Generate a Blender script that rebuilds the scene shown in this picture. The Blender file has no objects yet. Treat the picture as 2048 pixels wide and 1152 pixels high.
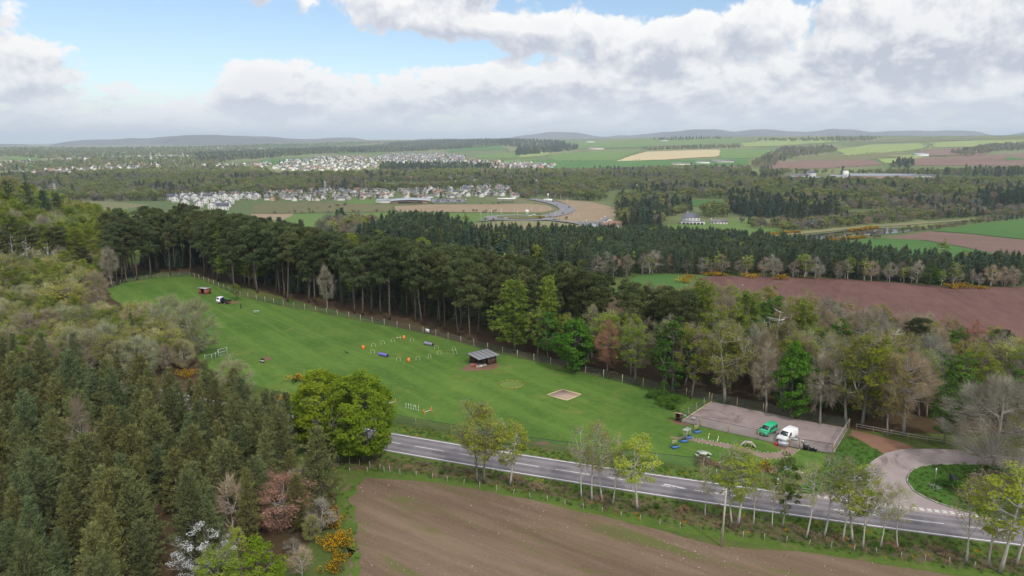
import bpy, bmesh, math, random
import numpy as np
from mathutils import Vector

sc = bpy.context.scene
COL = sc.collection
RNG = np.random.default_rng(7)
random.seed(7)
PI = math.pi

# ------------------------------------------------------------------ camera
CAM_H, FPX, PITCH = 55.0, 1384.0, math.radians(11.9)
cam_d = bpy.data.cameras.new('camera')
cam_d.sensor_width = 36.0
cam_d.lens = 36.0 * FPX / 2048.0
cam_d.clip_start = 1.0
cam_d.clip_end = 80000.0
cam = bpy.data.objects.new('camera', cam_d)
cam.location = (0, 0, CAM_H)
cam.rotation_euler = (math.radians(90) - PITCH, 0, 0)
COL.objects.link(cam)
sc.camera = cam
# ------------------------------------------------------------------ render look
sc.view_settings.view_transform = 'Standard'
sc.view_settings.look = 'None'
sc.view_settings.gamma = 1.0
sc.view_settings.use_curve_mapping = False
sc.view_settings.exposure = EXPOSURE = 0.58
sc.cycles.use_denoising = True
sc.cycles.max_bounces = 6
sc.cycles.diffuse_bounces = 3
sc.cycles.transparent_max_bounces = 24
sc.cycles.volume_bounces = 0
sc.cycles.use_adaptive_sampling = True
# ------------------------------------------------------------------ sun and sky
SUN_EL, SUN_AZ = math.radians(47), math.radians(152)      # azimuth clockwise from +Y: behind the camera, to its right
sun_dir = Vector((math.cos(SUN_EL) * math.sin(SUN_AZ), math.cos(SUN_EL) * math.cos(SUN_AZ), math.sin(SUN_EL)))
sl = bpy.data.lights.new('sun', 'SUN')
sl.energy = 3.2
sl.angle = math.radians(0.53)
sl.color = (1.0, 0.95, 0.87)
so = bpy.data.objects.new('sun', sl)
so.rotation_euler = sun_dir.to_track_quat('Z', 'Y').to_euler()
so.location = sun_dir * 500
COL.objects.link(so)


class NT:
    """tiny node-expression helper"""
    def __init__(self, tree):
        self.t = tree; self.n = tree.nodes; self.l = tree.links
    def put(self, sock, v):
        if isinstance(v, bpy.types.NodeSocket):
            self.l.new(v, sock)
        elif v is not None:
            sock.default_value = v
    def m(self, op, a=None, b=None, c=None, clamp=False):
        nd = self.n.new('ShaderNodeMath'); nd.operation = op; nd.use_clamp = clamp
        for i, v in enumerate((a, b, c)):
            if v is not None: self.put(nd.inputs[i], v)
        return nd.outputs[0]
    def mix(self, f, a, b, mode='MIX'):
        nd = self.n.new('ShaderNodeMix'); nd.data_type = 'RGBA'; nd.blend_type = mode; nd.clamp_factor = True
        self.put(nd.inputs[0], f); self.put(nd.inputs[6], a if isinstance(a, bpy.types.NodeSocket) else rgba(a))
        self.put(nd.inputs[7], b if isinstance(b, bpy.types.NodeSocket) else rgba(b))
        return nd.outputs[2]
    def noise(self, vec, scale, detail=3, rough=0.55, dist=0.0, out=0):
        nd = self.n.new('ShaderNodeTexNoise'); nd.noise_dimensions = '3D'
        if vec is not None: self.put(nd.inputs['Vector'], vec)
        nd.inputs['Scale'].default_value = scale; nd.inputs['Detail'].default_value = detail
        nd.inputs['Roughness'].default_value = rough; nd.inputs['Distortion'].default_value = dist
        return nd.outputs[out]
    def ramp(self, f, lo, hi, a=0.0, b=1.0, smooth=True):
        nd = self.n.new('ShaderNodeMapRange'); nd.interpolation_type = 'SMOOTHSTEP' if smooth else 'LINEAR'
        self.put(nd.inputs[0], f)
        for i, v in enumerate((lo, hi, a, b)): self.put(nd.inputs[i + 1], v)
        return nd.outputs[0]
    def comb(self, x, y, z):
        nd = self.n.new('ShaderNodeCombineXYZ')
        for i, v in enumerate((x, y, z)): self.put(nd.inputs[i], v)
        return nd.outputs[0]
    def sep(self, v):
        nd = self.n.new('ShaderNodeSeparateXYZ'); self.put(nd.inputs[0], v); return nd.outputs
    def pos(self):
        return self.n.new('ShaderNodeNewGeometry').outputs['Position']
    def attr(self, name):
        nd = self.n.new('ShaderNodeAttribute'); nd.attribute_name = name; return nd.outputs['Fac']
    def orand(self):
        return self.n.new('ShaderNodeObjectInfo').outputs['Random']


def rgba(c):
    return (c[0], c[1], c[2], 1.0)


def px_dir(px, py):
    """unit direction of the ray that the photograph's pixel looks along"""
    dx, up = px - 1024.0, 576.0 - py
    v = np.array([dx, FPX * math.cos(PITCH) + up * math.sin(PITCH), -FPX * math.sin(PITCH) + up * math.cos(PITCH)])
    return v / np.linalg.norm(v)


def sky_ae(px, py):
    d = px_dir(px, py)
    return math.atan2(d[0], d[1]), math.asin(d[2])


world = bpy.data.worlds.new('World')
sc.world = world
world.use_nodes = True
wt = world.node_tree
wt.nodes.clear()
W = NT(wt)
wout = wt.nodes.new('ShaderNodeOutputWorld')
sky = wt.nodes.new('ShaderNodeTexSky')
sky.sky_type = 'NISHITA'
sky.sun_disc = False
sky.sun_elevation = SUN_EL
sky.sun_rotation = SUN_AZ
sky.altitude = 100
sky.air_density = 1.0
sky.dust_density = 0.6
sky.ozone_density = 2.0
bg_sky = wt.nodes.new('ShaderNodeBackground')
bg_sky.inputs['Strength'].default_value = 0.105
wt.links.new(sky.outputs[0], bg_sky.inputs['Color'])
gen = wt.nodes.new('ShaderNodeTexCoord').outputs['Generated']
gx, gy, gz = W.sep(gen)
az = W.m('ARCTAN2', gx, gy)
el = W.m('ARCSINE', gz)


def cloud_field(dx, dz):
    """cumulus density as a function of direction; heights stretched so that clouds flatten towards the horizon"""
    e1 = W.m('ADD', el, dz)
    lift = W.m('LOGARITHM', W.m('ADD', W.m('MAXIMUM', e1, -0.01), 0.05), 2.718)
    v = W.comb(W.m('MULTIPLY', W.m('ADD', az, dx), 14.0), W.m('MULTIPLY', lift, 3.1), 3.7)
    n = W.noise(v, 1.0, 11, 0.59, 0.15)
    big = W.noise(W.comb(W.m('MULTIPLY', az, 3.2), W.m('MULTIPLY', lift, 1.3), 11.3), 1.0, 3, 0.5)
    return W.m('ADD', W.m('MULTIPLY', n, 0.98), W.m('MULTIPLY', big, 0.22)), e1


BLOBS = [  # (px, py, half-width px, half-height px, weight): cloud banks (+) and the blue gaps (-)
    (520, 165, 92, 46, 0.36), (700, 120, 70, 40, -0.12), (405, 130, 40, 40, -0.10), (60, 75, 95, 60, 0.15), (40, 150, 110, 40, 0.10),
    (960, 45, 250, 38, 0.20), (1330, 85, 190, 42, 0.17), (1850, 95, 330, 120, 0.19),
    (640, 230, 900, 42, 0.06), (1550, 190, 600, 55, 0.13), (1050, 170, 300, 45, 0.08),
    (290, 110, 200, 70, -0.27), (830, 105, 190, 36, -0.27), (320, 20, 300, 50, -0.25), (1220, 12, 280, 34, -0.27),
    (1120, 128, 60, 14, -0.05),
]


def bias(dz):
    total = None
    for (px, py, sx, sy, w) in BLOBS:
        a0, e0 = sky_ae(px, py)
        a1, _ = sky_ae(px + sx, py); _, e1 = sky_ae(px, py - sy)
        u = W.m('DIVIDE', W.m('SUBTRACT', az, a0), abs(a1 - a0))
        v = W.m('DIVIDE', W.m('SUBTRACT', W.m('ADD', el, dz), e0), abs(e1 - e0))
        q = W.m('ADD', W.m('MULTIPLY', u, u), W.m('MULTIPLY', v, v))
        g = W.m('MULTIPLY', W.m('EXPONENT', W.m('MULTIPLY', q, -1.0)), w)
        total = g if total is None else W.m('ADD', total, g)
    return total


d0, _ = cloud_field(0.0, 0.0)
d1, _ = cloud_field(0.012, 0.018)
b0 = bias(0.0)
dens = W.m('SUBTRACT', W.m('ADD', d0, b0), 0.53)
alpha = W.ramp(dens, -0.012, 0.075)
dens_up = W.m('SUBTRACT', W.m('ADD', d1, bias(0.018)), 0.53)
lit = W.m('ADD', 0.50, W.m('MULTIPLY', W.m('SUBTRACT', dens, dens_up), 4.4), clamp=True)
thick = W.ramp(dens, 0.08, 0.36)
edge = W.ramp(dens, 0.0, 0.16, 1.0, 0.0)
shade = W.m('SUBTRACT', W.m('ADD', lit, W.m('MULTIPLY', edge, 0.28)), W.m('MULTIPLY', thick, 0.20), clamp=True)
ccol = W.mix(shade, (0.56, 0.595, 0.69), (1.0, 0.995, 0.99))
low = W.ramp(el, 0.0, 0.09, 1.0, 0.0)
alpha = W.m('MAXIMUM', alpha, W.ramp(el, 0.005, 0.075, 0.95, 0.0))
ccol = W.mix(W.m('MULTIPLY', low, 0.55), ccol, (0.98, 1.03, 1.10))
bg_cloud = wt.nodes.new('ShaderNodeBackground')
bg_cloud.inputs['Strength'].default_value = 0.72
wt.links.new(ccol, bg_cloud.inputs['Color'])
mixw = wt.nodes.new('ShaderNodeMixShader')
wt.links.new(alpha, mixw.inputs[0])
wt.links.new(bg_sky.outputs[0], mixw.inputs[1])
wt.links.new(bg_cloud.outputs[0], mixw.inputs[2])
wt.links.new(mixw.outputs[0], wout.inputs[0])
world.cycles.sampling_method = 'MANUAL'
world.cycles.sample_map_resolution = 512

# ------------------------------------------------------------------ terrain heights
_e = np.arange(-200, 1200, 5.0)
_v = np.interp(_e, [55, 100, 215, 366, 545, 650], [0, -2.5, -12, -22, -28, -30])
_k = np.hanning(15); _k /= _k.sum()
_v = np.convolve(np.pad(_v, 7, mode='edge'), _k, 'valid')
_v = np.where(_e < 40, 0, _v)
FAR_R = np.array([0, 1900, 2300, 2800, 3500, 4200, 5000, 6000, 7500, 10000, 14000, 30000], float)
FAR_PX = np.array([-2000, 0, 400, 800, 1050, 1400, 2100, 4000], float)
FAR_Z = np.array([
    [-30, -30, -28, -24, -17, -11, -7, 0, 6, 8, 10, 10],
    [-30, -30, -28, -24, -17, -11, -7, 0, 6, 8, 10, 10],
    [-30, -30, -27, -21, -13, -5, 3, 12, 22, 25, 30, 30],
    [-30, -30, -26, -20, -9, 3, 17, 40, 78, 80, 80, 80],
    [-30, -30, -22, -8, 8, 28, 55, 78, 86, 90, 90, 90],
    [-30, -30, -14, 2, 22, 48, 88, 92, 92, 92, 92, 92],
    [-30, -30, -12, 4, 24, 50, 92, 94, 94, 94, 94, 94],
    [-30, -30, -12, 4, 24, 50, 92, 94, 94, 94, 94, 94]], float)


def sst(t):
    t = np.clip(t, 0, 1); return t * t * (3 - 2 * t)


def H(x, y):
    x = np.asarray(x, float); y = np.asarray(y, float)
    r = np.hypot(x, y)
    e = 0.35 * (x + 3) + 0.9 * (y - 175)
    z = np.interp(e, _e, _v)
    st = -130 - 0.3 * (y - 180)
    z = z + 47 * sst((st - x) / 185) * (1 - sst((y - 330) / 260)) * (1 - sst((-x - 420) / 300))
    z = z + 10 * np.exp(-((x + 66) ** 2 + (y - 450) ** 2) / (2 * 75.0 ** 2))
    px = 1024 + 1414 * x / np.maximum(y, 1.0)
    px = np.where(y < 5, np.where(x < 0, -2000, 4000), np.clip(px, -2000, 4000))
    i = np.clip(np.searchsorted(FAR_PX, px) - 1, 0, len(FAR_PX) - 2)
    f = sst((px - FAR_PX[i]) / (FAR_PX[i + 1] - FAR_PX[i]))
    j = np.clip(np.searchsorted(FAR_R, r) - 1, 0, len(FAR_R) - 2)
    g = (r - FAR_R[j]) / (FAR_R[j + 1] - FAR_R[j])
    za = FAR_Z[i, j] * (1 - g) + FAR_Z[i, j + 1] * g
    zb = FAR_Z[i + 1, j] * (1 - g) + FAR_Z[i + 1, j + 1] * g
    zf = za * (1 - f) + zb * f + 30
    und = 2.6 * np.sin(x / 310 + 1.3) * np.cos(y / 420 + .4) + 1.5 * np.sin(x / 140 + y / 260) + 3.5 * np.sin(x / 900 + 2) * np.sin(y / 1100)
    z = z + zf + und * sst((r - 1900) / 1500)
    return z


def G(px, py, zoff=0.0):
    """ground point seen at a pixel of the photograph (arrays welcome)"""
    px = np.atleast_1d(np.asarray(px, float)); py = np.atleast_1d(np.asarray(py, float))
    dx, up = px - 1024.0, 576.0 - py
    d = np.stack([dx, FPX * math.cos(PITCH) + up * math.sin(PITCH), -FPX * math.sin(PITCH) + up * math.cos(PITCH)], 1)
    d /= np.linalg.norm(d, axis=1)[:, None]
    ts = np.concatenate([np.arange(40, 700, 1.5), np.geomspace(700, 16000, 900)])
    out = np.zeros((len(px), 2))
    for k in range(len(px)):
        X = d[k, 0] * ts; Y = d[k, 1] * ts; Z = CAM_H + d[k, 2] * ts
        under = Z < H(X, Y) + zoff
        i = int(np.argmax(under)) if under.any() else len(ts) - 1
        a, b = ts[max(i - 1, 0)], ts[i]
        for _ in range(22):
            m_ = 0.5 * (a + b)
            if CAM_H + d[k, 2] * m_ < H(d[k, 0] * m_, d[k, 1] * m_) + zoff: b = m_
            else: a = m_
        out[k] = d[k, 0] * b, d[k, 1] * b
    return out


def GP(pts):
    return G([p[0] for p in pts], [p[1] for p in pts])


def g1(px, py):
    p = G(px, py)[0]
    return float(p[0]), float(p[1])


def top_height(x, y, py):
    """height above the ground at (x, y) of the point that shows at picture row py"""
    up = 576.0 - py
    dy = FPX * math.cos(PITCH) + up * math.sin(PITCH); dz = -FPX * math.sin(PITCH) + up * math.cos(PITCH)
    return CAM_H + y * dz / dy - float(H(x, y))


def x_at(px, py, y):
    up = 576.0 - py
    return (px - 1024.0) / (FPX * math.cos(PITCH) + up * math.sin(PITCH)) * y


# ------------------------------------------------------------------ materials
MATS = {}


def new_mat(name):
    m = bpy.data.materials.new(name); m.use_nodes = True
    m.node_tree.nodes.clear()
    t = NT(m.node_tree)
    out = t.n.new('ShaderNodeOutputMaterial')
    MATS[name] = m
    return m, t, out


def bsdf(t, out, col, rough=0.8, metal=0.0, spec=0.3, bump=None, bstr=0.3, bdist=0.05):
    b = t.n.new('ShaderNodeBsdfPrincipled')
    t.put(b.inputs['Base Color'], col if isinstance(col, bpy.types.NodeSocket) else rgba(col))
    t.put(b.inputs['Roughness'], rough); t.put(b.inputs['Metallic'], metal)
    t.put(b.inputs['Specular IOR Level'], spec)
    if bump is not None:
        bn = t.n.new('ShaderNodeBump'); bn.inputs['Strength'].default_value = bstr; bn.inputs['Distance'].default_value = bdist
        t.put(bn.inputs['Height'], bump); t.l.new(bn.outputs[0], b.inputs['Normal'])
    t.l.new(b.outputs[0], out.inputs[0])
    return b


def plain(name, col, rough=0.7, metal=0.0, spec=0.3, var=0.12, scale=3.0):
    m, t, o = new_mat(name)
    n = t.noise(t.pos(), scale, 4, 0.6)
    c = t.mix(t.ramp(n, 0.3, 0.7), [v * (1 - var) for v in col], [v * (1 + var) for v in col])
    bsdf(t, o, c, rough, metal, spec)
    return m


def leafmat(name, a, b, trans=0.25, hue=0.25):
    """foliage: two leaf tones picked per clump, a little different from plant to plant"""
    m, t, o = new_mat(name)
    c = t.mix(t.attr('tint'), a, b)
    r = t.orand()
    warm = t.mix(r, (1.0 + hue, 1.0 + 0.25 * hue, 1.0 - 0.6 * hue), (1.0 - hue, 1.0 - 0.3 * hue, 1.0 + 0.2 * hue))
    c = t.mix(1.0, c, warm, 'MULTIPLY')
    r2 = t.m('FRACT', t.m('MULTIPLY', r, 7.13))
    k = t.ramp(r2, 0, 1, 0.78, 1.22, False)
    kk = t.comb(k, k, k)
    c = t.mix(1.0, c, kk, 'MULTIPLY')
    d = t.n.new('ShaderNodeBsdfDiffuse'); tr = t.n.new('ShaderNodeBsdfTranslucent'); mx = t.n.new('ShaderNodeMixShader')
    t.l.new(c, d.inputs[0]); t.l.new(c, tr.inputs[0]); mx.inputs[0].default_value = trans
    t.l.new(d.outputs[0], mx.inputs[1]); t.l.new(tr.outputs[0], mx.inputs[2]); t.l.new(mx.outputs[0], o.inputs[0])
    return m


def grassmat(name, a, b, dry=None, scale=0.05, drya=0.5, mow=0.0):
    m, t, o = new_mat(name)
    p = t.pos()
    n1 = t.noise(p, scale, 5, 0.6, 0.4)
    n2 = t.noise(p, scale * 14, 5, 0.7)
    f = t.m('ADD', t.m('MULTIPLY', t.ramp(n1, 0.3, 0.7), 0.55), t.m('MULTIPLY', t.ramp(n2, 0.28, 0.72), 0.45))
    c = t.mix(f, a, b)
    if dry:
        n3 = t.noise(p, scale * 4.3, 6, 0.68, 0.8)
        c = t.mix(t.m('MULTIPLY', t.ramp(n3, 0.52, 0.72), drya), c, dry)
    if mow:
        gx_, gy_, gz_ = t.sep(p)
        al = t.m('ADD', t.m('MULTIPLY', gx_, 0.64), t.m('MULTIPLY', gy_, -0.77)); ac = t.m('ADD', t.m('MULTIPLY', gx_, 0.77), t.m('MULTIPLY', gy_, 0.64))
        st = t.noise(t.comb(t.m('MULTIPLY', al, 0.02), t.m('MULTIPLY', ac, 0.28), 0.0), 1.0, 5, 0.65, 0.3)
        c = t.mix(t.ramp(st, 0.42, 0.66, 0.0, mow), c, [v * 1.35 for v in b])
        c = t.mix(t.ramp(t.noise(p, 0.4, 5, 0.75, 0.6), 0.53, 0.72, 0.0, mow), c, [v * 0.62 for v in a])
    n4 = t.noise(p, 3.1, 3, 0.7)
    c = t.mix(t.ramp(n4, 0.30, 0.5, 0.35, 0.0), c, [v * 0.55 for v in a])
    bsdf(t, o, c, 0.95, 0, 0.1, bump=t.noise(p, 2.2, 5, 0.75), bstr=0.55, bdist=0.25)
    return m


def soilmat(name, a, b, ang=0.0, row=0.8, green=None, rowamt=0.35, stone=0.0):
    m, t, o = new_mat(name)
    p = t.pos(); x, y, z = t.sep(p)
    ca, sa = math.cos(ang), math.sin(ang)
    along = t.m('ADD', t.m('MULTIPLY', x, ca), t.m('MULTIPLY', y, sa))
    across = t.m('SUBTRACT', t.m('MULTIPLY', y, ca), t.m('MULTIPLY', x, sa))
    v = t.comb(t.m('MULTIPLY', along, 0.06), t.m('MULTIPLY', across, row), 0.0)
    rows = t.noise(v, 1.0, 5, 0.65, 0.3)
    broad = t.noise(t.comb(t.m('MULTIPLY', along, 0.008), t.m('MULTIPLY', across, 0.05), 2.0), 1.0, 4, 0.6, 0.5)
    clod = t.noise(p, 2.6, 6, 0.75)
    f = t.m('ADD', t.m('MULTIPLY', t.ramp(rows, 0.3, 0.7), rowamt), t.m('ADD', t.m('MULTIPLY', t.ramp(broad, 0.3, 0.7), 0.4), t.m('MULTIPLY', t.ramp(clod, 0.3, 0.7), 0.6 - rowamt)))
    c = t.mix(f, a, b)
    if green:
        g = t.noise(t.comb(t.m('MULTIPLY', along, 0.05), t.m('MULTIPLY', across, 0.22), 5.0), 1.0, 6, 0.72, 0.6)
        c = t.mix(t.ramp(g, 0.50, 0.70, 0.0, 0.75), c, green)
    if stone:
        vo = t.n.new('ShaderNodeTexVoronoi'); vo.inputs['Scale'].default_value = 1.1; t.put(vo.inputs['Vector'], p)
        s = t.ramp(vo.outputs['Distance'], 0.05, 0.13, 1.0, 0.0)
        s = t.m('MULTIPLY', s, t.ramp(t.noise(p, 0.05, 3), 0.45, 0.6, 0.0, stone))
        c = t.mix(s, c, (0.40, 0.34, 0.30))
    bsdf(t, o, c, 0.95, 0, 0.1, bump=t.m('ADD', t.m('MULTIPLY', rows, 1.2), clod), bstr=0.7, bdist=0.12)
    return m


# ------------------------------------------------------------------ mesh building
class MB:
    def __init__(self):
        self.v = []; self.nv = 0; self.f = {}     # size -> list of (faces, tint, mat)
    def add(self, verts, faces, tint=0.5, mat=0):
        verts = np.asarray(verts, np.float32).reshape(-1, 3)
        faces = np.asarray(faces, np.int64)
        if faces.ndim == 1: faces = faces.reshape(1, -1)
        tint = np.broadcast_to(np.asarray(tint, np.float32), (len(faces),))
        mt = np.broadcast_to(np.asarray(mat, np.int32), (len(faces),))
        self.f.setdefault(faces.shape[1], []).append((faces + self.nv, tint, mt))
        self.v.append(verts); self.nv += len(verts)
        return self
    def tube(self, pts, radii, sides=6, cap=True, tint=0.5, mat=0):
        pts = np.asarray(pts, float); n = len(pts)
        radii = np.broadcast_to(np.asarray(radii, float), (n,))
        tan = np.gradient(pts, axis=0); tan /= np.linalg.norm(tan, axis=1)[:, None] + 1e-9
        ref = np.array([0.31, 0.95, 0.05]) if abs(tan[0, 2]) > 0.7 else np.array([0, 0, 1.0])
        a = np.cross(tan, ref); a /= np.linalg.norm(a, axis=1)[:, None] + 1e-9
        b = np.cross(tan, a)
        th = np.arange(sides) * 2 * PI / sides
        ring = pts[:, None, :] + radii[:, None, None] * (np.cos(th)[None, :, None] * a[:, None, :] + np.sin(th)[None, :, None] * b[:, None, :])
        i = np.arange(n - 1)[:, None]; j = np.arange(sides)[None, :]; jn = (j + 1) % sides
        q = np.stack([i * sides + j, i * sides + jn, (i + 1) * sides + jn, (i + 1) * sides + j], -1).reshape(-1, 4)
        base = self.nv
        self.add(ring.reshape(-1, 3), q, tint, mat)
        if cap:
            self.f.setdefault(sides, []).append((np.array([[base + (n - 1) * sides + k for k in range(sides)]]), np.array([0.5], np.float32), np.array([mat], np.int32)))
            self.f.setdefault(sides, []).append((np.array([[base + sides - 1 - k for k in range(sides)]]), np.array([0.5], np.float32), np.array([mat], np.int32)))
        return self
    def box(self, c, s, rz=0.0, mat=0, tint=0.5, rx=0.0):
        u = np.array([[-1, -1, -1], [1, -1, -1], [1, 1, -1], [-1, 1, -1], [-1, -1, 1], [1, -1, 1], [1, 1, 1], [-1, 1, 1]], float) * np.asarray(s, float) / 2
        if rx: u = u @ np.array([[1, 0, 0], [0, math.cos(rx), math.sin(rx)], [0, -math.sin(rx), math.cos(rx)]])
        if rz: u = u @ np.array([[math.cos(rz), math.sin(rz), 0], [-math.sin(rz), math.cos(rz), 0], [0, 0, 1]])
        self.add(u + np.asarray(c, float), [[3, 2, 1, 0], [4, 5, 6, 7], [0, 1, 5, 4], [1, 2, 6, 5], [2, 3, 7, 6], [3, 0, 4, 7]], tint, mat)
        return self
    def prism(self, poly, z0, z1, mat=0, tint=0.5):
        """extrude a 2-D outline between two heights"""
        poly = np.asarray(poly, float); n = len(poly)
        v = np.concatenate([np.c_[poly, np.full(n, z0)], np.c_[poly, np.full(n, z1)]])
        self.add(v, [[i, (i + 1) % n, n + (i + 1) % n, n + i] for i in range(n)], tint, mat)
        b = self.nv - 2 * n
        self.f.setdefault(n, []).append((np.array([[b + n + i for i in range(n)], [b + n - 1 - i for i in range(n)]]), np.full(2, .5, np.float32), np.full(2, mat, np.int32)))
        return self
    def mesh(self, name, mats, smooth=False):
        me = bpy.data.meshes.new(name)
        V = np.concatenate(self.v).astype(np.float32)
        loops, starts, tints, ms = [], [], [], []
        pos = 0
        for k, lst in self.f.items():
            F = np.concatenate([a for a, _, _ in lst])
            loops.append(F.reshape(-1)); starts.append(pos + np.arange(len(F)) * k); pos += len(F) * k
            tints.append(np.concatenate([b for _, b, _ in lst])); ms.append(np.concatenate([c for _, _, c in lst]))
        loops = np.concatenate(loops).astype(np.int32); starts = np.concatenate(starts).astype(np.int32)
        tints = np.concatenate(tints).astype(np.float32); ms = np.concatenate(ms).astype(np.int32)
        me.vertices.add(len(V)); me.vertices.foreach_set('co', V.reshape(-1))
        me.loops.add(len(loops)); me.loops.foreach_set('vertex_index', loops)
        me.polygons.add(len(starts)); me.polygons.foreach_set('loop_start', starts)
        if not isinstance(mats, (list, tuple)): mats = [mats]
        for m in mats: me.materials.append(MATS[m] if isinstance(m, str) else m)
        me.polygons.foreach_set('material_index', ms)
        if smooth: me.polygons.foreach_set('use_smooth', np.ones(len(starts), bool))
        at = me.attributes.new('tint', 'FLOAT', 'FACE'); at.data.foreach_set('value', tints)
        me.update(calc_edges=True)
        return me
    def obj(self, name, mats, parent=None, smooth=False, loc=None):
        return link(name, self.mesh(name, mats, smooth), parent, loc)


def link(name, data, parent=None, loc=None, rz=None, scale=None):
    o = bpy.data.objects.new(name, data)
    COL.objects.link(o)
    if parent is not None: o.parent = parent
    if loc is not None: o.location = loc
    if rz is not None: o.rotation_euler = (0, 0, rz)
    if scale is not None: o.scale = scale if isinstance(scale, (tuple, list)) else (scale,) * 3
    return o


def tag(o, label=None, cat=None, group=None, kind=None):
    if label: o['label'] = label
    if cat: o['category'] = cat
    if group: o['group'] = group
    if kind: o['kind'] = kind
    return o


def thing(name, label, cat, loc=(0, 0, 0), rz=0.0, group=None, scale=None):
    o = link(name, None, None, loc, rz, scale)
    o.empty_display_size = 0.5
    return tag(o, label, cat, group)


def ground(x, y, dz=0.0):
    return (x, y, float(H(x, y)) + dz)


def inside(pts, poly):
    poly = np.asarray(poly, float); pts = np.asarray(pts, float)
    x, y = pts[:, 0], pts[:, 1]; r = np.zeros(len(pts), bool)
    j = len(poly) - 1
    for i in range(len(poly)):
        xi, yi = poly[i]; xj, yj = poly[j]
        c = ((yi > y) != (yj > y)) & (x < (xj - xi) * (y - yi) / (yj - yi + 1e-12) + xi)
        r ^= c; j = i
    return r


def scatter(poly, spacing, rng=RNG, most=None, jitter=0.45):
    """points on a jittered hexagonal grid inside a world polygon"""
    poly = np.asarray(poly, float)
    lo, hi = poly.min(0), poly.max(0)
    ys = np.arange(lo[1], hi[1] + spacing, spacing * 0.87)
    P = []
    for k, yy in enumerate(ys):
        xs = np.arange(lo[0] + (k % 2) * spacing / 2, hi[0] + spacing, spacing)
        P.append(np.stack([xs, np.full(len(xs), yy)], 1))
    P = np.concatenate(P); P = P + rng.uniform(-jitter, jitter, P.shape) * spacing
    P = P[inside(P, poly)]
    if most and len(P) > most: P = P[np.sort(rng.permutation(len(P))[:most])]
    return P


def rough(poly, step, amp, rng=RNG):
    """resample an outline and wobble it so that soil and turf edges are not ruler-straight"""
    poly = np.asarray(poly, float); out = []
    for i in range(len(poly)):
        a, b = poly[i], poly[(i + 1) % len(poly)]
        n = max(1, int(np.linalg.norm(b - a) / step))
        for k in range(n):
            q = a + (b - a) * k / n
            out.append(q + (rng.normal(0, amp, 2) if 0 < k or n == 1 else rng.normal(0, amp * .5, 2)))
    return np.array(out)


def drape(name, poly, mat, off, step=None, kind='structure', parent=None):
    """a sheet with the given outline lying on the terrain"""
    poly = np.asarray(poly, float)
    bm = bmesh.new()
    f = bm.faces.new([bm.verts.new((p[0], p[1], 0)) for p in poly])
    bmesh.ops.triangulate(bm, faces=[f])
    if step:
        lo, hi = poly.min(0), poly.max(0)
        for ax in (0, 1):
            n = int((hi[ax] - lo[ax]) / step)
            n = min(n, 60)
            for k in range(1, n):
                co = [0, 0, 0]; no = [0, 0, 0]; co[ax] = lo[ax] + (hi[ax] - lo[ax]) * k / n; no[ax] = 1
                bmesh.ops.bisect_plane(bm, geom=bm.verts[:] + bm.edges[:] + bm.faces[:], plane_co=co, plane_no=no)
    bm.verts.ensure_lookup_table()
    xy = np.array([(v.co.x, v.co.y) for v in bm.verts]); zz = H(xy[:, 0], xy[:, 1]) + off
    for v, z in zip(bm.verts, zz): v.co.z = z
    bmesh.ops.recalc_face_normals(bm, faces=bm.faces[:])
    if sum(fc.normal.z * fc.calc_area() for fc in bm.faces) < 0:
        bmesh.ops.reverse_faces(bm, faces=bm.faces[:])
    me = bpy.data.meshes.new(name); bm.to_mesh(me); bm.free()
    me.materials.append(MATS[mat])
    o = link(name, me, parent)
    if kind: o['kind'] = kind
    return o
# ------------------------------------------------------------------ surface materials
grassmat('turf', (0.048, 0.110, 0.018), (0.108, 0.180, 0.034), dry=(0.17, 0.18, 0.045), scale=0.045, drya=0.65, mow=0.34)
grassmat('track_grass', (0.105, 0.165, 0.035), (0.15, 0.205, 0.06), scale=0.1)
grassmat('verge_grass', (0.055, 0.100, 0.018), (0.110, 0.165, 0.030), dry=(0.17, 0.14, 0.07), scale=0.12, drya=0.75)
grassmat('lush_grass', (0.045, 0.110, 0.018), (0.075, 0.155, 0.028), scale=0.1)
grassmat('rough_ground', (0.060, 0.080, 0.024), (0.110, 0.125, 0.042), dry=(0.16, 0.13, 0.075), scale=0.02, drya=0.7)
grassmat('bank_scrub', (0.065, 0.075, 0.030), (0.14, 0.12, 0.060), dry=(0.20, 0.145, 0.090), scale=0.16, drya=0.9)
grassmat('woodland_litter', (0.060, 0.042, 0.024), (0.105, 0.070, 0.038), dry=(0.07, 0.085, 0.03), scale=0.06, drya=0.5)
soilmat('seedbed_soil', (0.098, 0.064, 0.041), (0.225, 0.162, 0.112), ang=math.radians(-33), row=0.5, green=(0.10, 0.12, 0.032), rowamt=0.36, stone=0.8)
soilmat('ploughed_soil', (0.100, 0.050, 0.043), (0.180, 0.098, 0.082), ang=math.radians(68), row=0.32, rowamt=0.4)
soilmat('bare_earth', (0.15, 0.085, 0.055), (0.21, 0.13, 0.09), row=0.4)
soilmat('red_track_soil', (0.20, 0.105, 0.07), (0.27, 0.155, 0.11), row=0.3)
soilmat('sand_fill', (0.31, 0.22, 0.17), (0.40, 0.30, 0.24), row=0.6)
for nm, a, b in (('far_green', (0.105, 0.175, 0.045), (0.14, 0.21, 0.06)), ('far_lush', (0.060, 0.138, 0.032), (0.085, 0.172, 0.045)),
                 ('far_lime', (0.20, 0.26, 0.075), (0.25, 0.30, 0.10)), ('far_olive', (0.12, 0.125, 0.055), (0.17, 0.165, 0.075)),
                 ('far_pale', (0.21, 0.20, 0.105), (0.26, 0.235, 0.125))):
    grassmat(nm, a, b, scale=0.006)
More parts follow.
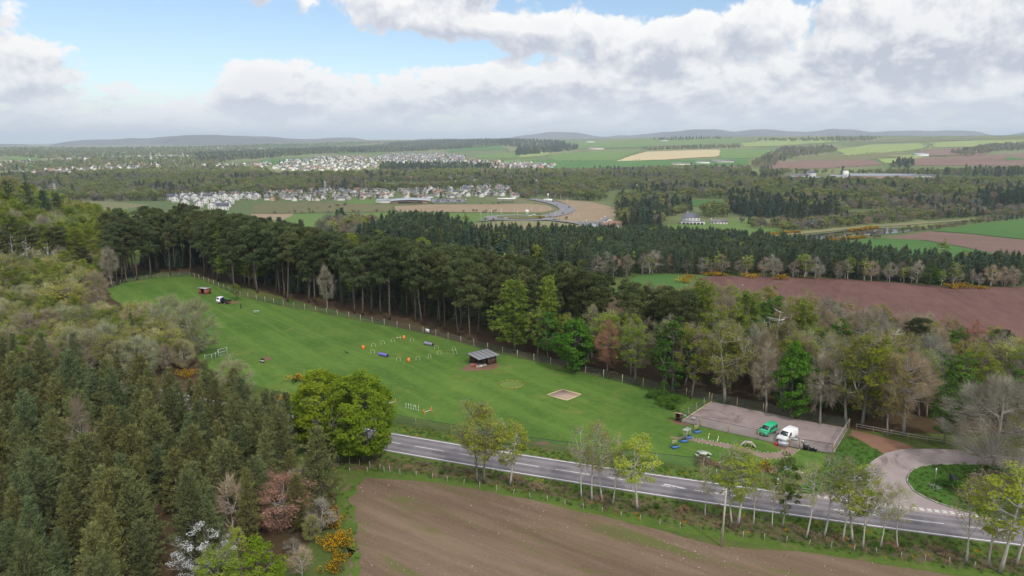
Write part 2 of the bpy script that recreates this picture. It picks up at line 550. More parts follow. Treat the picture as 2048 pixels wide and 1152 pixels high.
soilmat('far_tan', (0.27, 0.195, 0.125), (0.34, 0.26, 0.17), ang=0.4, row=0.06, green=(0.17, 0.17, 0.08))
soilmat('far_brown', (0.15, 0.095, 0.075), (0.21, 0.14, 0.11), ang=-0.35, row=0.08)
soilmat('far_stubble', (0.40, 0.33, 0.19), (0.47, 0.39, 0.23), ang=0.3, row=0.02)


def mat_asphalt(name, a, b, stain=None, track=None):
    m, t, o = new_mat(name)
    p = t.pos()
    c = t.mix(t.ramp(t.noise(p, 0.25, 5, 0.65, 0.6), 0.3, 0.7), a, b)
    c = t.mix(t.ramp(t.noise(p, 9.0, 3, 0.7), 0.35, 0.65, 0.0, 0.25), c, [v * 0.6 for v in a])
    if stain:
        c = t.mix(t.ramp(t.noise(p, 0.11, 6, 0.68, 1.2), 0.54, 0.70, 0.0, 0.85), c, stain)
    if track:      # darker wheel paths along the carriageway
        u = t.attr('lane')
        w = t.m('ABSOLUTE', t.m('SUBTRACT', t.m('FRACT', t.m('MULTIPLY', u, 4.0)), 0.5))
        c = t.mix(t.ramp(w, 0.12, 0.36, 0.0, 0.5), c, track)
    bsdf(t, o, c, 0.86, 0, 0.25, bump=t.noise(p, 14, 3, 0.7), bstr=0.2, bdist=0.02)
    return m


mat_asphalt('asphalt', (0.135, 0.122, 0.130), (0.205, 0.186, 0.195), track=(0.255, 0.235, 0.242))
mat_asphalt('old_asphalt', (0.285, 0.235, 0.225), (0.35, 0.295, 0.285), stain=(0.16, 0.115, 0.105))
mat_asphalt('car_park_gravel', (0.27, 0.215, 0.205), (0.34, 0.275, 0.265), stain=(0.135, 0.088, 0.082))
mat_asphalt('far_asphalt', (0.21, 0.205, 0.215), (0.26, 0.255, 0.265))
mat_asphalt('footpath_gravel', (0.22, 0.155, 0.12), (0.28, 0.205, 0.165))
plain('road_paint', (0.74, 0.73, 0.71), 0.6, var=0.12, scale=1.5)
plain('kerb_stone', (0.36, 0.33, 0.31), 0.85)
m, t, o = new_mat('water')
b = bsdf(t, o, (0.018, 0.026, 0.030), 0.08, 0, 0.5, bump=t.noise(t.pos(), 0.35, 4, 0.6), bstr=0.15, bdist=0.3)

m, t, o = new_mat('terrain')
p = t.pos()
px_, py_, pz_ = t.sep(p)
r_ = t.m('SQRT', t.m('ADD', t.m('MULTIPLY', px_, px_), t.m('MULTIPLY', py_, py_)))
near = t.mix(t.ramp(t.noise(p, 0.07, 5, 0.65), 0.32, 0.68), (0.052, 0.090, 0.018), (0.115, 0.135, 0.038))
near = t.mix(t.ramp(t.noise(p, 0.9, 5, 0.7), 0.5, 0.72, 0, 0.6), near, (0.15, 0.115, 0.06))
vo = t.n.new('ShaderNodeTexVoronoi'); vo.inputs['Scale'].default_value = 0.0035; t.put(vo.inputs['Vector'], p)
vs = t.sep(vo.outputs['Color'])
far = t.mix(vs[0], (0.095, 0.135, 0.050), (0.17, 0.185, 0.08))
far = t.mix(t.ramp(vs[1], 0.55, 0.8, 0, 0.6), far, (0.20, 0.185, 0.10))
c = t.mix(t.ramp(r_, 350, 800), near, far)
bsdf(t, o, c, 0.95, 0, 0.1, bump=t.noise(p, 1.4, 5, 0.7), bstr=0.5, bdist=0.3)

m, t, o = new_mat('moorland')
p = t.pos()
c = t.mix(t.ramp(t.noise(p, 0.0006, 6, 0.65, 1.0), 0.38, 0.62), (0.045, 0.046, 0.048), (0.115, 0.095, 0.075))
bsdf(t, o, c, 0.95, 0, 0.05)

# ------------------------------------------------------------------ terrain sheet
azs = np.concatenate([np.arange(-180, -44, 8.0), np.arange(-44, 44.01, 0.25), np.arange(52, 180, 8.0)])
azs = np.radians(azs)
rs = np.concatenate([[0.5], np.geomspace(4, 25000, 330)])
A, R = np.meshgrid(azs, rs)
X = R * np.sin(A); Y = R * np.cos(A)
Z = H(X, Y)
na = len(azs)
I, J = np.meshgrid(np.arange(len(rs) - 1), np.arange(na), indexing='ij')
Jn = (J + 1) % na
q = np.stack([I * na + J, I * na + Jn, (I + 1) * na + Jn, (I + 1) * na + J], -1).reshape(-1, 4)[:, ::-1]
tb = MB(); tb.add(np.stack([X, Y, Z], -1).reshape(-1, 3), q)
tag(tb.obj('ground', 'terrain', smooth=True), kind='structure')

# unseen broken cloud deck, shaped to shade near ground and let sun through beyond
m, t, o = new_mat('cloud_shade')
p = t.pos(); cx_, cy_, cz_ = t.sep(p)
n_ = t.noise(t.comb(t.m('MULTIPLY', cx_, 0.00052), t.m('MULTIPLY', cy_, 0.00075), 0.0), 1.0, 5, 0.55, 0.4)
near_ = t.ramp(cy_, 0.0, 900.0, 0.42, -0.13)
cov = t.ramp(t.m('ADD', n_, near_), 0.44, 0.56, 0.0, 0.52)
tr_ = t.n.new('ShaderNodeBsdfTransparent'); tl_ = t.n.new('ShaderNodeBsdfTranslucent'); tl_.inputs[0].default_value = (0.94, 0.94, 0.95, 1); mx_ = t.n.new('ShaderNodeMixShader')
t.l.new(cov, mx_.inputs[0]); t.l.new(tr_.outputs[0], mx_.inputs[1]); t.l.new(tl_.outputs[0], mx_.inputs[2]); t.l.new(mx_.outputs[0], o.inputs[0])
gx_ = np.linspace(-9000, 9000, 40); gy_ = np.linspace(-9000, 4300, 40)
A, B = np.meshgrid(gx_, gy_); Zc = 1500 + 60 * np.sin(A / 700) * np.cos(B / 900)
I, J = np.meshgrid(np.arange(39), np.arange(39), indexing='ij')
mb = MB(); mb.add(np.stack([A, B, Zc], -1).reshape(-1, 3), np.stack([I * 40 + J, I * 40 + J + 1, (I + 1) * 40 + J + 1, (I + 1) * 40 + J], -1).reshape(-1, 4))
tag(mb.obj('cloud_shade_layer', 'cloud_shade', smooth=True), kind='structure')

# far hills: a band of moorland rising to the skyline read off the photograph
LEFT = [(-300, 290), (0, 288), (60, 289), (95, 292), (115, 286), (170, 279), (215, 279), (260, 277), (300, 276), (340, 272), (400, 269.5), (440, 270),
        (470, 271), (530, 273), (600, 278), (640, 277), (680, 275), (710, 276), (745, 281), (800, 285), (850, 290), (1000, 300)]
RIGHT = [(700, 296), (800, 285), (830, 279), (860, 277), (890, 279), (950, 282), (1010, 276), (1050, 270), (1100, 264), (1130, 264), (1160, 266), (1200, 273), (1215, 274), (1235, 270),
         (1262, 272), (1290, 268), (1330, 264), (1390, 259), (1430, 259), (1470, 263), (1520, 258), (1570, 262), (1610, 264), (1660, 258), (1700, 259),
         (1740, 264), (1800, 261), (1860, 262), (1920, 260), (1960, 264), (1985, 271), (2010, 271), (2048, 264), (2200, 262), (2400, 275)]


def hill_band(prof, r0, seed):
    prof = np.array(prof, float)
    pxs = np.linspace(prof[0, 0], prof[-1, 0], 360)
    pys = np.interp(pxs, prof[:, 0], prof[:, 1])
    k = np.hanning(7); k /= k.sum()
    pys = np.convolve(np.pad(pys, 3, mode='edge'), k, 'valid')
    pys += 0.35 * np.sin(pxs / 9.0 + seed) + 0.3 * np.sin(pxs / 23.0)
    tt = np.linspace(-1, 1, 25)
    V = []
    for a, b in zip(pxs, pys):
        d = px_dir(a, b)
        rr = r0 * (1 + 0.05 * math.sin(a / 160.0 + seed))
        s = rr / math.hypot(d[0], d[1]); crest = CAM_H + d[2] * s
        base = -32.0
        ux, uy = d[0] / math.hypot(d[0], d[1]), d[1] / math.hypot(d[0], d[1])
        for t_ in tt:
            q_ = rr + t_ * r0 * 0.22
            prof_h = math.cos(t_ * PI / 2) ** 1.3
            wob = 14 * math.sin(a / 37.0 + t_ * 5 + seed) * math.sin(t_ * 4.0 + a / 90.0) * (1 - abs(t_)) * (0 if abs(t_) < .05 else 1)
            hgt = base + (crest - base) * prof_h + (min(wob, 0) if t_ > -0.3 else wob)
            V.append((ux * q_, uy * q_, max(hgt, base)))
    n = len(tt)
    I, J = np.meshgrid(np.arange(len(pxs) - 1), np.arange(n - 1), indexing='ij')
    q = np.stack([I * n + J, (I + 1) * n + J, (I + 1) * n + J + 1, I * n + J + 1], -1).reshape(-1, 4)
    mb = MB(); mb.add(V, q)
    tag(mb.obj('hills', 'moorland', smooth=True), kind='structure')


hill_band(LEFT, 11500, 1.0)
hill_band(RIGHT, 13000, 2.2)

# ------------------------------------------------------------------ the site: fields, road, car park
field_px = [(222, 596), (215, 578), (260, 563), (320, 556), (380, 552), (430, 572), (480, 593), (560, 612), (640, 626), (740, 646), (860, 670), (960, 697),
            (1040, 717), (1130, 737), (1240, 765), (1340, 786), (1420, 803), (1362, 842), (1500, 876), (1600, 899), (1655, 908), (1640, 940), (1560, 958), (1400, 938),
            (1250, 913), (1060, 880), (960, 860), (790, 833), (560, 785), (480, 762), (415, 742), (395, 715), (350, 690), (300, 640), (255, 615)]
site = GP(field_px)
drape('field', rough(site, 4, 0.12), 'turf', 0.02, step=12)
# verge between field and carriageway, and across the road to the seedbed
U = GP([(490, 814), (640, 841), (787, 867.5), (920, 890), (1053, 911.5), (1161, 928.5), (1327, 954), (1460, 972), (1600, 990), (1800, 1015), (1988, 1038), (2048, 1046)])
L = GP([(776, 903), (860, 916), (946, 929.5), (1060, 948), (1150, 967), (1277, 985), (1445, 1010), (1600, 1031), (1794, 1058), (1955, 1079.5), (2048, 1091.5)])
pu = np.polyfit(U[:, 0], U[:, 1], 2); pl = np.polyfit(L[:, 0], L[:, 1], 2)
ROAD_X = np.linspace(-150, 135, 200)
mid = 0.5 * (np.polyval(pu, ROAD_X) + np.polyval(pl, ROAD_X))
half = 0.5 * np.mean(np.polyval(pu, np.linspace(-30, 60, 30)) - np.polyval(pl, np.linspace(-30, 60, 30)))
CL = np.stack([ROAD_X, mid], 1)
tn = np.gradient(CL, axis=0); tn /= np.linalg.norm(tn, axis=1)[:, None]
NRM = np.stack([-tn[:, 1], tn[:, 0]], 1)                     # towards the field
HALF = float(half * np.mean(np.abs(NRM[:, 1])))
ARC = np.concatenate([[0], np.cumsum(np.linalg.norm(np.diff(CL, axis=0), axis=1))])


def along_road(s, off):
    """point at arc length s, off metres towards the field"""
    return np.array([np.interp(s, ARC, CL[:, 0]) + np.interp(s, ARC, NRM[:, 0]) * off, np.interp(s, ARC, CL[:, 1]) + np.interp(s, ARC, NRM[:, 1]) * off])


def road_s(x):
    return float(np.interp(x, CL[:, 0], ARC))


def ribbon(name, s0, s1, o0, o1, mat, z, parent=None, ds=2.0, lane=False, kind=None):
    n = max(2, int((s1 - s0) / ds) + 1); ss = np.linspace(s0, s1, n); V = []
    offs = np.linspace(o0, o1, 9) if lane else np.array([o0, o1])
    for s in ss:
        for k in offs:
            p = along_road(s, k); V.append((p[0], p[1], float(H(p[0], p[1])) + z))
    m_ = len(offs)
    I, J = np.meshgrid(np.arange(n - 1), np.arange(m_ - 1), indexing='ij')
    q = np.stack([I * m_ + J, (I + 1) * m_ + J, (I + 1) * m_ + J + 1, I * m_ + J + 1], -1).reshape(-1, 4)
    mb = MB(); mb.add(V, q)
    o = mb.obj(name, mat, parent)
    if lane:
        at = o.data.attributes.new('lane', 'FLOAT', 'POINT')
        at.data.foreach_set('value', np.tile(np.linspace(0, 1, m_), n).astype(np.float32))
    if kind: o['kind'] = kind
    return o


ribbon('verge', 0, ARC[-1], -HALF - 10.0, HALF + 3.2, 'verge_grass', 0.012, kind='structure')
road = ribbon('road', 0, ARC[-1], -HALF - 0.45, HALF + 0.45, 'asphalt', 0.05, lane=True, kind='structure')
sJ0, sJ1 = road_s(g1(1612, 991)[0]), road_s(g1(1975, 1036)[0])
ribbon('edge_line', 0, ARC[-1], -HALF - 0.09, -HALF + 0.09, 'road_paint', 0.056, road)
ribbon('edge_line', 0, sJ0, HALF - 0.09, HALF + 0.09, 'road_paint', 0.056, road)
ribbon('edge_line', sJ1, ARC[-1], HALF - 0.09, HALF + 0.09, 'road_paint', 0.056, road)
s = road_s(g1(1012, 917)[0]) - 9.0 * 13
smax = road_s(g1(1240, 959)[0]); k_ = 0
while s < ARC[-1]:
    gap_zone = smax < s < smax + 14
    ribbon('centre_dash', s, s + (1.4 if gap_zone else 6.0), -0.06, 0.06, 'road_paint', 0.056, road)
    if gap_zone: s += 2.6
    else: s += 9.0
ss_ = sJ0 + 0.5
while ss_ < sJ1 - 1:
    for w in (0.0, 0.5):
        ribbon('give_way_dash', ss_, ss_ + 0.65, HALF + 0.05 + w, HALF + 0.28 + w, 'road_paint', 0.064, road)
    ss_ += 1.05
# painted arrow in the carriageway (warning of the no-overtaking stretch)
s0 = road_s(g1(1330, 978)[0])
for dk, ok in ((0, 0.5), (1.2, 0.35), (2.2, 0.15)):
    ribbon('arrow_mark', s0 + dk, s0 + dk + 1.1, ok - 0.12, ok + 0.12, 'road_paint', 0.056, road)

side_px = [(1612, 991.5), (1650, 986), (1692, 973), (1720, 952), (1742, 926), (1768, 909.5), (1795, 902), (1823, 898.5), (1870, 898), (1917, 900.5), (1960, 906), (2000, 912), (2060, 918),
           (2060, 938), (2000, 932), (1960, 929), (1910, 928), (1870, 928.5), (1839, 932.5), (1822, 940), (1814, 950), (1812, 964), (1826, 984), (1850, 997), (1875, 1008), (1923, 1022.5), (1988, 1038.5), (1988, 1044), (1800, 1020), (1612, 996)]
side = drape('side_road', GP(side_px), 'old_asphalt', 0.058)
isl_px = [(2060, 939), (2000, 933), (1960, 930), (1910, 929), (1870, 929.5), (1840, 933.5), (1824, 941), (1816, 951), (1814, 964), (1828, 983), (1852, 996), (1877, 1007), (1925, 1021.5), (1988, 1037), (2060, 1046)]
drape('grass_island', GP(isl_px), 'lush_grass', 0.04)


def kerb(name, pts, w=0.16, h=0.13):
    pts = np.asarray(pts, float)
    mb = MB()
    for a, b in zip(pts[:-1], pts[1:]):
        d = b - a; Ln = np.linalg.norm(d); c = (a + b) / 2
        mb.box((c[0], c[1], float(H(c[0], c[1])) + h / 2), (Ln + 0.02, w, h + 0.06), math.atan2(d[1], d[0]))
    o = mb.obj(name, 'kerb_stone'); o['kind'] = 'structure'
    return o


kerb('kerb', GP([(1612, 991.5), (1650, 986), (1692, 973), (1720, 952), (1742, 926), (1768, 909.5), (1795, 902), (1823, 898.5)]))
kerb('kerb', GP(isl_px[:14]))
drape('grass_bank', rough(GP([(1700, 872), (1742, 893), (1766, 907), (1740, 925), (1718, 951), (1690, 971), (1648, 984), (1612, 990), (1600, 975), (1668, 912), (1690, 880)]), 2, .1), 'lush_grass', 0.034)
drape('track', rough(GP([(1703, 861), (1745, 869), (1800, 884), (1832, 897), (1800, 901), (1768, 908), (1742, 893), (1700, 871)]), 1.5, .12), 'red_track_soil', 0.048)
cp_px = [(1423, 804), (1487, 816.5), (1540, 827), (1589, 838), (1650, 849), (1696, 857), (1666, 907), (1599, 897), (1579, 893), (1542, 885), (1495, 874), (1440, 861.5), (1361, 843.5)]
CP = GP(cp_px)
drape('car_park', rough(CP, 2.0, 0.10), 'car_park_gravel', 0.066)
pth = [(1596, 899), (1588, 908), (1560, 917), (1525, 916), (1490, 905), (1455, 896), (1420, 889), (1385, 882), (1340, 876), (1340, 873.5), (1378, 875), (1398, 878.5), (1430, 884), (1462, 889.5), (1492, 897), (1526, 906), (1552, 906), (1570, 900), (1577, 894)]
drape('footpath', rough(GP(pth), 1.5, 0.06), 'footpath_gravel', 0.030)
seed_px = [(700, 968), (735, 955), (850, 962), (960, 980), (1080, 1003), (1200, 1030), (1300, 1056), (1370, 1072), (1440, 1092), (1500, 1098), (1600, 1104), (1720, 1120), (1850, 1142), (2048, 1170), (2100, 1300), (500, 1300), (690, 1200), (700, 1140), (690, 1080), (672, 1010), (682, 985)]
SEED = rough(GP(seed_px), 2.5, 0.22)
drape('ploughed_field', SEED, 'seedbed_soil', 0.028)
hw_px = [(672, 1010), (690, 1080), (702, 1140), (705, 1165), (716, 1165), (720, 1120), (712, 1060), (700, 1010), (715, 975), (735, 955), (700, 968), (682, 985)]
drape('field_margin', rough(GP(hw_px), 1.2, 0.4), 'verge_grass', 0.033)
drape('bank', rough(GP([(640, 935), (780, 940), (950, 962), (1100, 990), (1250, 1021), (1400, 1050), (1550, 1075), (1700, 1100), (1850, 1122), (2048, 1150), (2048, 1118), (1850, 1090), (1700, 1070), (1550, 1048), (1400, 1022), (1250, 996), (1100, 967), (950, 940), (790, 920), (640, 915)]), 2.0, 0.35), 'bank_scrub', 0.020)
far_pl = GP([(1395, 556), (1430, 552), (1500, 553), (1560, 554), (1640, 556), (1720, 560), (1800, 566), (1880, 573), (2060, 574), (2200, 575)])
far_pl = np.concatenate([far_pl, [(240, 230), (140, 150), (75, 205), (70, 262)]])
drape('ploughed_field', rough(far_pl, 6, 0.4), 'ploughed_soil', 0.08, step=10)
drape('field', rough(np.concatenate([GP([(1275, 552), (1330, 549), (1395, 552), (1430, 548)]), [(78, 262), (40, 262)]]), 5, .4), 'far_lush', 0.06, step=10)
drape('field', GP([(690, 488), (735, 482), (760, 500), (735, 512), (690, 505)]), 'far_lush', 0.08, step=15)
drape('woodland_floor', [(-175, 300), (-138, 288), (-120, 275), (-40, 208), (0, 176), (45, 141), (68, 126), (110, 122), (170, 118), (200, 150), (125, 165), (70, 205), (40, 250), (-60, 330), (-160, 380)], 'woodland_litter', 0.03, step=10)
drape('woodland_floor', [(-24, 98), (-30, 84), (-40, 70), (-30, 42), (-60, 22), (-150, 40), (-260, 200), (-230, 310), (-160, 290), (-154, 255), (-120, 228), (-108, 203), (-84, 182), (-72, 150), (-60, 143), (-50, 122)], 'woodland_litter', 0.015, step=10)
# worn patches of the dog field
drape('worn_patch', rough(GP([(920, 738), (935, 730), (985, 725), (1000, 730), (985, 740), (940, 743)]), 1, .25), 'bare_earth', 0.026)
drape('worn_patch', rough(GP([(525, 716), (535, 713.5), (545, 716), (540, 720), (528, 721)]), 0.8, .1), 'bare_earth', 0.026)
drape('worn_patch', rough(GP([(394, 586), (398, 589), (416, 590), (418, 587), (406, 585.5)]), 0.8, .2), 'bare_earth', 0.026)
drape('worn_patch', rough(GP([(452, 604), (478, 602), (478, 605), (455, 608)]), 0.8, .2), 'bare_earth', 0.026)
drape('worn_patch', rough(GP([(1340, 838), (1362, 842), (1385, 852), (1366, 851), (1345, 845)]), 0.8, .15), 'bare_earth', 0.026)
drape('worn_patch', rough(GP([(1538, 885), (1578, 893), (1574, 901), (1556, 898)]), 0.8, .15), 'bare_earth', 0.026)
drape('worn_patch', rough(GP([(1070, 881), (1100, 885), (1095, 890), (1072, 889)]), 0.6, .15), 'bare_earth', 0.034)
for a, b in (((455, 607), (735, 712)), ((468, 607), (760, 712))):       # wheel tracks across the grass
    pa, pb = np.array(g1(*a)), np.array(g1(*b)); d = (pb - pa) / np.linalg.norm(pb - pa); n_ = np.array([-d[1], d[0]])
    mid_ = (pa + pb) / 2 + n_ * -2.0
    pts = [(1 - u) ** 2 * pa + 2 * u * (1 - u) * mid_ + u * u * pb for u in np.linspace(0, 1, 24)]
    poly = [p_ + n_ * 0.11 for p_ in pts] + [p_ - n_ * 0.11 for p_ in pts[::-1]]
    drape('wheel_track', poly, 'track_grass', 0.027)
# ------------------------------------------------------------------ plants
leafmat('pine_needles', (0.094, 0.113, 0.044), (0.215, 0.236, 0.100), 0.2, 0.20)
leafmat('scots_needles', (0.058, 0.080, 0.034), (0.135, 0.158, 0.066), 0.15, 0.14)
leafmat('plantation_needles', (0.055, 0.088, 0.054), (0.120, 0.158, 0.085), 0.12, 0.18)
leafmat('larch_needles', (0.150, 0.205, 0.028), (0.310, 0.370, 0.065), 0.35, 0.15)
leafmat('fresh_leaves', (0.165, 0.250, 0.018), (0.340, 0.415, 0.040), 0.6, 0.10)
leafmat('sycamore_leaves', (0.050, 0.131, 0.015), (0.106, 0.231, 0.031), 0.35, 0.08)
leafmat('dark_leaves', (0.048, 0.112, 0.018), (0.105, 0.195, 0.032), 0.3, 0.12)
leafmat('budding_leaves', (0.170, 0.190, 0.030), (0.320, 0.325, 0.060), 0.35, 0.18)
leafmat('twigs', (0.200, 0.168, 0.125), (0.350, 0.305, 0.235), 0.1, 0.16)
leafmat('copper_twigs', (0.26, 0.135, 0.095), (0.40, 0.235, 0.175), 0.2, 0.12)
leafmat('gold_leaves', (0.165, 0.180, 0.028), (0.320, 0.335, 0.055), 0.35, 0.12)
leafmat('blossom', (0.550, 0.560, 0.550), (0.800, 0.800, 0.800), 0.3, 0.03)
leafmat('gorse_flower', (0.550, 0.280, 0.006), (0.800, 0.460, 0.012), 0.3, 0.06)
leafmat('gorse_green', (0.045, 0.065, 0.020), (0.085, 0.100, 0.030), 0.2, 0.1)
leafmat('far_broadleaf', (0.125, 0.160, 0.050), (0.265, 0.290, 0.105), 0.25, 0.16)
leafmat('far_grey', (0.165, 0.150, 0.115), (0.285, 0.260, 0.205), 0.15, 0.25)
leafmat('far_conifer', (0.050, 0.080, 0.058), (0.115, 0.150, 0.092), 0.1, 0.2)
leafmat('dry_stalks', (0.190, 0.140, 0.085), (0.300, 0.235, 0.155), 0.2, 0.15)
leafmat('grass_blades', (0.085, 0.155, 0.028), (0.165, 0.255, 0.055), 0.3, 0.15)
leafmat('willow_twigs', (0.27, 0.27, 0.155), (0.45, 0.44, 0.28), 0.25, 0.12)
leafmat('sapling_leaves', (0.26, 0.34, 0.035), (0.46, 0.52, 0.08), 0.6, 0.08)
leafmat('red_leaves', (0.085, 0.018, 0.020), (0.140, 0.035, 0.035), 0.3, 0.1)


def barkmat(name, a, b, top=None):
    m, t, o = new_mat(name)
    tc = t.n.new('ShaderNodeTexCoord').outputs['Object']
    x, y, z = t.sep(tc)
    v = t.comb(t.m('MULTIPLY', x, 5.0), t.m('MULTIPLY', y, 5.0), t.m('MULTIPLY', z, 1.2))
    c = t.mix(t.ramp(t.noise(v, 1.6, 5, 0.7), 0.3, 0.7), a, b)
    if top: c = t.mix(t.ramp(z, 9.0, 17.0, 0.0, 0.85), c, top)
    bsdf(t, o, c, 0.9, 0, 0.1)
    return m


barkmat('pine_bark', (0.085, 0.066, 0.052), (0.155, 0.125, 0.105), top=(0.21, 0.125, 0.075))
barkmat('dark_bark', (0.060, 0.050, 0.042), (0.115, 0.098, 0.084))
barkmat('grey_bark', (0.20, 0.185, 0.165), (0.34, 0.315, 0.285))
barkmat('pale_bark', (0.33, 0.31, 0.285), (0.50, 0.475, 0.44))
barkmat('ash_bark', (0.115, 0.105, 0.088), (0.20, 0.185, 0.16))
barkmat('birch_bark', (0.42, 0.40, 0.38), (0.62, 0.60, 0.57))


def unit(v):
    return v / (np.linalg.norm(v, axis=-1, keepdims=True) + 1e-9)


def blades(mb, P, D, L, w, n, rng, spread=0.8, tint=None, tj=0.18, mat=0):
    """needle sprays: n thin triangles fanning out of every point P along D"""
    m_ = len(P)
    base = np.repeat(P, n, 0); d = np.repeat(D, n, 0) + rng.normal(0, spread, (m_ * n, 3)) * 0.6
    d = unit(d); ln = L * rng.uniform(0.6, 1.25, (m_ * n, 1))
    side = unit(np.cross(d, rng.normal(0, 1, (m_ * n, 3)))) * (w / 2)
    base = base + rng.normal(0, L * 0.25, (m_ * n, 3))
    V = np.stack([base - side, base + side, base + d * ln], 1).reshape(-1, 3)
    F = np.arange(m_ * n * 3).reshape(-1, 3)
    tt = np.full(m_, .5) if tint is None else tint
    tt = np.clip(np.repeat(tt, n) + rng.normal(0, tj, m_ * n), 0, 1)
    mb.add(V, F, tt, mat)


def leaves(mb, P, size, rng, tint, up=0.4, mat=0, out=None):
    """leaf-sized rhombs with random tilt, a little more often facing the sky"""
    n = len(P)
    nrm = rng.normal(0, 1, (n, 3)); nrm[:, 2] += up * 2
    if out is not None: nrm += out * 0.9
    nrm = unit(nrm)
    a = unit(np.cross(nrm, rng.normal(0, 1, (n, 3)))); b = np.cross(nrm, a)
    s = size * rng.uniform(0.6, 1.3, (n, 1))
    V = np.stack([P - a * s * 0.55, P - b * s * 0.36, P + a * s * 0.55, P + b * s * 0.36], 1).reshape(-1, 3)
    mb.add(V, np.arange(n * 4).reshape(-1, 4), np.clip(tint, 0, 1), mat)


def curve(a, c, b, n=5):
    u = np.linspace(0, 1, n)[:, None]
    return (1 - u) ** 2 * a + 2 * u * (1 - u) * c + u * u * b


class Tree:
    """a shared trunk mesh and crown mesh, ready to be placed many times"""
    def __init__(self, name, wood, crown, wmat, cmat, h, extra=None):
        self.name = name; self.h = h
        self.wood = wood.mesh('trunk', wmat, True); self.crown = crown.mesh('crown', cmat) if crown is not None and crown.nv else None
        self.extra = extra


def conifer(name, seed, Ht, R, base=0.12, step=0.5, cmat='pine_needles', wmat='dark_bark', L=0.42, w=0.13, nb=9, rise=0.45, spread=0.9, dens=1.0, power=0.75, dead=0):
    rng = np.random.default_rng(seed)
    wd, cr = MB(), MB()
    lean = rng.normal(0, 0.015 * Ht, 2)
    zz = np.linspace(0, 1, 7)
    tp = np.stack([lean[0] * zz ** 2, lean[1] * zz ** 2, zz * Ht * 0.98], 1)
    wd.tube(tp, np.interp(zz, [0, 1], [0.011 * Ht + 0.04, 0.02]), 6)
    P, D, T = [], [], []
    z = base * Ht
    lop = rng.uniform(0, 2 * PI)
    while z < Ht * 0.985:
        t = (z - base * Ht) / (Ht * (1 - base))
        ln0 = R * ((1 - t) ** power * 0.92 + 0.10) * (0.62 + 0.38 * min(1, t / 0.22))
        nbr = rng.integers(4, 7)
        a0 = rng.uniform(0, 2 * PI)
        for k in range(nbr):
            a = a0 + k * 2 * PI / nbr + rng.normal(0, 0.25)
            ln = ln0 * rng.uniform(0.62, 1.18) * (1 + 0.16 * math.cos(a - lop))
            el_ = rise * (0.35 + 0.9 * t) + rng.normal(0, 0.10)
            c0 = np.array([lean[0] * (z / Ht) ** 2, lean[1] * (z / Ht) ** 2, z])
            e = c0 + np.array([math.cos(a) * math.cos(el_), math.sin(a) * math.cos(el_), math.sin(el_)]) * ln
            midp = (c0 + e) / 2 - np.array([0, 0, 0.08 * ln])
            pts = curve(c0, midp, e, 4)
            if ln > 0.5: wd.tube(pts, np.interp(np.linspace(0, 1, 4), [0, 1], [0.012 + 0.012 * ln, 0.006]), 3, cap=False)
            nt = max(2, int(ln / 0.30 * dens))
            u = rng.uniform(0.28, 1.05, nt)[:, None]
            q = (1 - u) ** 2 * c0 + 2 * u * (1 - u) * midp + u * u * e
            q = q + rng.normal(0, 0.13 + 0.05 * ln, (nt, 3)) * np.array([1, 1, 0.45])
            outd = unit(e - c0)[None, :] * 0.8 + np.array([0, 0, 0.55])
            P.append(q); D.append(np.repeat(outd, nt, 0)); T.append(np.full(nt, np.clip(rng.normal(0.45, 0.22), 0, 1)) + 0.16 * (u[:, 0] - 0.6))
        z += step * rng.uniform(0.75, 1.2)
    P, D, T = np.concatenate(P), np.concatenate(D), np.concatenate(T)
    blades(cr, P, D, L, w, nb, rng, spread, T)
    return Tree(name, wd, cr, wmat, cmat, Ht)


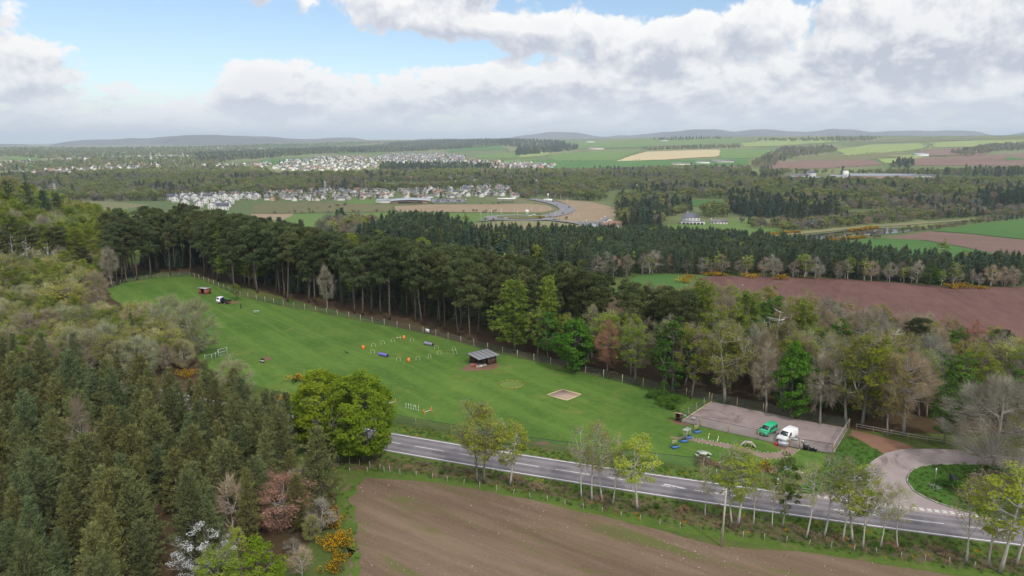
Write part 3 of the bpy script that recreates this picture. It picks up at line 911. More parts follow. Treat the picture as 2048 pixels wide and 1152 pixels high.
def scots(name, seed, Ht=23.0, R=3.6, base=0.56, npad=19, cmat='scots_needles', per=52, L=0.52, w=0.16, nb=8):
    rng = np.random.default_rng(seed)
    wd, cr = MB(), MB()
    zz = np.linspace(0, 1, 9)
    bend = rng.normal(0, 0.5, 2); lean = rng.normal(0, 0.6, 2)
    tp = np.stack([bend[0] * np.sin(zz * 3) + lean[0] * zz, bend[1] * np.sin(zz * 2.5) + lean[1] * zz, zz * Ht * 0.95], 1)
    wd.tube(tp, np.interp(zz, [0, 0.08, 1], [0.30, 0.22, 0.05]), 7)
    for k in range(rng.integers(4, 9)):                     # dead stubs on the bare stem
        z = rng.uniform(0.22, base) * Ht; a = rng.uniform(0, 2 * PI); ln = rng.uniform(0.5, 2.2)
        c0 = np.array([np.interp(z, tp[:, 2], tp[:, 0]), np.interp(z, tp[:, 2], tp[:, 1]), z])
        e = c0 + np.array([math.cos(a) * ln, math.sin(a) * ln, rng.uniform(-0.3, 0.5)])
        wd.tube(curve(c0, (c0 + e) / 2 + [0, 0, .15], e, 4), np.linspace(0.05, 0.012, 4), 3)
    P, D, T = [], [], []
    for k in range(npad):
        t = (k + rng.uniform(0, 0.9)) / npad
        z = Ht * (base + (0.97 - base) * t)
        a = k * 2.4 + rng.normal(0, 0.4)
        rr = R * math.sqrt(max(0.05, 1 - (abs(t - 0.42) / 0.72) ** 2)) * rng.uniform(0.35, 0.98)
        if k >= npad - 2: rr *= 0.3
        za = z - rng.uniform(0.3, 1.4)
        c0 = np.array([np.interp(za, tp[:, 2], tp[:, 0]), np.interp(za, tp[:, 2], tp[:, 1]), za])
        c = c0 + np.array([math.cos(a) * rr, math.sin(a) * rr, z - za + 0.12 * rr])
        wd.tube(curve(c0, (c0 + c) / 2 + [0, 0, -0.15 * rr + .2], c, 5), np.linspace(0.09, 0.02, 5), 4, cap=False)
        sx = rng.uniform(1.0, 1.75) * R / 3.6; sz = rng.uniform(0.5, 0.85)
        q = rng.normal(0, 1, (per, 3)); q = unit(q) * rng.uniform(0.45, 1.0, (per, 1)); q *= np.array([sx, sx, sz]); q[:, 2] += 0.1
        P.append(c + q); dd = q / np.array([sx, sx, sz]) + [0, 0, 0.8]; D.append(unit(dd)); T.append(np.full(per, np.clip(rng.normal(0.48, 0.24), 0, 1)))
    blades(cr, np.concatenate(P), np.concatenate(D), L, w, nb, rng, 0.9, np.concatenate(T))
    return Tree(name, wd, cr, 'pine_bark', cmat, Ht)


def broadleaf(name, seed, Ht, R, base=0.25, nmain=9, ncl=90, nleaf=60, size=0.32, cl=0.85, cmat='sycamore_leaves', wmat='ash_bark', r0=0.28, bare=False, twig=0, twl=1.1, tww=0.035,
              shape=(0.62, 1.0), asc=0.5, stems=1, topflat=0.0, twmat=None, lopside=0.0, branch_k=1.0, inner=0.5, twig_up=0.7, lumpk=1.0):
    """trunk, main limbs, side branches ending in clumps; each clump carries leaves and/or fine twigs"""
    rng = np.random.default_rng(seed)
    wd, cr = MB(), MB()
    zb = base * Ht
    mains = []
    for s_ in range(stems):
        off = np.array([0, 0]) if stems == 1 else rng.normal(0, 0.5, 2)
        zz = np.linspace(0, 1, 8)
        lean = rng.normal(0, 0.035 * Ht, 2) + off * (1.6 if stems > 1 else 0); wv = rng.normal(0, 0.012 * Ht, 2)
        tp = np.stack([off[0] + lean[0] * zz + wv[0] * np.sin(zz * 5), off[1] + lean[1] * zz + wv[1] * np.sin(zz * 4 + 1), zz * Ht * 0.9], 1)
        wd.tube(tp, np.interp(zz, [0, 0.06, 0.45, 1], [r0 * 1.25, r0, r0 * 0.62, 0.025]), 7)
        mains.append(tp)
    ctr = np.array([0, 0, (zb + Ht) / 2]); semi = np.array([R, R, (Ht - zb) / 2])
    q = unit(rng.normal(0, 1, (ncl * 3, 3)))
    rho = rng.uniform(inner, 1.0, (len(q), 1)) ** 0.6
    lump = 1 + lumpk * 0.16 * np.sin(q[:, :1] * 4.1 + seed) * np.cos(q[:, 1:2] * 3.7 + seed * 2) + lumpk * 0.10 * np.sin(q[:, 2:3] * 6 + q[:, :1] * 5 + seed)
    C = q * rho * lump
    egg = 1 - shape[0] * np.clip(C[:, 2:3], 0, 1) * 0.5 - (1 - shape[1]) * np.clip(-C[:, 2:3], 0, 1)
    C[:, :2] *= egg
    if lopside: C[:, 0] += lopside * 0.3
    C = C * semi + ctr
    C = C[C[:, 2] > zb * 0.75][:ncl]
    # main limb ends
    idx = rng.permutation(len(C))[:nmain]
    limbs = []
    for i in idx:
        c = C[i]; tp = mains[rng.integers(0, len(mains))]
        hor = np.linalg.norm(c[:2])
        za = np.clip(c[2] - hor * rng.uniform(asc, asc * 2.2), zb * 0.72, Ht * 0.8)
        c0 = np.array([np.interp(za, tp[:, 2], tp[:, 0]), np.interp(za, tp[:, 2], tp[:, 1]), za])
        ctl = c0 + (c - c0) * np.array([0.6, 0.6, 0.3]) + rng.normal(0, 0.05 * R, 3)
        pts = curve(c0, ctl, c, 7)
        ra = r0 * 0.42 * (0.5 + 0.5 * np.linalg.norm(c - c0) / (R * 1.3))
        wd.tube(pts, np.linspace(ra, 0.02, 7), 5, cap=False)
        limbs.append(pts)
    LP = np.concatenate([l_[2:] for l_ in limbs]) if limbs else mains[0][4:]
    TP = np.concatenate([m_[5:] for m_ in mains])
    LP = np.concatenate([LP, TP])
    ends = []
    for c in C:
        dlt = LP - c; dist = np.linalg.norm(dlt * np.array([1, 1, 0.8]), axis=1) + np.where(LP[:, 2] > c[2] + 0.2, 3.0, 0)
        p0 = LP[int(np.argmin(dist))]
        if np.linalg.norm(c - p0) < 0.15: continue
        ctl = (p0 + c) / 2 + rng.normal(0, 0.08, 3) * np.linalg.norm(c - p0) + [0, 0, -0.06 * R]
        wd.tube(curve(p0, ctl, c, 4), np.linspace(0.03 + 0.018 * np.linalg.norm(c - p0), 0.010, 4) * branch_k, 3, cap=False)
        ends.append((c, unit(c - p0)))
    C2 = np.array([e[0] for e in ends]); D2 = np.array([e[1] for e in ends])
    tclump = np.clip(rng.normal(0.5, 0.25, len(C2)), 0, 1)
    if nleaf:
        n = len(C2) * nleaf
        Pp = np.repeat(C2, nleaf, 0)
        rr = unit(rng.normal(0, 1, (n, 3))) * rng.uniform(0.25, 1.0, (n, 1)) ** 0.5 * cl * np.repeat(rng.uniform(0.7, 1.25, (len(C2), 1)), nleaf, 0)
        rr[:, 2] *= 0.62
        out = unit((Pp + rr - ctr) / semi)
        leaves(cr, Pp + rr, size, rng, np.repeat(tclump, nleaf) + rng.normal(0, 0.16, n), 0.45, 0, out)
    mats = [cmat]
    if twig:
        n = len(C2) * twig
        base_p = np.repeat(C2 - D2 * 0.5, twig, 0) + rng.normal(0, cl * 0.45, (n, 3))
        outv = unit((base_p - ctr) / semi); outv[:, 2] += twig_up * 0.5
        d = unit(np.repeat(D2, twig, 0) * 0.6 + outv * 0.7 + rng.normal(0, 0.45, (n, 3)))
        side = unit(np.cross(d, rng.normal(0, 1, (n, 3)))) * (tww / 2)
        ln = twl * rng.uniform(0.5, 1.3, (n, 1))
        V = np.stack([base_p - side, base_p + side, base_p + d * ln], 1).reshape(-1, 3)
        mi = 0
        if twmat and nleaf: mats.append(twmat); mi = 1
        elif twmat: mats = [twmat]
        cr.add(V, np.arange(n * 3).reshape(-1, 3), np.clip(np.repeat(tclump, twig) + rng.normal(0, .15, n), 0, 1), mi)
    return Tree(name, wd, cr, wmat, mats, Ht)


def snag(name, seed, Ht=14.0, forks=10, r0=0.26, R=2.4):
    rng = np.random.default_rng(seed)
    wd = MB()
    zz = np.linspace(0, 1, 8)
    tp = np.stack([rng.normal(0, .25) * np.sin(zz * 4) + rng.normal(0, .5) * zz, rng.normal(0, .25) * np.sin(zz * 3) + rng.normal(0, .5) * zz, zz * Ht], 1)
    wd.tube(tp, np.interp(zz, [0, 1], [r0, 0.05]), 6)
    for k in range(forks):
        z = Ht * (0.28 + 0.68 * (k + rng.uniform(0, 1)) / forks); a = k * 2.4 + rng.normal(0, .4); ln = R * rng.uniform(0.5, 1.15) * (1.15 - 0.5 * z / Ht)
        c0 = np.array([np.interp(z, tp[:, 2], tp[:, 0]), np.interp(z, tp[:, 2], tp[:, 1]), z])
        e = c0 + np.array([math.cos(a) * ln, math.sin(a) * ln, rng.uniform(0.0, 0.7) * ln])
        pts = curve(c0, (c0 + e) / 2 + rng.normal(0, .25, 3), e, 5)
        wd.tube(pts, np.linspace(0.095, 0.022, 5), 4)
        for j in range(4):
            p0 = pts[rng.integers(2, 5)]; e2 = p0 + unit(e - c0) * 0.5 * rng.uniform(.4, 1.2) + rng.normal(0, 0.45, 3)
            wd.tube([p0, (p0 + e2) / 2 + rng.normal(0, .05, 3), e2], [0.04, 0.028, 0.012], 3)
    return Tree(name, wd, None, 'pale_bark', None, Ht)


def bush(name, seed, Ht, R, n, size, cmat, fl=0, fmat=None, fsize=0.16, wmat='dark_bark'):
    rng = np.random.default_rng(seed)
    wd, cr = MB(), MB()
    for k in range(7):
        a = k * 0.9; e = np.array([math.cos(a) * R * .6, math.sin(a) * R * .6, Ht * rng.uniform(.55, .8)])
        wd.tube(curve(np.zeros(3), e * [.3, .3, .6], e, 4), np.linspace(0.05, 0.012, 4), 3)
    nl = 16
    ctrs = np.stack([rng.normal(0, R * .48, nl), rng.normal(0, R * .48, nl), rng.uniform(0.3, 0.72, nl) * Ht], 1)
    rad = rng.uniform(0.28, 0.48, nl) * min(R, Ht)
    def sample(m_, lo):
        i = rng.integers(0, nl, m_); u = unit(rng.normal(0, 1, (m_, 3)))
        p = ctrs[i] + u * (rad[i] * rng.uniform(lo, 1.0, m_))[:, None]
        p[:, 2] = np.abs(p[:, 2]); return p, i
    p, i = sample(n, 0.5); tc = rng.uniform(0.1, 0.9, nl)
    leaves(cr, p, size, rng, tc[i] + rng.normal(0, .15, n))
    mats = [cmat]
    if fl:
        p, i = sample(fl, 0.85); p = p[(tc[i] > 0.25)]; p[:, 2] += 0.05
        leaves(cr, p, fsize, rng, rng.uniform(0, 1, len(p)), mat=1); mats.append(fmat)
    return Tree(name, wd, cr, wmat, mats, Ht)


def place(tr, x, y, h, label, group=None, cat='tree', name=None, rz=None, wid=1.0, tilt=0.0, dz=0.0):
    """one individual: an Empty at the foot with its trunk and crown"""
    s_ = h / tr.h
    rz = RNG.uniform(0, 2 * PI) if rz is None else rz
    o = thing(name or tr.name, label, cat, ground(x, y, dz - 0.05), rz, group, (s_ * wid, s_ * wid, s_))
    if tilt: o.rotation_euler = (tilt * math.cos(rz * 3), tilt * math.sin(rz * 3), rz)
    link('trunk', tr.wood, o)
    if tr.crown is not None: link('crown' if cat == 'tree' else 'foliage', tr.crown, o)
    return o


def pick(lst):
    return lst[int(RNG.integers(0, len(lst)))]


# prototypes ---------------------------------------------------------------
PINE = [conifer('pine_tree', 11 + k, h, r, base=0.10, step=0.42, nb=9, dens=1.25, L=0.40, w=0.10, rise=0.5, power=pw)
        for k, (h, r, pw) in enumerate([(14, 2.9, .72), (13, 3.1, .62), (15, 2.7, .82), (12.5, 3.2, .56), (14.5, 2.5, .88), (11.5, 2.9, .66)])]
SCOTS = [scots('scots_pine', 31 + k, 23, r, b, n) for k, (r, b, n) in enumerate([(3.7, .46, 26), (3.3, .52, 22), (4.1, .42, 30), (3.2, .55, 20), (3.9, .36, 30)])]
LARCH = [conifer('larch_tree', 51 + k, 19, 3.7, base=0.16, step=0.55, cmat='larch_needles', wmat='ash_bark', L=0.50, w=0.15, nb=10, rise=0.04, spread=1.3, dens=1.0, power=.52) for k in range(3)]
SYC = [broadleaf('sycamore_tree', 61 + k, 15, 4.6, base=0.10, ncl=190, nleaf=75, size=0.38, cl=0.95, cmat='sycamore_leaves', r0=.3, inner=.6) for k in range(2)]
SYC_Y = [broadleaf('sycamore_tree', 71 + k, 15, 5.4, base=0.06, ncl=250, nleaf=80, size=0.38, cl=1.0, cmat='fresh_leaves', r0=.32, inner=.72, lumpk=.35, shape=(.3, 1.0)) for k in range(2)]
LEAFY = [broadleaf('broadleaf_tree', 81 + k, 16, 3.9, base=0.25, ncl=95, nleaf=42, size=0.32, cl=0.8, cmat='fresh_leaves', r0=.24, twig=20, twmat='twigs') for k in range(3)]
DARKL = [broadleaf('broadleaf_tree', 91 + k, 16, 4.2, base=0.12, ncl=120, nleaf=55, size=0.34, cl=0.85, cmat='dark_leaves', r0=.26) for k in range(2)]
BUD = [broadleaf('budding_tree', 101 + k, 16, 4.0, base=0.28, ncl=110, nleaf=40, size=0.24, cl=0.8, cmat='budding_leaves', wmat='grey_bark', r0=.24, twig=32, twmat='twigs', tww=.035, branch_k=1.2) for k in range(3)]
BARE = [broadleaf('bare_tree', 111 + k, 16, 4.2, base=0.25, ncl=130, nleaf=4, size=.2, cmat='budding_leaves', cl=0.75, wmat='grey_bark', r0=.26, twig=55, twmat='twigs', tww=.035, twl=1.25, branch_k=1.25) for k in range(3)]
COPPER = [broadleaf('copper_tree', 121 + k, 15, 3.6, base=0.22, ncl=100, nleaf=14, size=.2, cl=0.75, cmat='copper_twigs', r0=.22, twig=70, twmat='copper_twigs', tww=.045, twl=1.0) for k in range(2)]
GOLD = [broadleaf('budding_tree', 126 + k, 10, 4.2, base=0.12, ncl=120, nleaf=44, size=0.22, cl=0.8, cmat='gold_leaves', r0=.18, twig=24, twmat='willow_twigs', tww=.04, stems=3) for k in range(2)]
WILLOW = [broadleaf('willow_tree', 131 + k, 12, 4.8, base=0.06, ncl=140, nleaf=22, size=0.2, cl=0.8, cmat='budding_leaves', wmat='grey_bark', r0=.2, twig=65, twmat='willow_twigs', tww=.04, stems=4) for k in range(2)]
SAP_G = [broadleaf('roadside_tree', 141 + k, 12.5, 2.3, base=0.36, nmain=7, ncl=70, nleaf=40, size=0.24, cl=0.62, cmat='sapling_leaves', wmat='pale_bark', r0=.135, twig=10, twmat='twigs', tww=.025, asc=1.1, twl=.8) for k in range(3)]
SAP_D = [broadleaf('roadside_tree', 146 + k, 12.5, 2.2, base=0.30, nmain=7, ncl=64, nleaf=55, size=0.25, cl=0.62, cmat='dark_leaves', wmat='grey_bark', r0=.135, twig=15, twmat='twigs', tww=.025, asc=0.9, twl=.8) for k in range(2)]
SAP_B = [broadleaf('roadside_tree', 151 + k, 12.5, 2.0, base=0.42, nmain=8, ncl=58, nleaf=10, size=0.20, cl=0.6, cmat='sapling_leaves', wmat='pale_bark', r0=.13, twig=24, twmat='twigs', tww=.026, asc=1.2, twl=.9) for k in range(4)]
ASH = [broadleaf('roadside_tree', 161 + k, 14, 3.3, base=0.34, nmain=10, ncl=110, nleaf=34, size=0.2, cl=0.7, cmat='sapling_leaves', wmat='ash_bark', r0=.19, twig=26, twmat='twigs', tww=.03, asc=.9, twl=.9) for k in range(2)]
BIGBARE = broadleaf('bare_tree', 171, 15.5, 7.2, base=0.10, nmain=16, ncl=260, nleaf=0, cl=0.9, wmat='grey_bark', r0=.34, twig=85, twmat='twigs', tww=.034, twl=1.3, asc=.35, branch_k=.85)
COPBIG = broadleaf('copper_tree', 172, 9, 3.3, base=0.10, nmain=10, ncl=110, nleaf=26, size=.19, cl=0.65, cmat='copper_twigs', wmat='grey_bark', r0=.14, twig=50, twmat='copper_twigs', tww=.03, stems=3)
SNAG = [snag('dead_tree', 181 + k) for k in range(3)]
DEADB = [broadleaf('dead_tree', 186 + k, 15, 3.6, base=.3, nmain=9, ncl=42, nleaf=0, wmat='pale_bark', r0=.24, twig=5, twmat='twigs', tww=.05, twl=.8, branch_k=1.7, asc=.7) for k in range(2)]
BLOS = broadleaf('blossom_tree', 191, 6.5, 2.6, base=0.15, ncl=70, nleaf=55, size=0.12, cl=0.42, cmat='blossom', r0=.1, twig=10, twmat='twigs', stems=2)
LIME = broadleaf('lime_green_tree', 192, 6, 2.9, base=0.05, ncl=110, nleaf=70, size=0.2, cl=0.6, cmat='fresh_leaves', r0=.1, stems=3)
GORSE = [bush('gorse_bush', 201 + k, 1.9, 1.5, 900, 0.16, 'gorse_green', 900, 'gorse_flower', 0.15) for k in range(3)]
SHRUB = [bush('shrub', 211 + k, 2.2, 1.6, 1300, 0.2, 'dark_leaves') for k in range(2)]
SCRUB = [bush('shrub', 216 + k, 1.4, 1.4, 800, 0.2, 'dry_stalks') for k in range(2)]
WHITEB = bush('flowering_bush', 221, 1.0, 1.2, 400, 0.16, 'dark_leaves', 500, 'blossom', 0.12)
PLANT = [conifer('plantation_tree', 231 + k, 12, 2.1, base=0.2, step=0.75, cmat='plantation_needles', L=0.75, w=0.22, nb=5, dens=0.7, rise=.4, power=p_) for k, p_ in enumerate((.7, .6, .8, .65))]
BIRCH = [broadleaf('birch_tree', 241 + k, 12, 2.2, base=0.25, nmain=6, ncl=46, nleaf=34, size=0.36, cl=0.7, cmat='larch_needles', wmat='birch_bark', r0=.13, asc=.9) for k in range(3)]
BARE_S = [broadleaf('bare_tree', 246 + k, 9, 2.0, base=0.2, nmain=6, ncl=46, nleaf=0, cl=0.6, wmat='pale_bark', r0=.12, twig=34, twmat='twigs', tww=.06, twl=1.2, asc=.9) for k in range(2)]
# ------------------------------------------------------------------ planting
def project(x, y, z):
    dx, dy, dz = x, y, z - CAM_H
    f = dy * math.cos(PITCH) - dz * math.sin(PITCH); u = dy * math.sin(PITCH) + dz * math.cos(PITCH)
    return 1024 + FPX * dx / f, 576 - FPX * u / f, f


def in_frame(x, y, h, m_=60):
    z = float(H(x, y))
    a, b, f = project(x, y, z + h); _, b2, f2 = project(x, y, z)
    return f > 5 and -m_ < a < 2048 + m_ and b < 1152 + 25 and b2 > 0


RIDGE_TOP = np.array([(-100, 400), (200, 404), (300, 402), (400, 411), (450, 424), (520, 439), (600, 455), (700, 470), (800, 478), (900, 492), (1000, 503), (1100, 518), (1200, 545), (1300, 572), (1420, 590), (2100, 640)], float)
PLANT_TOP = np.array([(690, 470), (740, 447), (800, 432), (830, 425), (870, 431), (920, 446), (960, 456), (1000, 458), (1200, 460), (1300, 458), (1400, 462), (1500, 470), (1600, 478), (1700, 490), (1800, 507), (1900, 514), (2100, 518)], float)


LEFT_TOP = np.array([(-100, 350), (0, 356), (60, 360), (100, 378), (130, 396), (200, 408), (320, 405), (2000, 500)], float)


def capped(x, y, h, sky):
    """tree height kept under the skyline the wood shows in the photograph"""
    px, _, _ = project(x, y, float(H(x, y)) + h)
    return min(h, top_height(x, y, np.interp(px, sky[:, 0], sky[:, 1]) + RNG.uniform(-5, 4)))


TAKEN = []


def free(x, y, d):
    return all((x - a) ** 2 + (y - b) ** 2 > d * d for a, b in TAKEN)


def near_to(px, marks):
    return marks[int(np.argmin([abs(px - m_[0]) for m_ in marks]))][1]


def spot(px, py, top, protos, label, group=None, wid=1.0, rz=None, tilt=0.0, name=None, cat='tree'):
    """a tree whose foot and tip show at known pixels"""
    x, y = g1(px, py); h = top_height(x, y, top)
    TAKEN.append((x, y))
    return place(pick(protos) if isinstance(protos, list) else protos, x, y, h, label, group, cat, name, rz, wid, tilt)


def at_depth(px, y, top, protos, label, group=None, wid=1.0, name=None, rz=None):
    """a tree whose tip shows at a known pixel and that stands y metres out, its foot hidden"""
    x = x_at(px, top, y); h = top_height(x, y, top)
    TAKEN.append((x, y))
    return place(pick(protos) if isinstance(protos, list) else protos, x, y, h, label, group, 'tree', name, rz, wid)


GR = 'slender roadside trees between the road and the ploughed field'
# roadside row
for (px, py, tp_, pr, lb) in [
    (1163, 998, 848, SAP_B, 'slim grey-stemmed tree, first of the tight group of four by the road'),
    (1185, 1001, 838, SAP_B, 'slim grey-stemmed tree, second and tallest of the group of four by the road'),
    (1205, 1005, 858, SAP_B, 'slim grey-stemmed tree, third of the group of four by the road'),
    (1226, 1010, 868, SAP_B, 'thinnest grey tree, last of the group of four, beside the leafy lime-green one'),
    (1274, 1022, 868, SAP_G, 'leafy lime-green roadside tree just right of the group of four thin trees'),
    (1412, 1036, 922, SAP_B, 'small bare leaning roadside tree left of the telegraph pole'),
    (1462, 1052, 886, SAP_B, 'bare pale-stemmed tree right beside the telegraph pole'),
    (1474, 1052, 893, SAP_G, 'leafy green tree just behind the pale tree by the telegraph pole'),
    (1504, 1052, 922, SAP_B, 'short thin grey tree in front of the yellow gorse bush'),
    (1544, 1057, 928, SAP_B, 'thin bare tree in front of the heap of coloured boards'),
    (1564, 1057, 905, SAP_D, 'dark green low-branched roadside tree opposite the white marker post'),
    (1612, 1077, 918, SAP_B, 'thin pale tree with a kinked stem in front of the junction corner'),
    (1646, 1073, 903, SAP_B, 'forked pale tree in front of the car park fence corner'),
    (1683, 1083, 908, SAP_B, 'thin pale tree in front of the give way line, left end'),
    (1703, 1085, 925, SAP_G, 'lightly leafed tree in front of the junction mouth'),
    (1724, 1099, 928, SAP_B, 'wide-topped bare tree in front of the junction mouth'),
    (1758, 1095, 962, SAP_B, 'short twiggy tree below the mouth of the side road'),
    (1796, 1101, 963, SAP_B, 'straight bare tree with a flat top below the middle of the junction'),
    (1928, 1126, 948, SAP_B, 'leaning pale-stemmed tree with rusty top in front of the grass island'),
    (1977, 1134, 958, SAP_B, 'thin bare tree between the rusty-topped and the yellow-leafed tree'),
    (1999, 1145, 925, SAP_G, 'yellow-leafed curved tree at the right end of the roadside row'),
    (2033, 1134, 925, SAP_B, 'last thin tree of the roadside row at the picture edge'),
    (954, 965, 798, ASH, 'tall budding twin tree by the road, the left and taller stem'),
    (971, 966.5, 815, ASH, 'slimmer budding tree right beside the tall budding twin by the road'),
    (1020, 971, 838, SAP_G, 'yellow-green leafy tree just right of the tall budding twin trees'),
]:
    spot(px, py, tp_, pr, lb, GR, tilt=0.03, wid=1.45 if pr is SAP_G else 1.2 if pr is ASH else 1.05)
GB = 'pair of round sycamores beside the road'
spot(655, 900, 741, SYC_Y[0], 'big round green sycamore beside the road, left half of the pair', GB, wid=1.12)
spot(728, 920, 748, SYC_Y[1], 'round yellow-green sycamore beside the road, right half of the pair', GB, wid=1.0)
spot(612, 905, 800, DARKL, 'dark green broadleaf tree tucked against the left side of the big sycamore', GB, wid=0.9)
# front of the mixed wood
for (px, py, tp_, pr, lb, wd_) in [
    (1150, 744, 636, SYC, 'dense dark-green sycamore at the field fence above the sand pit', 1.15),
    (1213, 752, 640, COPPER, 'reddish brown twiggy tree right of the dense dark-green sycamore', 0.9),
    (1268, 768, 642, LEAFY, 'pale yellow-green tree at the fence between the rusty tree and the dark green ones', 1.0),
    (1345, 788, 628, DARKL, 'tall mid-green tree behind the field corner near the car park', 1.0),
    (1382, 797, 640, LEAFY, 'green-gold tree behind the back corner of the car park', 0.9),
    (1448, 806, 636, BUD, 'olive budding tree with several pale stems behind the car park corner', 1.25),
    (1583, 836, 686, SYC, 'bright green round-topped sycamore behind the car park, opposite the vans', 0.85),
    (1530, 826, 690, BARE, 'bare twiggy tree left of the bright green sycamore behind the car park', 0.9),
    (1640, 850, 700, BARE, 'bare grey tree right of the bright green sycamore behind the car park', 0.9),
    (1690, 853, 660, BUD, 'thick grey-trunked tree at the far corner of the car park', 1.0),
    (1722, 858, 662, LEAFY, 'bright yellow-green tree above the red earth track', 1.1),
    (1808, 872, 700, BARE, 'bare lichen-grey tree beside the post and rail fence', 1.15),
    (1775, 872, 715, BUD, 'slim budding tree behind the post and rail fence', .8),
    (1888, 890, 745, DARKL, 'dark green tree behind the bend of the side road', .8),
]:
    spot(px, py, tp_, pr, lb, wid=wd_)
spot(1986, 944, 752, BIGBARE, 'wide spreading bare tree with lichen-pale limbs over the side road', wid=1.0)
spot(2052, 950, 790, BUD, 'budding gold-topped tree at the picture edge beside the spreading bare tree')
for (px, yy, tp_, pr, lb, wd_) in [
    (1030, 177, 555, LARCH, 'bright green larch rising in the middle of the dark pines', 1.55),
    (1098, 177, 548, LARCH, 'narrow bright green larch right of the larger one among dark pines', .95),
    (452, 268, 440, LARCH, 'bright green larch among dark pines above the parked truck, left one', 1.45),
    (500, 264, 452, LARCH, 'bright green larch among dark pines above the parked truck, right one', 1.4),
    (700, 238, 462, LARCH, 'pale green larch tip showing between the pines in mid wood', .9),
    (1408, 176, 556, LARCH, 'tall drooping larch in front of the corner of the far ploughed field', 1.4),
    (1500, 168, 580, LARCH, 'drooping larch in front of the far ploughed field, middle one', 1.4),
    (1610, 160, 603, LARCH, 'drooping pale-green larch in front of the far ploughed field, right one', 1.5),
    (1340, 182, 572, SCOTS, 'dark pine behind the larches near the small green field', 1.1),
    (1555, 160, 612, DEADB, 'white forked dead tree between two larches before the ploughed field', 1.3),
    (1800, 152, 650, DEADB, 'pale dead tree in front of the dark pine by the ploughed field', 1.2),
    (1730, 156, 612, BARE, 'grey lichen-covered bare tree before the ploughed field', 1.1),
    (1835, 158, 634, SCOTS, 'dark pine standing out against the ploughed field, the taller one', 1.2),
    (1915, 156, 662, SCOTS, 'low dark pine standing out against the ploughed field', 1.3),
    (2010, 150, 660, SCOTS, 'dark pine at the right before the ploughed field', 1.2),
    (2030, 140, 680, GOLD, 'golden-topped budding tree at the right edge of the wood', 1.1),
]:
    at_depth(px, yy, tp_, pr, lb, wid=wd_)
# ridge of tall pines behind the field fence
FENCE = GP([(215, 578), (260, 563), (320, 556), (380, 552), (430, 571), (480, 592), (560, 611), (640, 625), (740, 645), (860, 669), (960, 696), (1040, 716), (1130, 736), (1240, 764), (1340, 785), (1418, 802)])
fr = FENCE[3:]
tnf = np.gradient(fr, axis=0); nf = np.stack([-tnf[:, 1], tnf[:, 0]], 1); nf /= np.linalg.norm(nf, axis=1)[:, None]
nf *= np.sign((nf @ np.array([0.5, 0.8])))[:, None]
fr_off = fr + nf * 3.2
k8 = int(np.argmin(np.abs(fr_off[:, 0] - 2)))
ridge = np.concatenate([[(-155, 262), (-142, 280), (-139, 292)], fr_off[1:k8 + 1], fr_off[k8 + 1:k8 + 4] + nf[k8 + 1:k8 + 4] * 8.5, [(52, 172), (30, 205), (0, 240), (-60, 315), (-120, 372), (-164, 350), (-172, 292)]])
pts = scatter(ridge, 6.8)
back = ((pts - fr_off[4]) @ np.array([.63, .77])) > 24
pts = pts[~back | (RNG.uniform(0, 1, len(pts)) < .5)]
GP1 = 'tall dark pines of the wood behind the field fence'
dd = np.hypot(pts[:, 0], pts[:, 1])
cnt = 0
for x, y in pts[np.argsort(dd)]:
    h = 24.5 - 3.5 * sst((x + 60) / 70) + RNG.normal(0, 1.6)
    h = capped(x, y, h, RIDGE_TOP)
    if h < 11.5 or not in_frame(x, y, h) or not free(x, y, 3.0): continue
    if cnt >= 298: break
    cnt += 1
    row = 'front-row' if np.min(np.hypot(fr[:, 0] - x, fr[:, 1] - y)) < 13 else 'inner'
    lb = '%s %s dark pine %s' % ('tall' if h > 20 else 'shorter', row, near_to(project(x, y, 0)[0], [(260, 'at the left end of the field'), (405, 'above the small red shelter'), (480, 'above the parked truck'), (600, 'between the truck and the bare fence tree'), (655, 'behind the pale bare fence tree'),
        (760, 'left of the white banner on the fence'), (856, 'behind the white banner on the fence'), (960, 'behind the brown field shelter'), (1060, 'right of the brown field shelter'), (1150, 'above the sand pit')]))
    place(pick(SCOTS), x, y, h, lb, GP1, wid=RNG.uniform(.95, 1.25))
spot(655, 622, 532, BARE[0], 'pale bare tree at the fence in front of the dark pines', wid=.75)
spot(225, 575, 492, BARE[1], 'pale bare tree at the left end of the field by the pines', wid=.8)
spot(473, 601, 566, LEAFY[0], 'small green tree beside the parked truck at the field fence', wid=1.3)
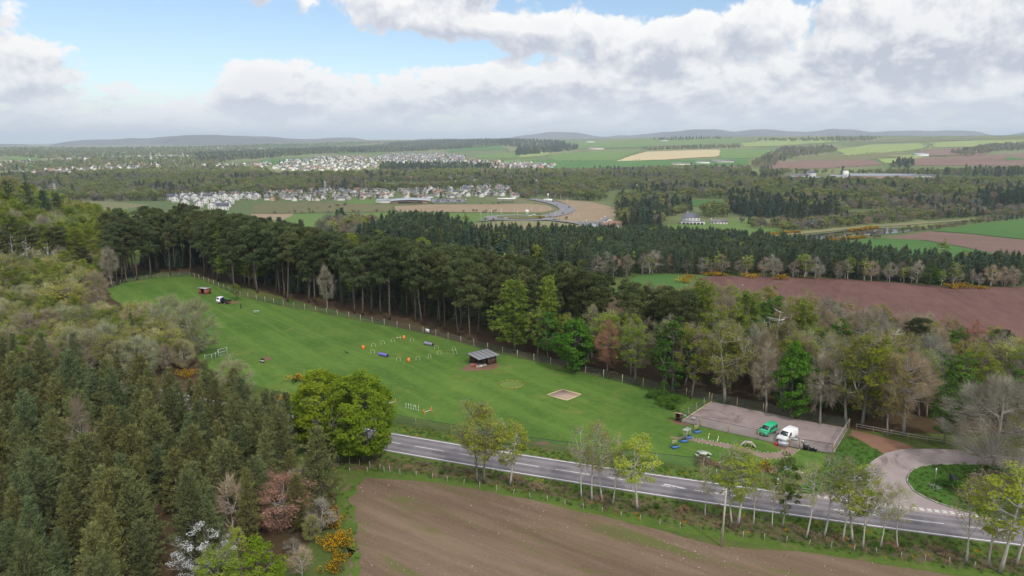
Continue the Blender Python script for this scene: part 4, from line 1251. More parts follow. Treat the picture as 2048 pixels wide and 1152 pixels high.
# mixed wood fill behind its front row
ridge_poly = ridge
mixed = np.concatenate([fr_off[k8:], [(48, 145), (72, 131), (100, 127), (112, 124), (160, 122), (185, 150), (125, 158), (90, 178), (60, 205), (26, 200)]])
pts = scatter(mixed, 5.4)
GM = 'bare and budding trees of the mixed wood behind the car park'
kinds = [(BARE, 'bare brown twiggy tree in the mixed wood', GM), (BUD, 'budding olive tree in the mixed wood', GM), (LEAFY, 'fresh green tree in the mixed wood', GM),
         (COPPER, 'rusty brown twiggy tree in the mixed wood', GM), (DARKL, 'dark green tree in the mixed wood', GM), (GOLD, 'golden budding tree in the mixed wood', GM)]
for x, y in pts:
    w_ = np.array([.27, .31, .24, .03, .10, .05]) if x > 45 else np.array([.10, .26, .28, .04, .30, .02])
    h = RNG.uniform(12.5, 16.5) - 3.0 * sst((x - 70) / 60)
    if not in_frame(x, y, h) or not free(x, y, 3.6) or inside([(x, y)], ridge_poly)[0]: continue
    pr, lb, gp = kinds[int(RNG.choice(6, p=w_ / w_.sum()))]
    lb = lb.replace('in the mixed wood', near_to(project(x, y, 0)[0], [(1130, 'in the wood above the sand pit'), (1300, 'in the wood above the field corner'), (1450, 'in the wood behind the left half of the car park'), (1600, 'in the wood behind the vans'), (1740, 'in the wood above the red track'), (1850, 'in the wood behind the rail fence'), (1980, 'in the wood behind the wide bare tree')]))
    place(pick(pr), x, y, h, lb, gp, wid=RNG.uniform(.85, 1.1))
for _ in range(26):                                              # saplings and shrubs along the back of the car park
    x = RNG.uniform(40, 150); y = 133 + RNG.uniform(2, 16) - (x - 60) * 0.12 + max(0, 62 - x) * .6
    if inside([(x, y)], mixed)[0]: place(pick(SHRUB + SCRUB), x, y, RNG.uniform(1.0, 2.2), 'low shrub on the floor of the mixed wood', 'undergrowth shrubs of the mixed wood', 'shrub', 'shrub')
# dark conifers of the left foreground
fore = [(-27, 93), (-33, 83), (-46, 75), (-38, 60), (-30, 44), (-60, 30), (-110, 40), (-160, 120), (-140, 160), (-104, 152), (-86, 139), (-64, 130), (-50, 125), (-41, 117), (-31, 102)]
pts = scatter(fore, 4.9)
GF = 'young dark pines crowding the left foreground'
n_ = 0
dd = np.hypot(pts[:, 0], pts[:, 1])
for x, y in pts[np.argsort(dd)]:
    h = RNG.uniform(8.5, 14.5)
    if not in_frame(x, y, h, 90) or not free(x, y, 2.6) or n_ >= 295: continue
    if math.hypot(x, y) < 52: continue
    n_ += 1
    qx, qy, _ = project(x, y, float(H(x, y)) + h)
    lb = '%s dark young pine %s' % ('tall' if h > 12.5 else 'short' if h < 10.5 else 'middle-sized', near_to(qx + 3000 * (qy > 900), [(20, 'at the upper left edge of the foreground wood'), (150, 'near the pale half-dead tree'), (300, 'in front of the left slope trees'), (420, 'below the pale willows'), (540, 'next to the hidden stretch of road'), (620, 'left of the big round sycamore'),
        (3020, 'in the bottom left corner of the picture'), (3180, 'at the bottom of the foreground wood'), (3330, 'left of the white blossoming tree'), (3460, 'behind the white blossoming tree'), (3580, 'behind the pinkish copper tree')]))
    place(pick(PINE), x, y, h, lb, GF, wid=RNG.uniform(.95, 1.2))
at_depth(150, 100, 795, BARE[0], 'pale half-dead tree sticking out of the foreground pines', wid=.4)
at_depth(545, 108, 780, PINE, 'dark pine at the edge of the foreground wood against the road', wid=.85)
at_depth(505, 106, 800, PINE, 'dark pine second from the road at the edge of the foreground wood', wid=.9)
at_depth(560, 92, 948, COPBIG, 'pinkish copper budding tree at the edge of the foreground pines', wid=1.45, rz=1.0)
at_depth(640, 99, 952, WILLOW, 'olive scrubby tree above the gorse bushes', wid=.9)
at_depth(622, 88, 1030, GOLD, 'small gold-green tree left of the gorse bushes', wid=.8)
at_depth(600, 80, 1098, BARE_S, 'brown bare thicket at the bottom left of the gorse bushes', wid=1.7)
at_depth(640, 90, 1000, BARE_S, 'low brown thicket just above the gorse', wid=1.7)
at_depth(455, 88, 958, BARE_S, 'bare brown twiggy tree left of the copper tree', wid=1.1)
at_depth(400, 79, 1052, BLOS, 'white blossoming tree among the foreground pines', wid=1.25)
at_depth(508, 76, 1090, LIME, 'bright lime-green bushy tree at the bottom of the picture', wid=1.1)
at_depth(430, 74, 1095, LEAFY[1], 'soft green tree left of the bright lime-green one', wid=1.6)
at_depth(470, 82, 1050, SAP_G, 'small lime-green tree behind the white blossom', wid=1.1)
at_depth(585, 84, 1075, BARE_S, 'bare brown thicket right of the lime-green tree', wid=1.5)
at_depth(620, 92, 1010, BARE_S, 'bare scrubby tree behind the gorse at the wood edge', wid=1.5)
at_depth(600, 96, 930, WILLOW, 'low olive scrubby tree beside the copper tree', wid=1.0)
for k, (px, py) in enumerate([(668, 1052), (676, 1078), (660, 1098), (682, 1118), (672, 1142), (690, 1092), (655, 1040)]):
    x, y = g1(px, py)
    place(GORSE[k % 3], x, y, RNG.uniform(1.2, 1.9), 'yellow flowering gorse bush on the edge of the ploughed field', 'gorse bushes by the ploughed field', 'bush', wid=1.0)
for px, py, lb in [(1536, 944, 'yellow gorse bush beside the heap of coloured boards'), (592, 764, 'yellow gorse bush by the corner of the dog field'), (372, 755, 'yellow gorse bush behind the foreground pines'),
                   (458, 790, 'yellow gorse bush left of the road end'), (566, 806, 'small yellow gorse bush left of the big sycamore')]:
    x, y = g1(px, py); place(pick(GORSE), x, y, 2.0, lb, None, 'bush', wid=1.1)
x, y = g1(552, 838); place(BLOS, x, y, 4.6, 'pale blossoming bush left of the big round sycamore', None, 'tree', wid=.9)
# hillside on the left: larch, willow, bare and gold trees
for (px, py, tp_, pr, lb, wd_) in [
    (392, 708, 598, WILLOW, 'pale rounded willow at the field edge, nearest the gate', 1.1),
    (345, 690, 590, WILLOW, 'tall pale grey-green willow overlapping the field', 1.1),
    (300, 672, 604, WILLOW, 'pale willow behind the two at the field edge', 1.0),
    (265, 700, 625, PINE, 'dark conifer in front of the pale willows', 1.1),
    (470, 790, 712, WILLOW, 'thin bare-looking willow in front of the field bench', 1.1),
    (430, 780, 740, WILLOW, 'low thin willow beside the field gate', 1.0),
    (130, 640, 560, GOLD, 'broad golden-green rounded tree on the left slope', 1.5),
    (60, 700, 620, BARE, 'brown bare tree at the left edge of the slope', 1.2),
    (195, 610, 540, BARE, 'rounded brown bare tree left of the field corner', 1.3),
    (215, 560, 495, LEAFY, 'small fresh green tree beside the pale bare tree', .9),
    (170, 690, 610, GOLD, 'olive gold tree below the brown bare one on the slope', 1.2),
    (100, 650, 585, LEAFY, 'green tree between the golden ones on the left slope', 1.4),
    (30, 640, 580, LEAFY, 'green bushy tree at the left picture edge', 1.4),
    (225, 680, 612, LEAFY, 'green-leafed tree left of the willows', 1.2),
    (330, 740, 668, LEAFY, 'small lime-green tree below the willows', .9),
    (60, 555, 470, DEADB, 'white dead pine, left of the pair with level branches', .7),
    (102, 560, 482, DEADB, 'white dead pine with many level branches on the left slope', 1.3),
    (78, 568, 512, SNAG, 'short forked white dead tree between the dead pines', 1.2),
    (28, 555, 474, SNAG, 'slim white dead stem near the left picture edge', .7),
    (5, 560, 478, SNAG, 'white dead stem at the left picture edge', .7),
    (130, 546, 452, SCOTS, 'dark spreading pine behind the white dead trees', 1.5),
    (55, 544, 450, SCOTS, 'dark spreading pine at the left behind the dead stems', 1.5),
    (172, 560, 492, SCOTS, 'brownish dark pine right of the dead trees', 1.4),
    (20, 546, 462, SCOTS, 'dark pine at the left picture edge', 1.4),
]:
    spot(px, py, tp_, pr, lb, wid=wd_)
slope = [(-78, 152), (-86, 182), (-112, 205), (-122, 228), (-158, 255), (-160, 285), (-176, 290), (-186, 335), (-235, 420), (-360, 420), (-260, 240), (-165, 160), (-110, 156)]
pts = scatter(slope, 5.6)
GL = 'mixed trees on the left slope'
kinds = [(LARCH, 'bright green larch on the left slope', GL), (WILLOW, 'pale twiggy tree on the left slope', GL), (BARE, 'brown bare tree on the left slope', GL),
         (GOLD, 'golden budding tree on the left slope', GL), (LEAFY, 'fresh green tree on the left slope', GL), (PINE, 'dark conifer on the left slope', GL)]
for x, y in pts[np.argsort(np.hypot(pts[:, 0], pts[:, 1]))]:
    if y > 335 and RNG.uniform() < .4: continue
    if y > 285: w_ = np.array([.66, .0, .06, .06, .18, .04]); h = RNG.uniform(15, 20)
    elif y > 225: w_ = np.array([.30, .08, .05, .20, .35, .02]); h = RNG.uniform(9, 13)
    else: w_ = np.array([.06, .22, .08, .28, .30, .06]); h = RNG.uniform(7, 10.5)
    if y > 255:
        h = capped(x, y, h, LEFT_TOP)
        if h < 7: continue
    qx, qy, _ = project(x, y, float(H(x, y)) + h)
    if 195 < qx < 450 and qy < 600 and y < 275:
        h = top_height(x, y, RNG.uniform(604, 640))
        if h < 4: continue
    if not in_frame(x, y, h) or not free(x, y, 3.8): continue
    pr, lb, gp = kinds[int(RNG.choice(6, p=w_ / w_.sum()))]
    lb = lb.replace('on the left slope', near_to(project(x, y, 20)[0], [(0, 'on the upper slope at the left picture edge'), (80, 'on the upper slope above the white dead pines'), (160, 'on the upper slope left of the dark pines'), (240, 'on the slope just behind the left end of the pines')]) if y > 270 else near_to(project(x, y, 0)[0], [(0, 'at the left edge below the dead stems'), (100, 'below the white dead pines'), (220, 'below the field corner'), (330, 'between the pines and the pale willows'), (420, 'near the field gate')]))
    place(pick(pr), x, y, h, lb, gp, wid=RNG.uniform(1.0, 1.3))
for (px, yy, tp_) in [(15, 330, 362), (50, 335, 358), (85, 330, 380), (110, 340, 388), (-15, 330, 366), (140, 345, 412)]:
    at_depth(px, yy, tp_, PLANT, 'dark spruce on the skyline of the left slope', 'dark spruces topping the left slope', wid=1.1)

# verge scrub and the rough strip by the field fence
for _ in range(46):
    px = RNG.uniform(780, 2040); base = np.interp(px, [640, 780, 950, 1250, 1550, 1850, 2048], [930, 935, 958, 1015, 1070, 1115, 1142])
    x, y = g1(px, base + RNG.uniform(-16, 2))
    dry = RNG.uniform() < .6
    place(pick(SCRUB if dry else SHRUB), x, y, RNG.uniform(.4, 1.0), 'brown tangled scrub on the roadside bank' if dry else 'low green shrub on the roadside bank', 'scrub on the roadside bank', 'shrub', 'shrub')
for px, py, h in [(1330, 812, 2.2), (1345, 820, 2.0), (1320, 800, 2.6), (1300, 796, 1.6), (1352, 806, 2.4)]:
    x, y = g1(px, py); place(pick(SHRUB), x, y, h, 'green shrub in the thicket beside the car park hut', 'green shrubs beside the car park hut', 'shrub', 'shrub')
for px, py in [(1430, 935), (1455, 940), (1400, 930), (1480, 942), (1410, 925)]:
    x, y = g1(px, py); place(pick(SCRUB), x, y, 1.2, 'dark brown hedge shrub below the picnic table', 'brown shrubs below the picnic table', 'shrub', 'shrub')
# ------------------------------------------------------------------ the valley: fields
def fld(pts, mat, name='field', off=None, step=60):
    w = GP(pts)
    d = float(np.median(np.hypot(w[:, 0], w[:, 1])))
    drape(name, rough(w, max(8, d / 60), d / 1500), mat, off if off else 0.10 + d / 2500, step=max(15, d / 14))


for pts, mat in [
    ([(545, 446), (575, 430), (640, 427), (745, 425.5), (900, 426), (1085, 427), (1000, 440), (930, 446), (860, 452), (700, 474), (620, 476)], 'far_green'),
    ([(500, 428), (588, 428), (566, 441), (505, 441)], 'far_tan'),
    ([(505, 408), (620, 404), (700, 407), (790, 410), (780, 424), (640, 426), (560, 427), (505, 427)], 'far_olive'),
    ([(620, 413), (690, 410.5), (720, 412), (640, 418)], 'far_brown'),
    ([(690, 400), (760, 399), (760, 408), (700, 409)], 'far_green'),
    ([(790, 413), (860, 409.5), (1000, 409.5), (1060, 408), (1095, 412), (1110, 420), (1085, 426), (900, 425), (790, 424)], 'far_tan'),
    ([(1112, 400), (1180, 404), (1230, 416), (1234, 428), (1225, 446), (1160, 450), (1105, 438), (1135, 424), (1140, 412)], 'far_tan'),
    ([(930, 452), (1010, 442), (1100, 443), (1165, 452), (1130, 462), (1000, 464), (930, 462)], 'far_pale'),
    ([(1325, 452), (1400, 443), (1460, 440), (1560, 446), (1562, 470), (1480, 480), (1340, 478)], 'far_green'),
    ([(1378, 400), (1452, 402), (1440, 412), (1385, 414)], 'far_lush'),
    ([(1470, 403), (1500, 402), (1500, 408), (1470, 409)], 'far_lush'),
    ([(1632, 490), (1700, 483), (1760, 478), (1800, 477), (1850, 482), (1920, 494), (1990, 508), (1960, 514), (1800, 514), (1690, 508)], 'far_lush'),
    ([(1765, 477), (1860, 463), (1950, 470), (2060, 482), (2060, 512), (1992, 509), (1925, 494), (1850, 481)], 'far_brown'),
    ([(1862, 462), (1960, 448), (2070, 436), (2070, 481), (1950, 469)], 'far_lush'),
    ([(1690, 404), (1850, 398), (1860, 403), (1700, 409)], 'far_green'),
    ([(1610, 440), (1680, 436), (1700, 440), (1620, 446)], 'far_lush'),
]: fld(pts, mat)
for pts, mat in [
    ([(1040, 319), (1200, 320), (1320, 322), (1500, 317), (1498, 330), (1300, 334), (1100, 338), (1060, 330)], 'far_lush'),
    ([(1232, 323), (1292, 304), (1400, 300), (1462, 300), (1430, 314), (1330, 320)], 'far_stubble'),
    ([(1092, 312), (1180, 303), (1288, 300), (1235, 321), (1110, 322)], 'far_green'),
    ([(1128, 285), (1300, 279.5), (1470, 277), (1490, 286), (1400, 291), (1250, 296), (1130, 298)], 'far_green'),
    ([(1440, 300), (1500, 298), (1560, 300), (1540, 316), (1440, 318)], 'far_green'),
    ([(1480, 287), (1560, 279), (1660, 277), (1680, 284), (1560, 292), (1490, 294)], 'far_lime'),
    ([(1672, 300), (1740, 290), (1840, 287), (1850, 296), (1800, 304), (1690, 312)], 'far_lime'),
    ([(1590, 316), (1680, 308), (1800, 305), (1840, 312), (1720, 320), (1600, 322)], 'far_olive'),
    ([(1520, 325), (1600, 322), (1740, 319), (1770, 330), (1640, 338), (1520, 338)], 'far_brown'),
    ([(1755, 318), (1800, 317), (1800, 324), (1770, 328)], 'far_lime'),
    ([(1830, 302), (1930, 295), (1990, 300), (1960, 312), (1850, 312)], 'far_brown'),
    ([(1820, 316), (1920, 314), (2060, 306), (2060, 332), (1830, 332)], 'far_brown'),
    ([(1790, 304), (1850, 314), (1830, 318), (1780, 314)], 'far_lime'),
    ([(2010, 312), (2060, 304), (2060, 330), (2012, 326)], 'far_lush'),
    ([(1860, 286), (1960, 281), (2060, 279), (2060, 290), (1960, 294), (1870, 296)], 'far_lime'),
    ([(1700, 281), (1900, 276.5), (2060, 275.5), (2060, 278), (1880, 282), (1720, 286)], 'far_olive'),
    ([(950, 310), (1030, 306), (1060, 312), (1020, 318), (950, 318)], 'far_green'),
    ([(960, 325), (1060, 318), (1100, 324), (1050, 332), (960, 332)], 'far_green'),
    ([(1040, 300), (1090, 297), (1100, 310), (1040, 316)], 'far_lime'),
    ([(880, 297), (1000, 292), (1020, 300), (900, 304)], 'far_lush'),
    ([(520, 320), (600, 314), (650, 314), (620, 325), (530, 329)], 'far_lush'),
    ([(500, 291), (620, 286), (720, 284), (730, 288), (600, 294), (500, 297)], 'far_lush'),
    ([(560, 289), (680, 284), (700, 286), (600, 291)], 'far_pale'),
    ([(640, 300), (760, 296), (790, 303), (680, 308)], 'far_lush'),
    ([(20, 331), (120, 325), (180, 330), (60, 338)], 'far_lush'),
    ([(0, 315), (60, 308), (120, 312), (40, 322)], 'far_green'),
    ([(0, 304), (90, 300), (150, 303), (30, 310)], 'far_olive'),
]: fld(pts, mat)
# canal with its towpath bank
fld([(1560, 478), (1620, 470), (1690, 462), (1760, 457), (1830, 455), (1850, 458), (1800, 466), (1720, 473), (1650, 480), (1600, 484)], 'water', 'canal', 0.35)
fld([(1548, 470), (1620, 463), (1700, 455), (1790, 449), (1880, 443), (1972, 436), (1972, 438), (1880, 445.5), (1790, 452), (1700, 458.5), (1620, 467), (1548, 473)], 'far_pale', 'towpath', 0.5)
fld([(1640, 441), (1700, 436), (1706, 437.5), (1642, 443)], 'water', 'canal', 0.5)


def strip(name, line, width, mat, off=0.6):
    w = GP(line); t_ = np.gradient(w, axis=0); n_ = np.stack([-t_[:, 1], t_[:, 0]], 1); n_ /= np.linalg.norm(n_, axis=1)[:, None]
    return drape(name, np.concatenate([w + n_ * width / 2, (w - n_ * width / 2)[::-1]]), mat, off, step=25)


dual = [(1062, 399), (1080, 401), (1100, 405), (1118, 410), (1130, 415), (1135, 420), (1130, 425), (1118, 429), (1100, 433), (1075, 436)]
strip('dual_carriageway', dual, 20, 'far_asphalt', 1.0)
strip('link_road', [(1050, 439), (1080, 439.5), (1110, 442), (1140, 445.5), (1165, 450)], 8, 'far_asphalt', 0.9)
strip('link_road', [(960, 443), (990, 440), (1010, 438)], 9, 'far_asphalt', 0.9)
c0 = np.array(g1(1040, 436.5))
ring = [c0 + 40 * np.array([math.cos(a), math.sin(a)]) for a in np.linspace(0, 2 * PI, 30, endpoint=False)]
drape('roundabout', ring, 'far_asphalt', 0.8, step=20)
ring = [c0 + 26 * np.array([math.cos(a), math.sin(a)]) for a in np.linspace(0, 2 * PI, 30, endpoint=False)]
drape('roundabout_island', ring, 'far_olive', 1.3, step=20)

# ------------------------------------------------------------------ plantation and far woods
def flat_tree(kind, seed):
    """a whole small tree in one mesh, for places where its parts cannot be told apart"""
    rng = np.random.default_rng(seed); mb = MB()
    if kind == 'round':
        h, r = 13.0, 5.0; nl = 22
        mb.tube([(0, 0, 0), (0, 0, h * .6)], [.3, .1], 4, mat=1)
        u = unit(rng.normal(0, 1, (nl, 3))); c = u * rng.uniform(.35, .8, (nl, 1)) * np.array([r, r, h * .40]) + [0, 0, h * .55]
        n = 22
        P = np.repeat(c, n, 0) + unit(rng.normal(0, 1, (nl * n, 3))) * rng.uniform(.5, 1, (nl * n, 1)) * np.array([1.7, 1.7, 1.35])
        P[:, 2] = np.maximum(P[:, 2], .4)
        leaves(mb, P, 1.05, rng, np.repeat(rng.uniform(.1, .9, nl), n) + rng.normal(0, .12, nl * n), .5)
        return mb, h
    if kind == 'cone':
        h, r = 15.0, 2.9
        mb.tube([(0, 0, 0), (0, 0, h * .9)], [.25, .03], 4, mat=1)
        n = 330; t_ = rng.uniform(0, 1, n) ** 1.3; a = rng.uniform(0, 2 * PI, n); rr = r * (1 - t_) ** .8 * rng.uniform(.45, 1, n)
        P = np.stack([np.cos(a) * rr, np.sin(a) * rr, h * (.1 + .87 * t_)], 1)
        D = np.stack([np.cos(a), np.sin(a), np.full(n, .1)], 1)
        blades(mb, P, D, 1.15, .42, 3, rng, .6, np.clip(rng.normal(.5, .25, n), 0, 1))
        return mb, h
    h, r = 12.0, 4.2                                              # bare
    mb.tube([(0, 0, 0), (0, 0, h * .6)], [.22, .08], 4, mat=1)
    n = 700; u = unit(rng.normal(0, 1, (n, 3))); P = u * rng.uniform(.3, .95, (n, 1)) * np.array([r, r, h * .42]) + [0, 0, h * .55]
    blades(mb, P, u + [0, 0, .6], 1.5, .13, 2, rng, .6, rng.uniform(0, 1, n))
    return mb, h


def far_col(name, spec):
    col = bpy.data.collections.new(name)
    for k, (kind, mat, seed) in enumerate(spec):
        mb, h = flat_tree(kind, seed)
        ob = bpy.data.objects.new('%s_%02d' % (name, k), mb.mesh(name, [mat, 'dark_bark'])); col.objects.link(ob)
    return col


COL_MIX = far_col('mixed', [('round', 'far_broadleaf', 1), ('round', 'far_broadleaf', 2), ('round', 'far_broadleaf', 3), ('bare', 'far_grey', 4), ('round', 'far_grey', 5), ('cone', 'far_conifer', 6), ('cone', 'far_conifer', 7)])
COL_PLT = far_col('planted', [('cone', 'plantation_needles', 11), ('cone', 'plantation_needles', 12), ('cone', 'far_conifer', 13), ('round', 'larch_needles', 14)])
COL_GOR = bpy.data.collections.new('gorse')
ob = bpy.data.objects.new('gorse_00', GORSE[0].crown); COL_GOR.objects.link(ob)


def instancer(name, col, P, idx, rot, scl, label, dz=-0.3):
    """one mass of plants: points that carry whole plants"""
    me = bpy.data.meshes.new(name); n = len(P)
    V = np.c_[P, H(P[:, 0], P[:, 1]) + dz].astype(np.float32)
    me.vertices.add(n); me.vertices.foreach_set('co', V.reshape(-1))
    me.attributes.new('idx', 'INT', 'POINT').data.foreach_set('value', np.asarray(idx, np.int32))
    me.attributes.new('rot', 'FLOAT_VECTOR', 'POINT').data.foreach_set('vector', np.c_[np.zeros(n), np.zeros(n), rot].astype(np.float32).reshape(-1))
    me.attributes.new('scl', 'FLOAT_VECTOR', 'POINT').data.foreach_set('vector', np.asarray(scl, np.float32).reshape(-1))
    me.update()
    ng = bpy.data.node_groups.new(name, 'GeometryNodeTree')
    ng.interface.new_socket('Geometry', in_out='INPUT', socket_type='NodeSocketGeometry')
    ng.interface.new_socket('Geometry', in_out='OUTPUT', socket_type='NodeSocketGeometry')
    gi = ng.nodes.new('NodeGroupInput'); go = ng.nodes.new('NodeGroupOutput')
    iop = ng.nodes.new('GeometryNodeInstanceOnPoints'); ci = ng.nodes.new('GeometryNodeCollectionInfo')
    ci.inputs['Collection'].default_value = col; ci.inputs['Separate Children'].default_value = True; ci.inputs['Reset Children'].default_value = True
    def na(nm, typ):
        nd = ng.nodes.new('GeometryNodeInputNamedAttribute'); nd.data_type = typ; nd.inputs['Name'].default_value = nm; return nd.outputs['Attribute']
    ng.links.new(gi.outputs[0], iop.inputs['Points']); ng.links.new(ci.outputs[0], iop.inputs['Instance'])
    iop.inputs['Pick Instance'].default_value = True
    ng.links.new(na('idx', 'INT'), iop.inputs['Instance Index'])
    ng.links.new(na('rot', 'FLOAT_VECTOR'), iop.inputs['Rotation'])
    ng.links.new(na('scl', 'FLOAT_VECTOR'), iop.inputs['Scale'])
    ng.links.new(iop.outputs[0], go.inputs[0])
    o = link(name, me)
    md = o.modifiers.new('plants', 'NODES'); md.node_group = ng
    return tag(o, label, kind='stuff')


def wood(px_poly, label, weights, spacing, size=1.0, world=False, name='woodland', col=None, cut=None, thin=1.0, avoid=None):
    w = np.asarray(px_poly, float) if world else GP(px_poly)
    P = scatter(w, spacing)
    if thin < 1: P = P[RNG.uniform(0, 1, len(P)) < thin]
    if avoid is not None: P = P[~inside(P, avoid)]
    if cut is not None: P = P[cut(P)]
    n = len(P); col = col or COL_MIX
    weights = np.asarray(weights, float) / np.sum(weights)
    # neighbouring trees tend to be of one kind
    f = (np.sin(P[:, 0] / 47 + 1.7) + np.sin(P[:, 1] / 61 + .3) + np.sin((P[:, 0] + P[:, 1]) / 29)) / 6 + .5 + RNG.normal(0, .22, n)
    order = np.argsort(np.argsort(f)) / max(n, 1)
    idx = np.searchsorted(np.cumsum(weights), order, side='right').clip(0, len(weights) - 1)
    s = 1.14 * size * RNG.uniform(.7, 1.2, n)
    instancer(name, col, P, idx, RNG.uniform(0, 2 * PI, n), np.c_[s * 1.05, s * 1.05, s * RNG.uniform(.85, 1.15, n)], label)
    return n


MIXW = [3, 3, 3, 1.5, 1.2, .4, .4]
GREYW = [1.2, 1.2, 1, 2.6, 2, .5, .5]
DARKW = [.5, .5, .5, .5, .3, 4, 4]
NW = 0
# plantation below the ridge: 290 nearest-showing trees single, the rest one mass
near_edge = GP([(1180, 562), (1230, 556), (1290, 548), (1380, 549), (1440, 549), (1560, 553), (1700, 559), (1800, 565), (1880, 572), (2070, 572)])
plant_poly = np.concatenate([[(-118, 395), (-60, 372), (0, 345), (30, 335)], near_edge, [(330, 352), (262, 430), (215, 490), (190, 520), (120, 566), (60, 572), (0, 560), (-40, 545), (-95, 510), (-125, 450)]])
P = scatter(plant_poly, 4.6)
keep = np.array([in_frame(a, b, 12, 10) for a, b in P]); P = P[keep]
keep = np.array([project(a, b, -20)[0] > 700 and capped(a, b, 12, PLANT_TOP) > 9.5 for a, b in P]); P = P[keep]
seen = np.argsort(np.hypot(P[:, 0], P[:, 1]) - 40 * (P[:, 0] > 40))
edge_first = seen[:240]
GPL = 'conifers along the near edge of the plantation'
for x, y in P[edge_first]:
    tr = pick(PLANT); h = RNG.uniform(10.5, 13.5)
    lb = '%s plantation conifer %s' % ('tall dark' if h > 12 else 'small dark', near_to(project(x, y, -12)[0], [(800, 'on the wooded mound'), (1000, 'above the pine ridge'), (1160, 'left of the pair of broad bare trees'), (1240, 'behind the pair of broad bare trees'), (1410, 'behind the silvery willows'), (1520, 'left of the tall spreading birch'), (1620, 'behind the tall spreading birch'), (1740, 'left of the big round dark-green tree'), (1860, 'behind the big round dark-green tree'), (1980, 'at the right end of the far ploughed field')]))
    place(tr, x, y, h, lb, GPL, wid=RNG.uniform(.9, 1.15), name='plantation_tree')
rest = P[seen[240:]]
n = len(rest); s = RNG.uniform(.7, .98, n)
instancer('plantation', COL_PLT, rest, RNG.choice(4, n, p=[.42, .36, .155, .065]), RNG.uniform(0, 6.28, n), np.c_[s * .85, s * .85, s], 'dense dark conifer plantation filling the middle of the valley side')
GE = 'pale birches and bare trees fringing the plantation'
ne = [(1190, 560), (1205, 556), (1222, 555), (1240, 553), (1258, 551), (1275, 550), (1298, 548), (1310, 549), (1330, 547), (1352, 548), (1375, 549), (1398, 550), (1420, 551), (1448, 552), (1475, 553), (1500, 554),
      (1530, 555), (1556, 556), (1585, 557), (1608, 557.5), (1640, 559), (1670, 560), (1700, 561), (1725, 563), (1750, 564), (1775, 566), (1800, 567), (1822, 569), (1890, 574), (1915, 574), (1945, 575), (1970, 575), (2000, 575), (2030, 576)]
for k, (a, b) in enumerate(ne):
  for rep_ in range(2):
    x, y = g1(a + RNG.uniform(-12, 12), b - 1 - rep_ * 1.5)
    if RNG.uniform() < .3: place(pick(BIRCH), x, y, RNG.uniform(7, 13), 'fresh green birch on the near edge of the plantation', GE, wid=1.2)
    else: place(pick(BARE_S), x, y, RNG.uniform(6, 11.5), 'pale bare tree on the near edge of the plantation', GE, wid=1.3)
for px, py, tp_, pr, lb, wd_ in [(1608, 557, 503, BIRCH[0], 'tall spreading pale-green birch in front of the dark plantation', 1.6), (1858, 573, 524, DARKL[0], 'big round dark-green tree at the edge of the far ploughed field', 1.25),
                                 (1210, 556, 503, BARE[0], 'broad bare pale tree, left of the pair before the plantation', 1.0), (1252, 555, 508, BARE[1], 'broad bare pale tree, right of the pair before the plantation', 1.1),
                                 (1298, 549, 512, BIRCH[1], 'light green birch beside the pair of broad bare trees', 1.4), (1165, 552, 517, LEAFY[0], 'round green tree before the plantation, left of the bare pair', 1.3),
                                 (845, 520, 475, SYC_Y[0], 'bright lime-green round tree in front of the wooded mound', 1.2), (1018, 530, 493, LEAFY[1], 'lime-green tree rising above the pines in mid valley', 1.5),
                                 (1400, 548, 524, WILLOW[0], 'silvery round willow beside the small green field', 1.4), (1425, 546, 526, WILLOW[1], 'second silvery willow next to the gorse', 1.2)]:
    spot(px, py, tp_, pr, lb, wid=wd_)
for k, (px, py) in enumerate([(1418, 552), (1430, 551), (1442, 552), (1380, 558), (1372, 566), (1500, 556), (1560, 559), (1900, 577), (1925, 577), (1960, 578)]):
    x, y = g1(px, py); place(pick(GORSE), x, y, RNG.uniform(1.8, 2.8), 'orange-yellow gorse bush along the edge of the far ploughed field', 'gorse along the far ploughed field', 'bush', wid=1.6)
for a in np.linspace(.08, .92, 15):                              # scattered larch and birch inside the plantation
    x, y = plant_poly.min(0) + (plant_poly.max(0) - plant_poly.min(0)) * [a, RNG.uniform(.2, .8)]
    for _ in range(20):
        if inside([(x, y)], plant_poly)[0]: break
        y = RNG.uniform(330, 560)
    if inside([(x, y)], plant_poly)[0]: place(pick(BIRCH), x, y, RNG.uniform(12.5, 15), 'light green birch standing among the dark plantation trees', 'green birches inside the plantation', wid=1.4)
# scrub in front of the mound and along the foot of the ridge
NW += wood([(640, 470), (690, 452), (745, 452), (745, 485), (690, 492), (640, 488)], 'grey-green trees in the gap left of the wooded mound', GREYW, 8, .85)
NW += wood([(-40, 250), (40, 262), (60, 300), (30, 345), (-60, 372), (-110, 400), (-150, 400), (-120, 365), (-60, 318)], 'dark trees on the back slope of the pine ridge', DARKW, 8, .9, world=True, cut=lambda P: np.array([capped(a, b, 13, RIDGE_TOP) > 11 for a, b in P]))
# young conifers added under the tall pines to darken the gaps between stems
und = np.concatenate([fr_off[1:k8 + 3] + nf[1:k8 + 3] * 11, [(26, 196), (0, 240), (-60, 315), (-120, 372), (-168, 350), (-165, 300), (-140, 305)]])
P_u = scatter(und, 4.6); n = len(P_u); s = RNG.uniform(.35, .72, n)
instancer('gap_filler_conifers', COL_PLT, P_u, RNG.choice(3, n), RNG.uniform(0, 6.28, n), np.c_[s, s, s], 'young conifers added to darken the gaps between the pine stems')
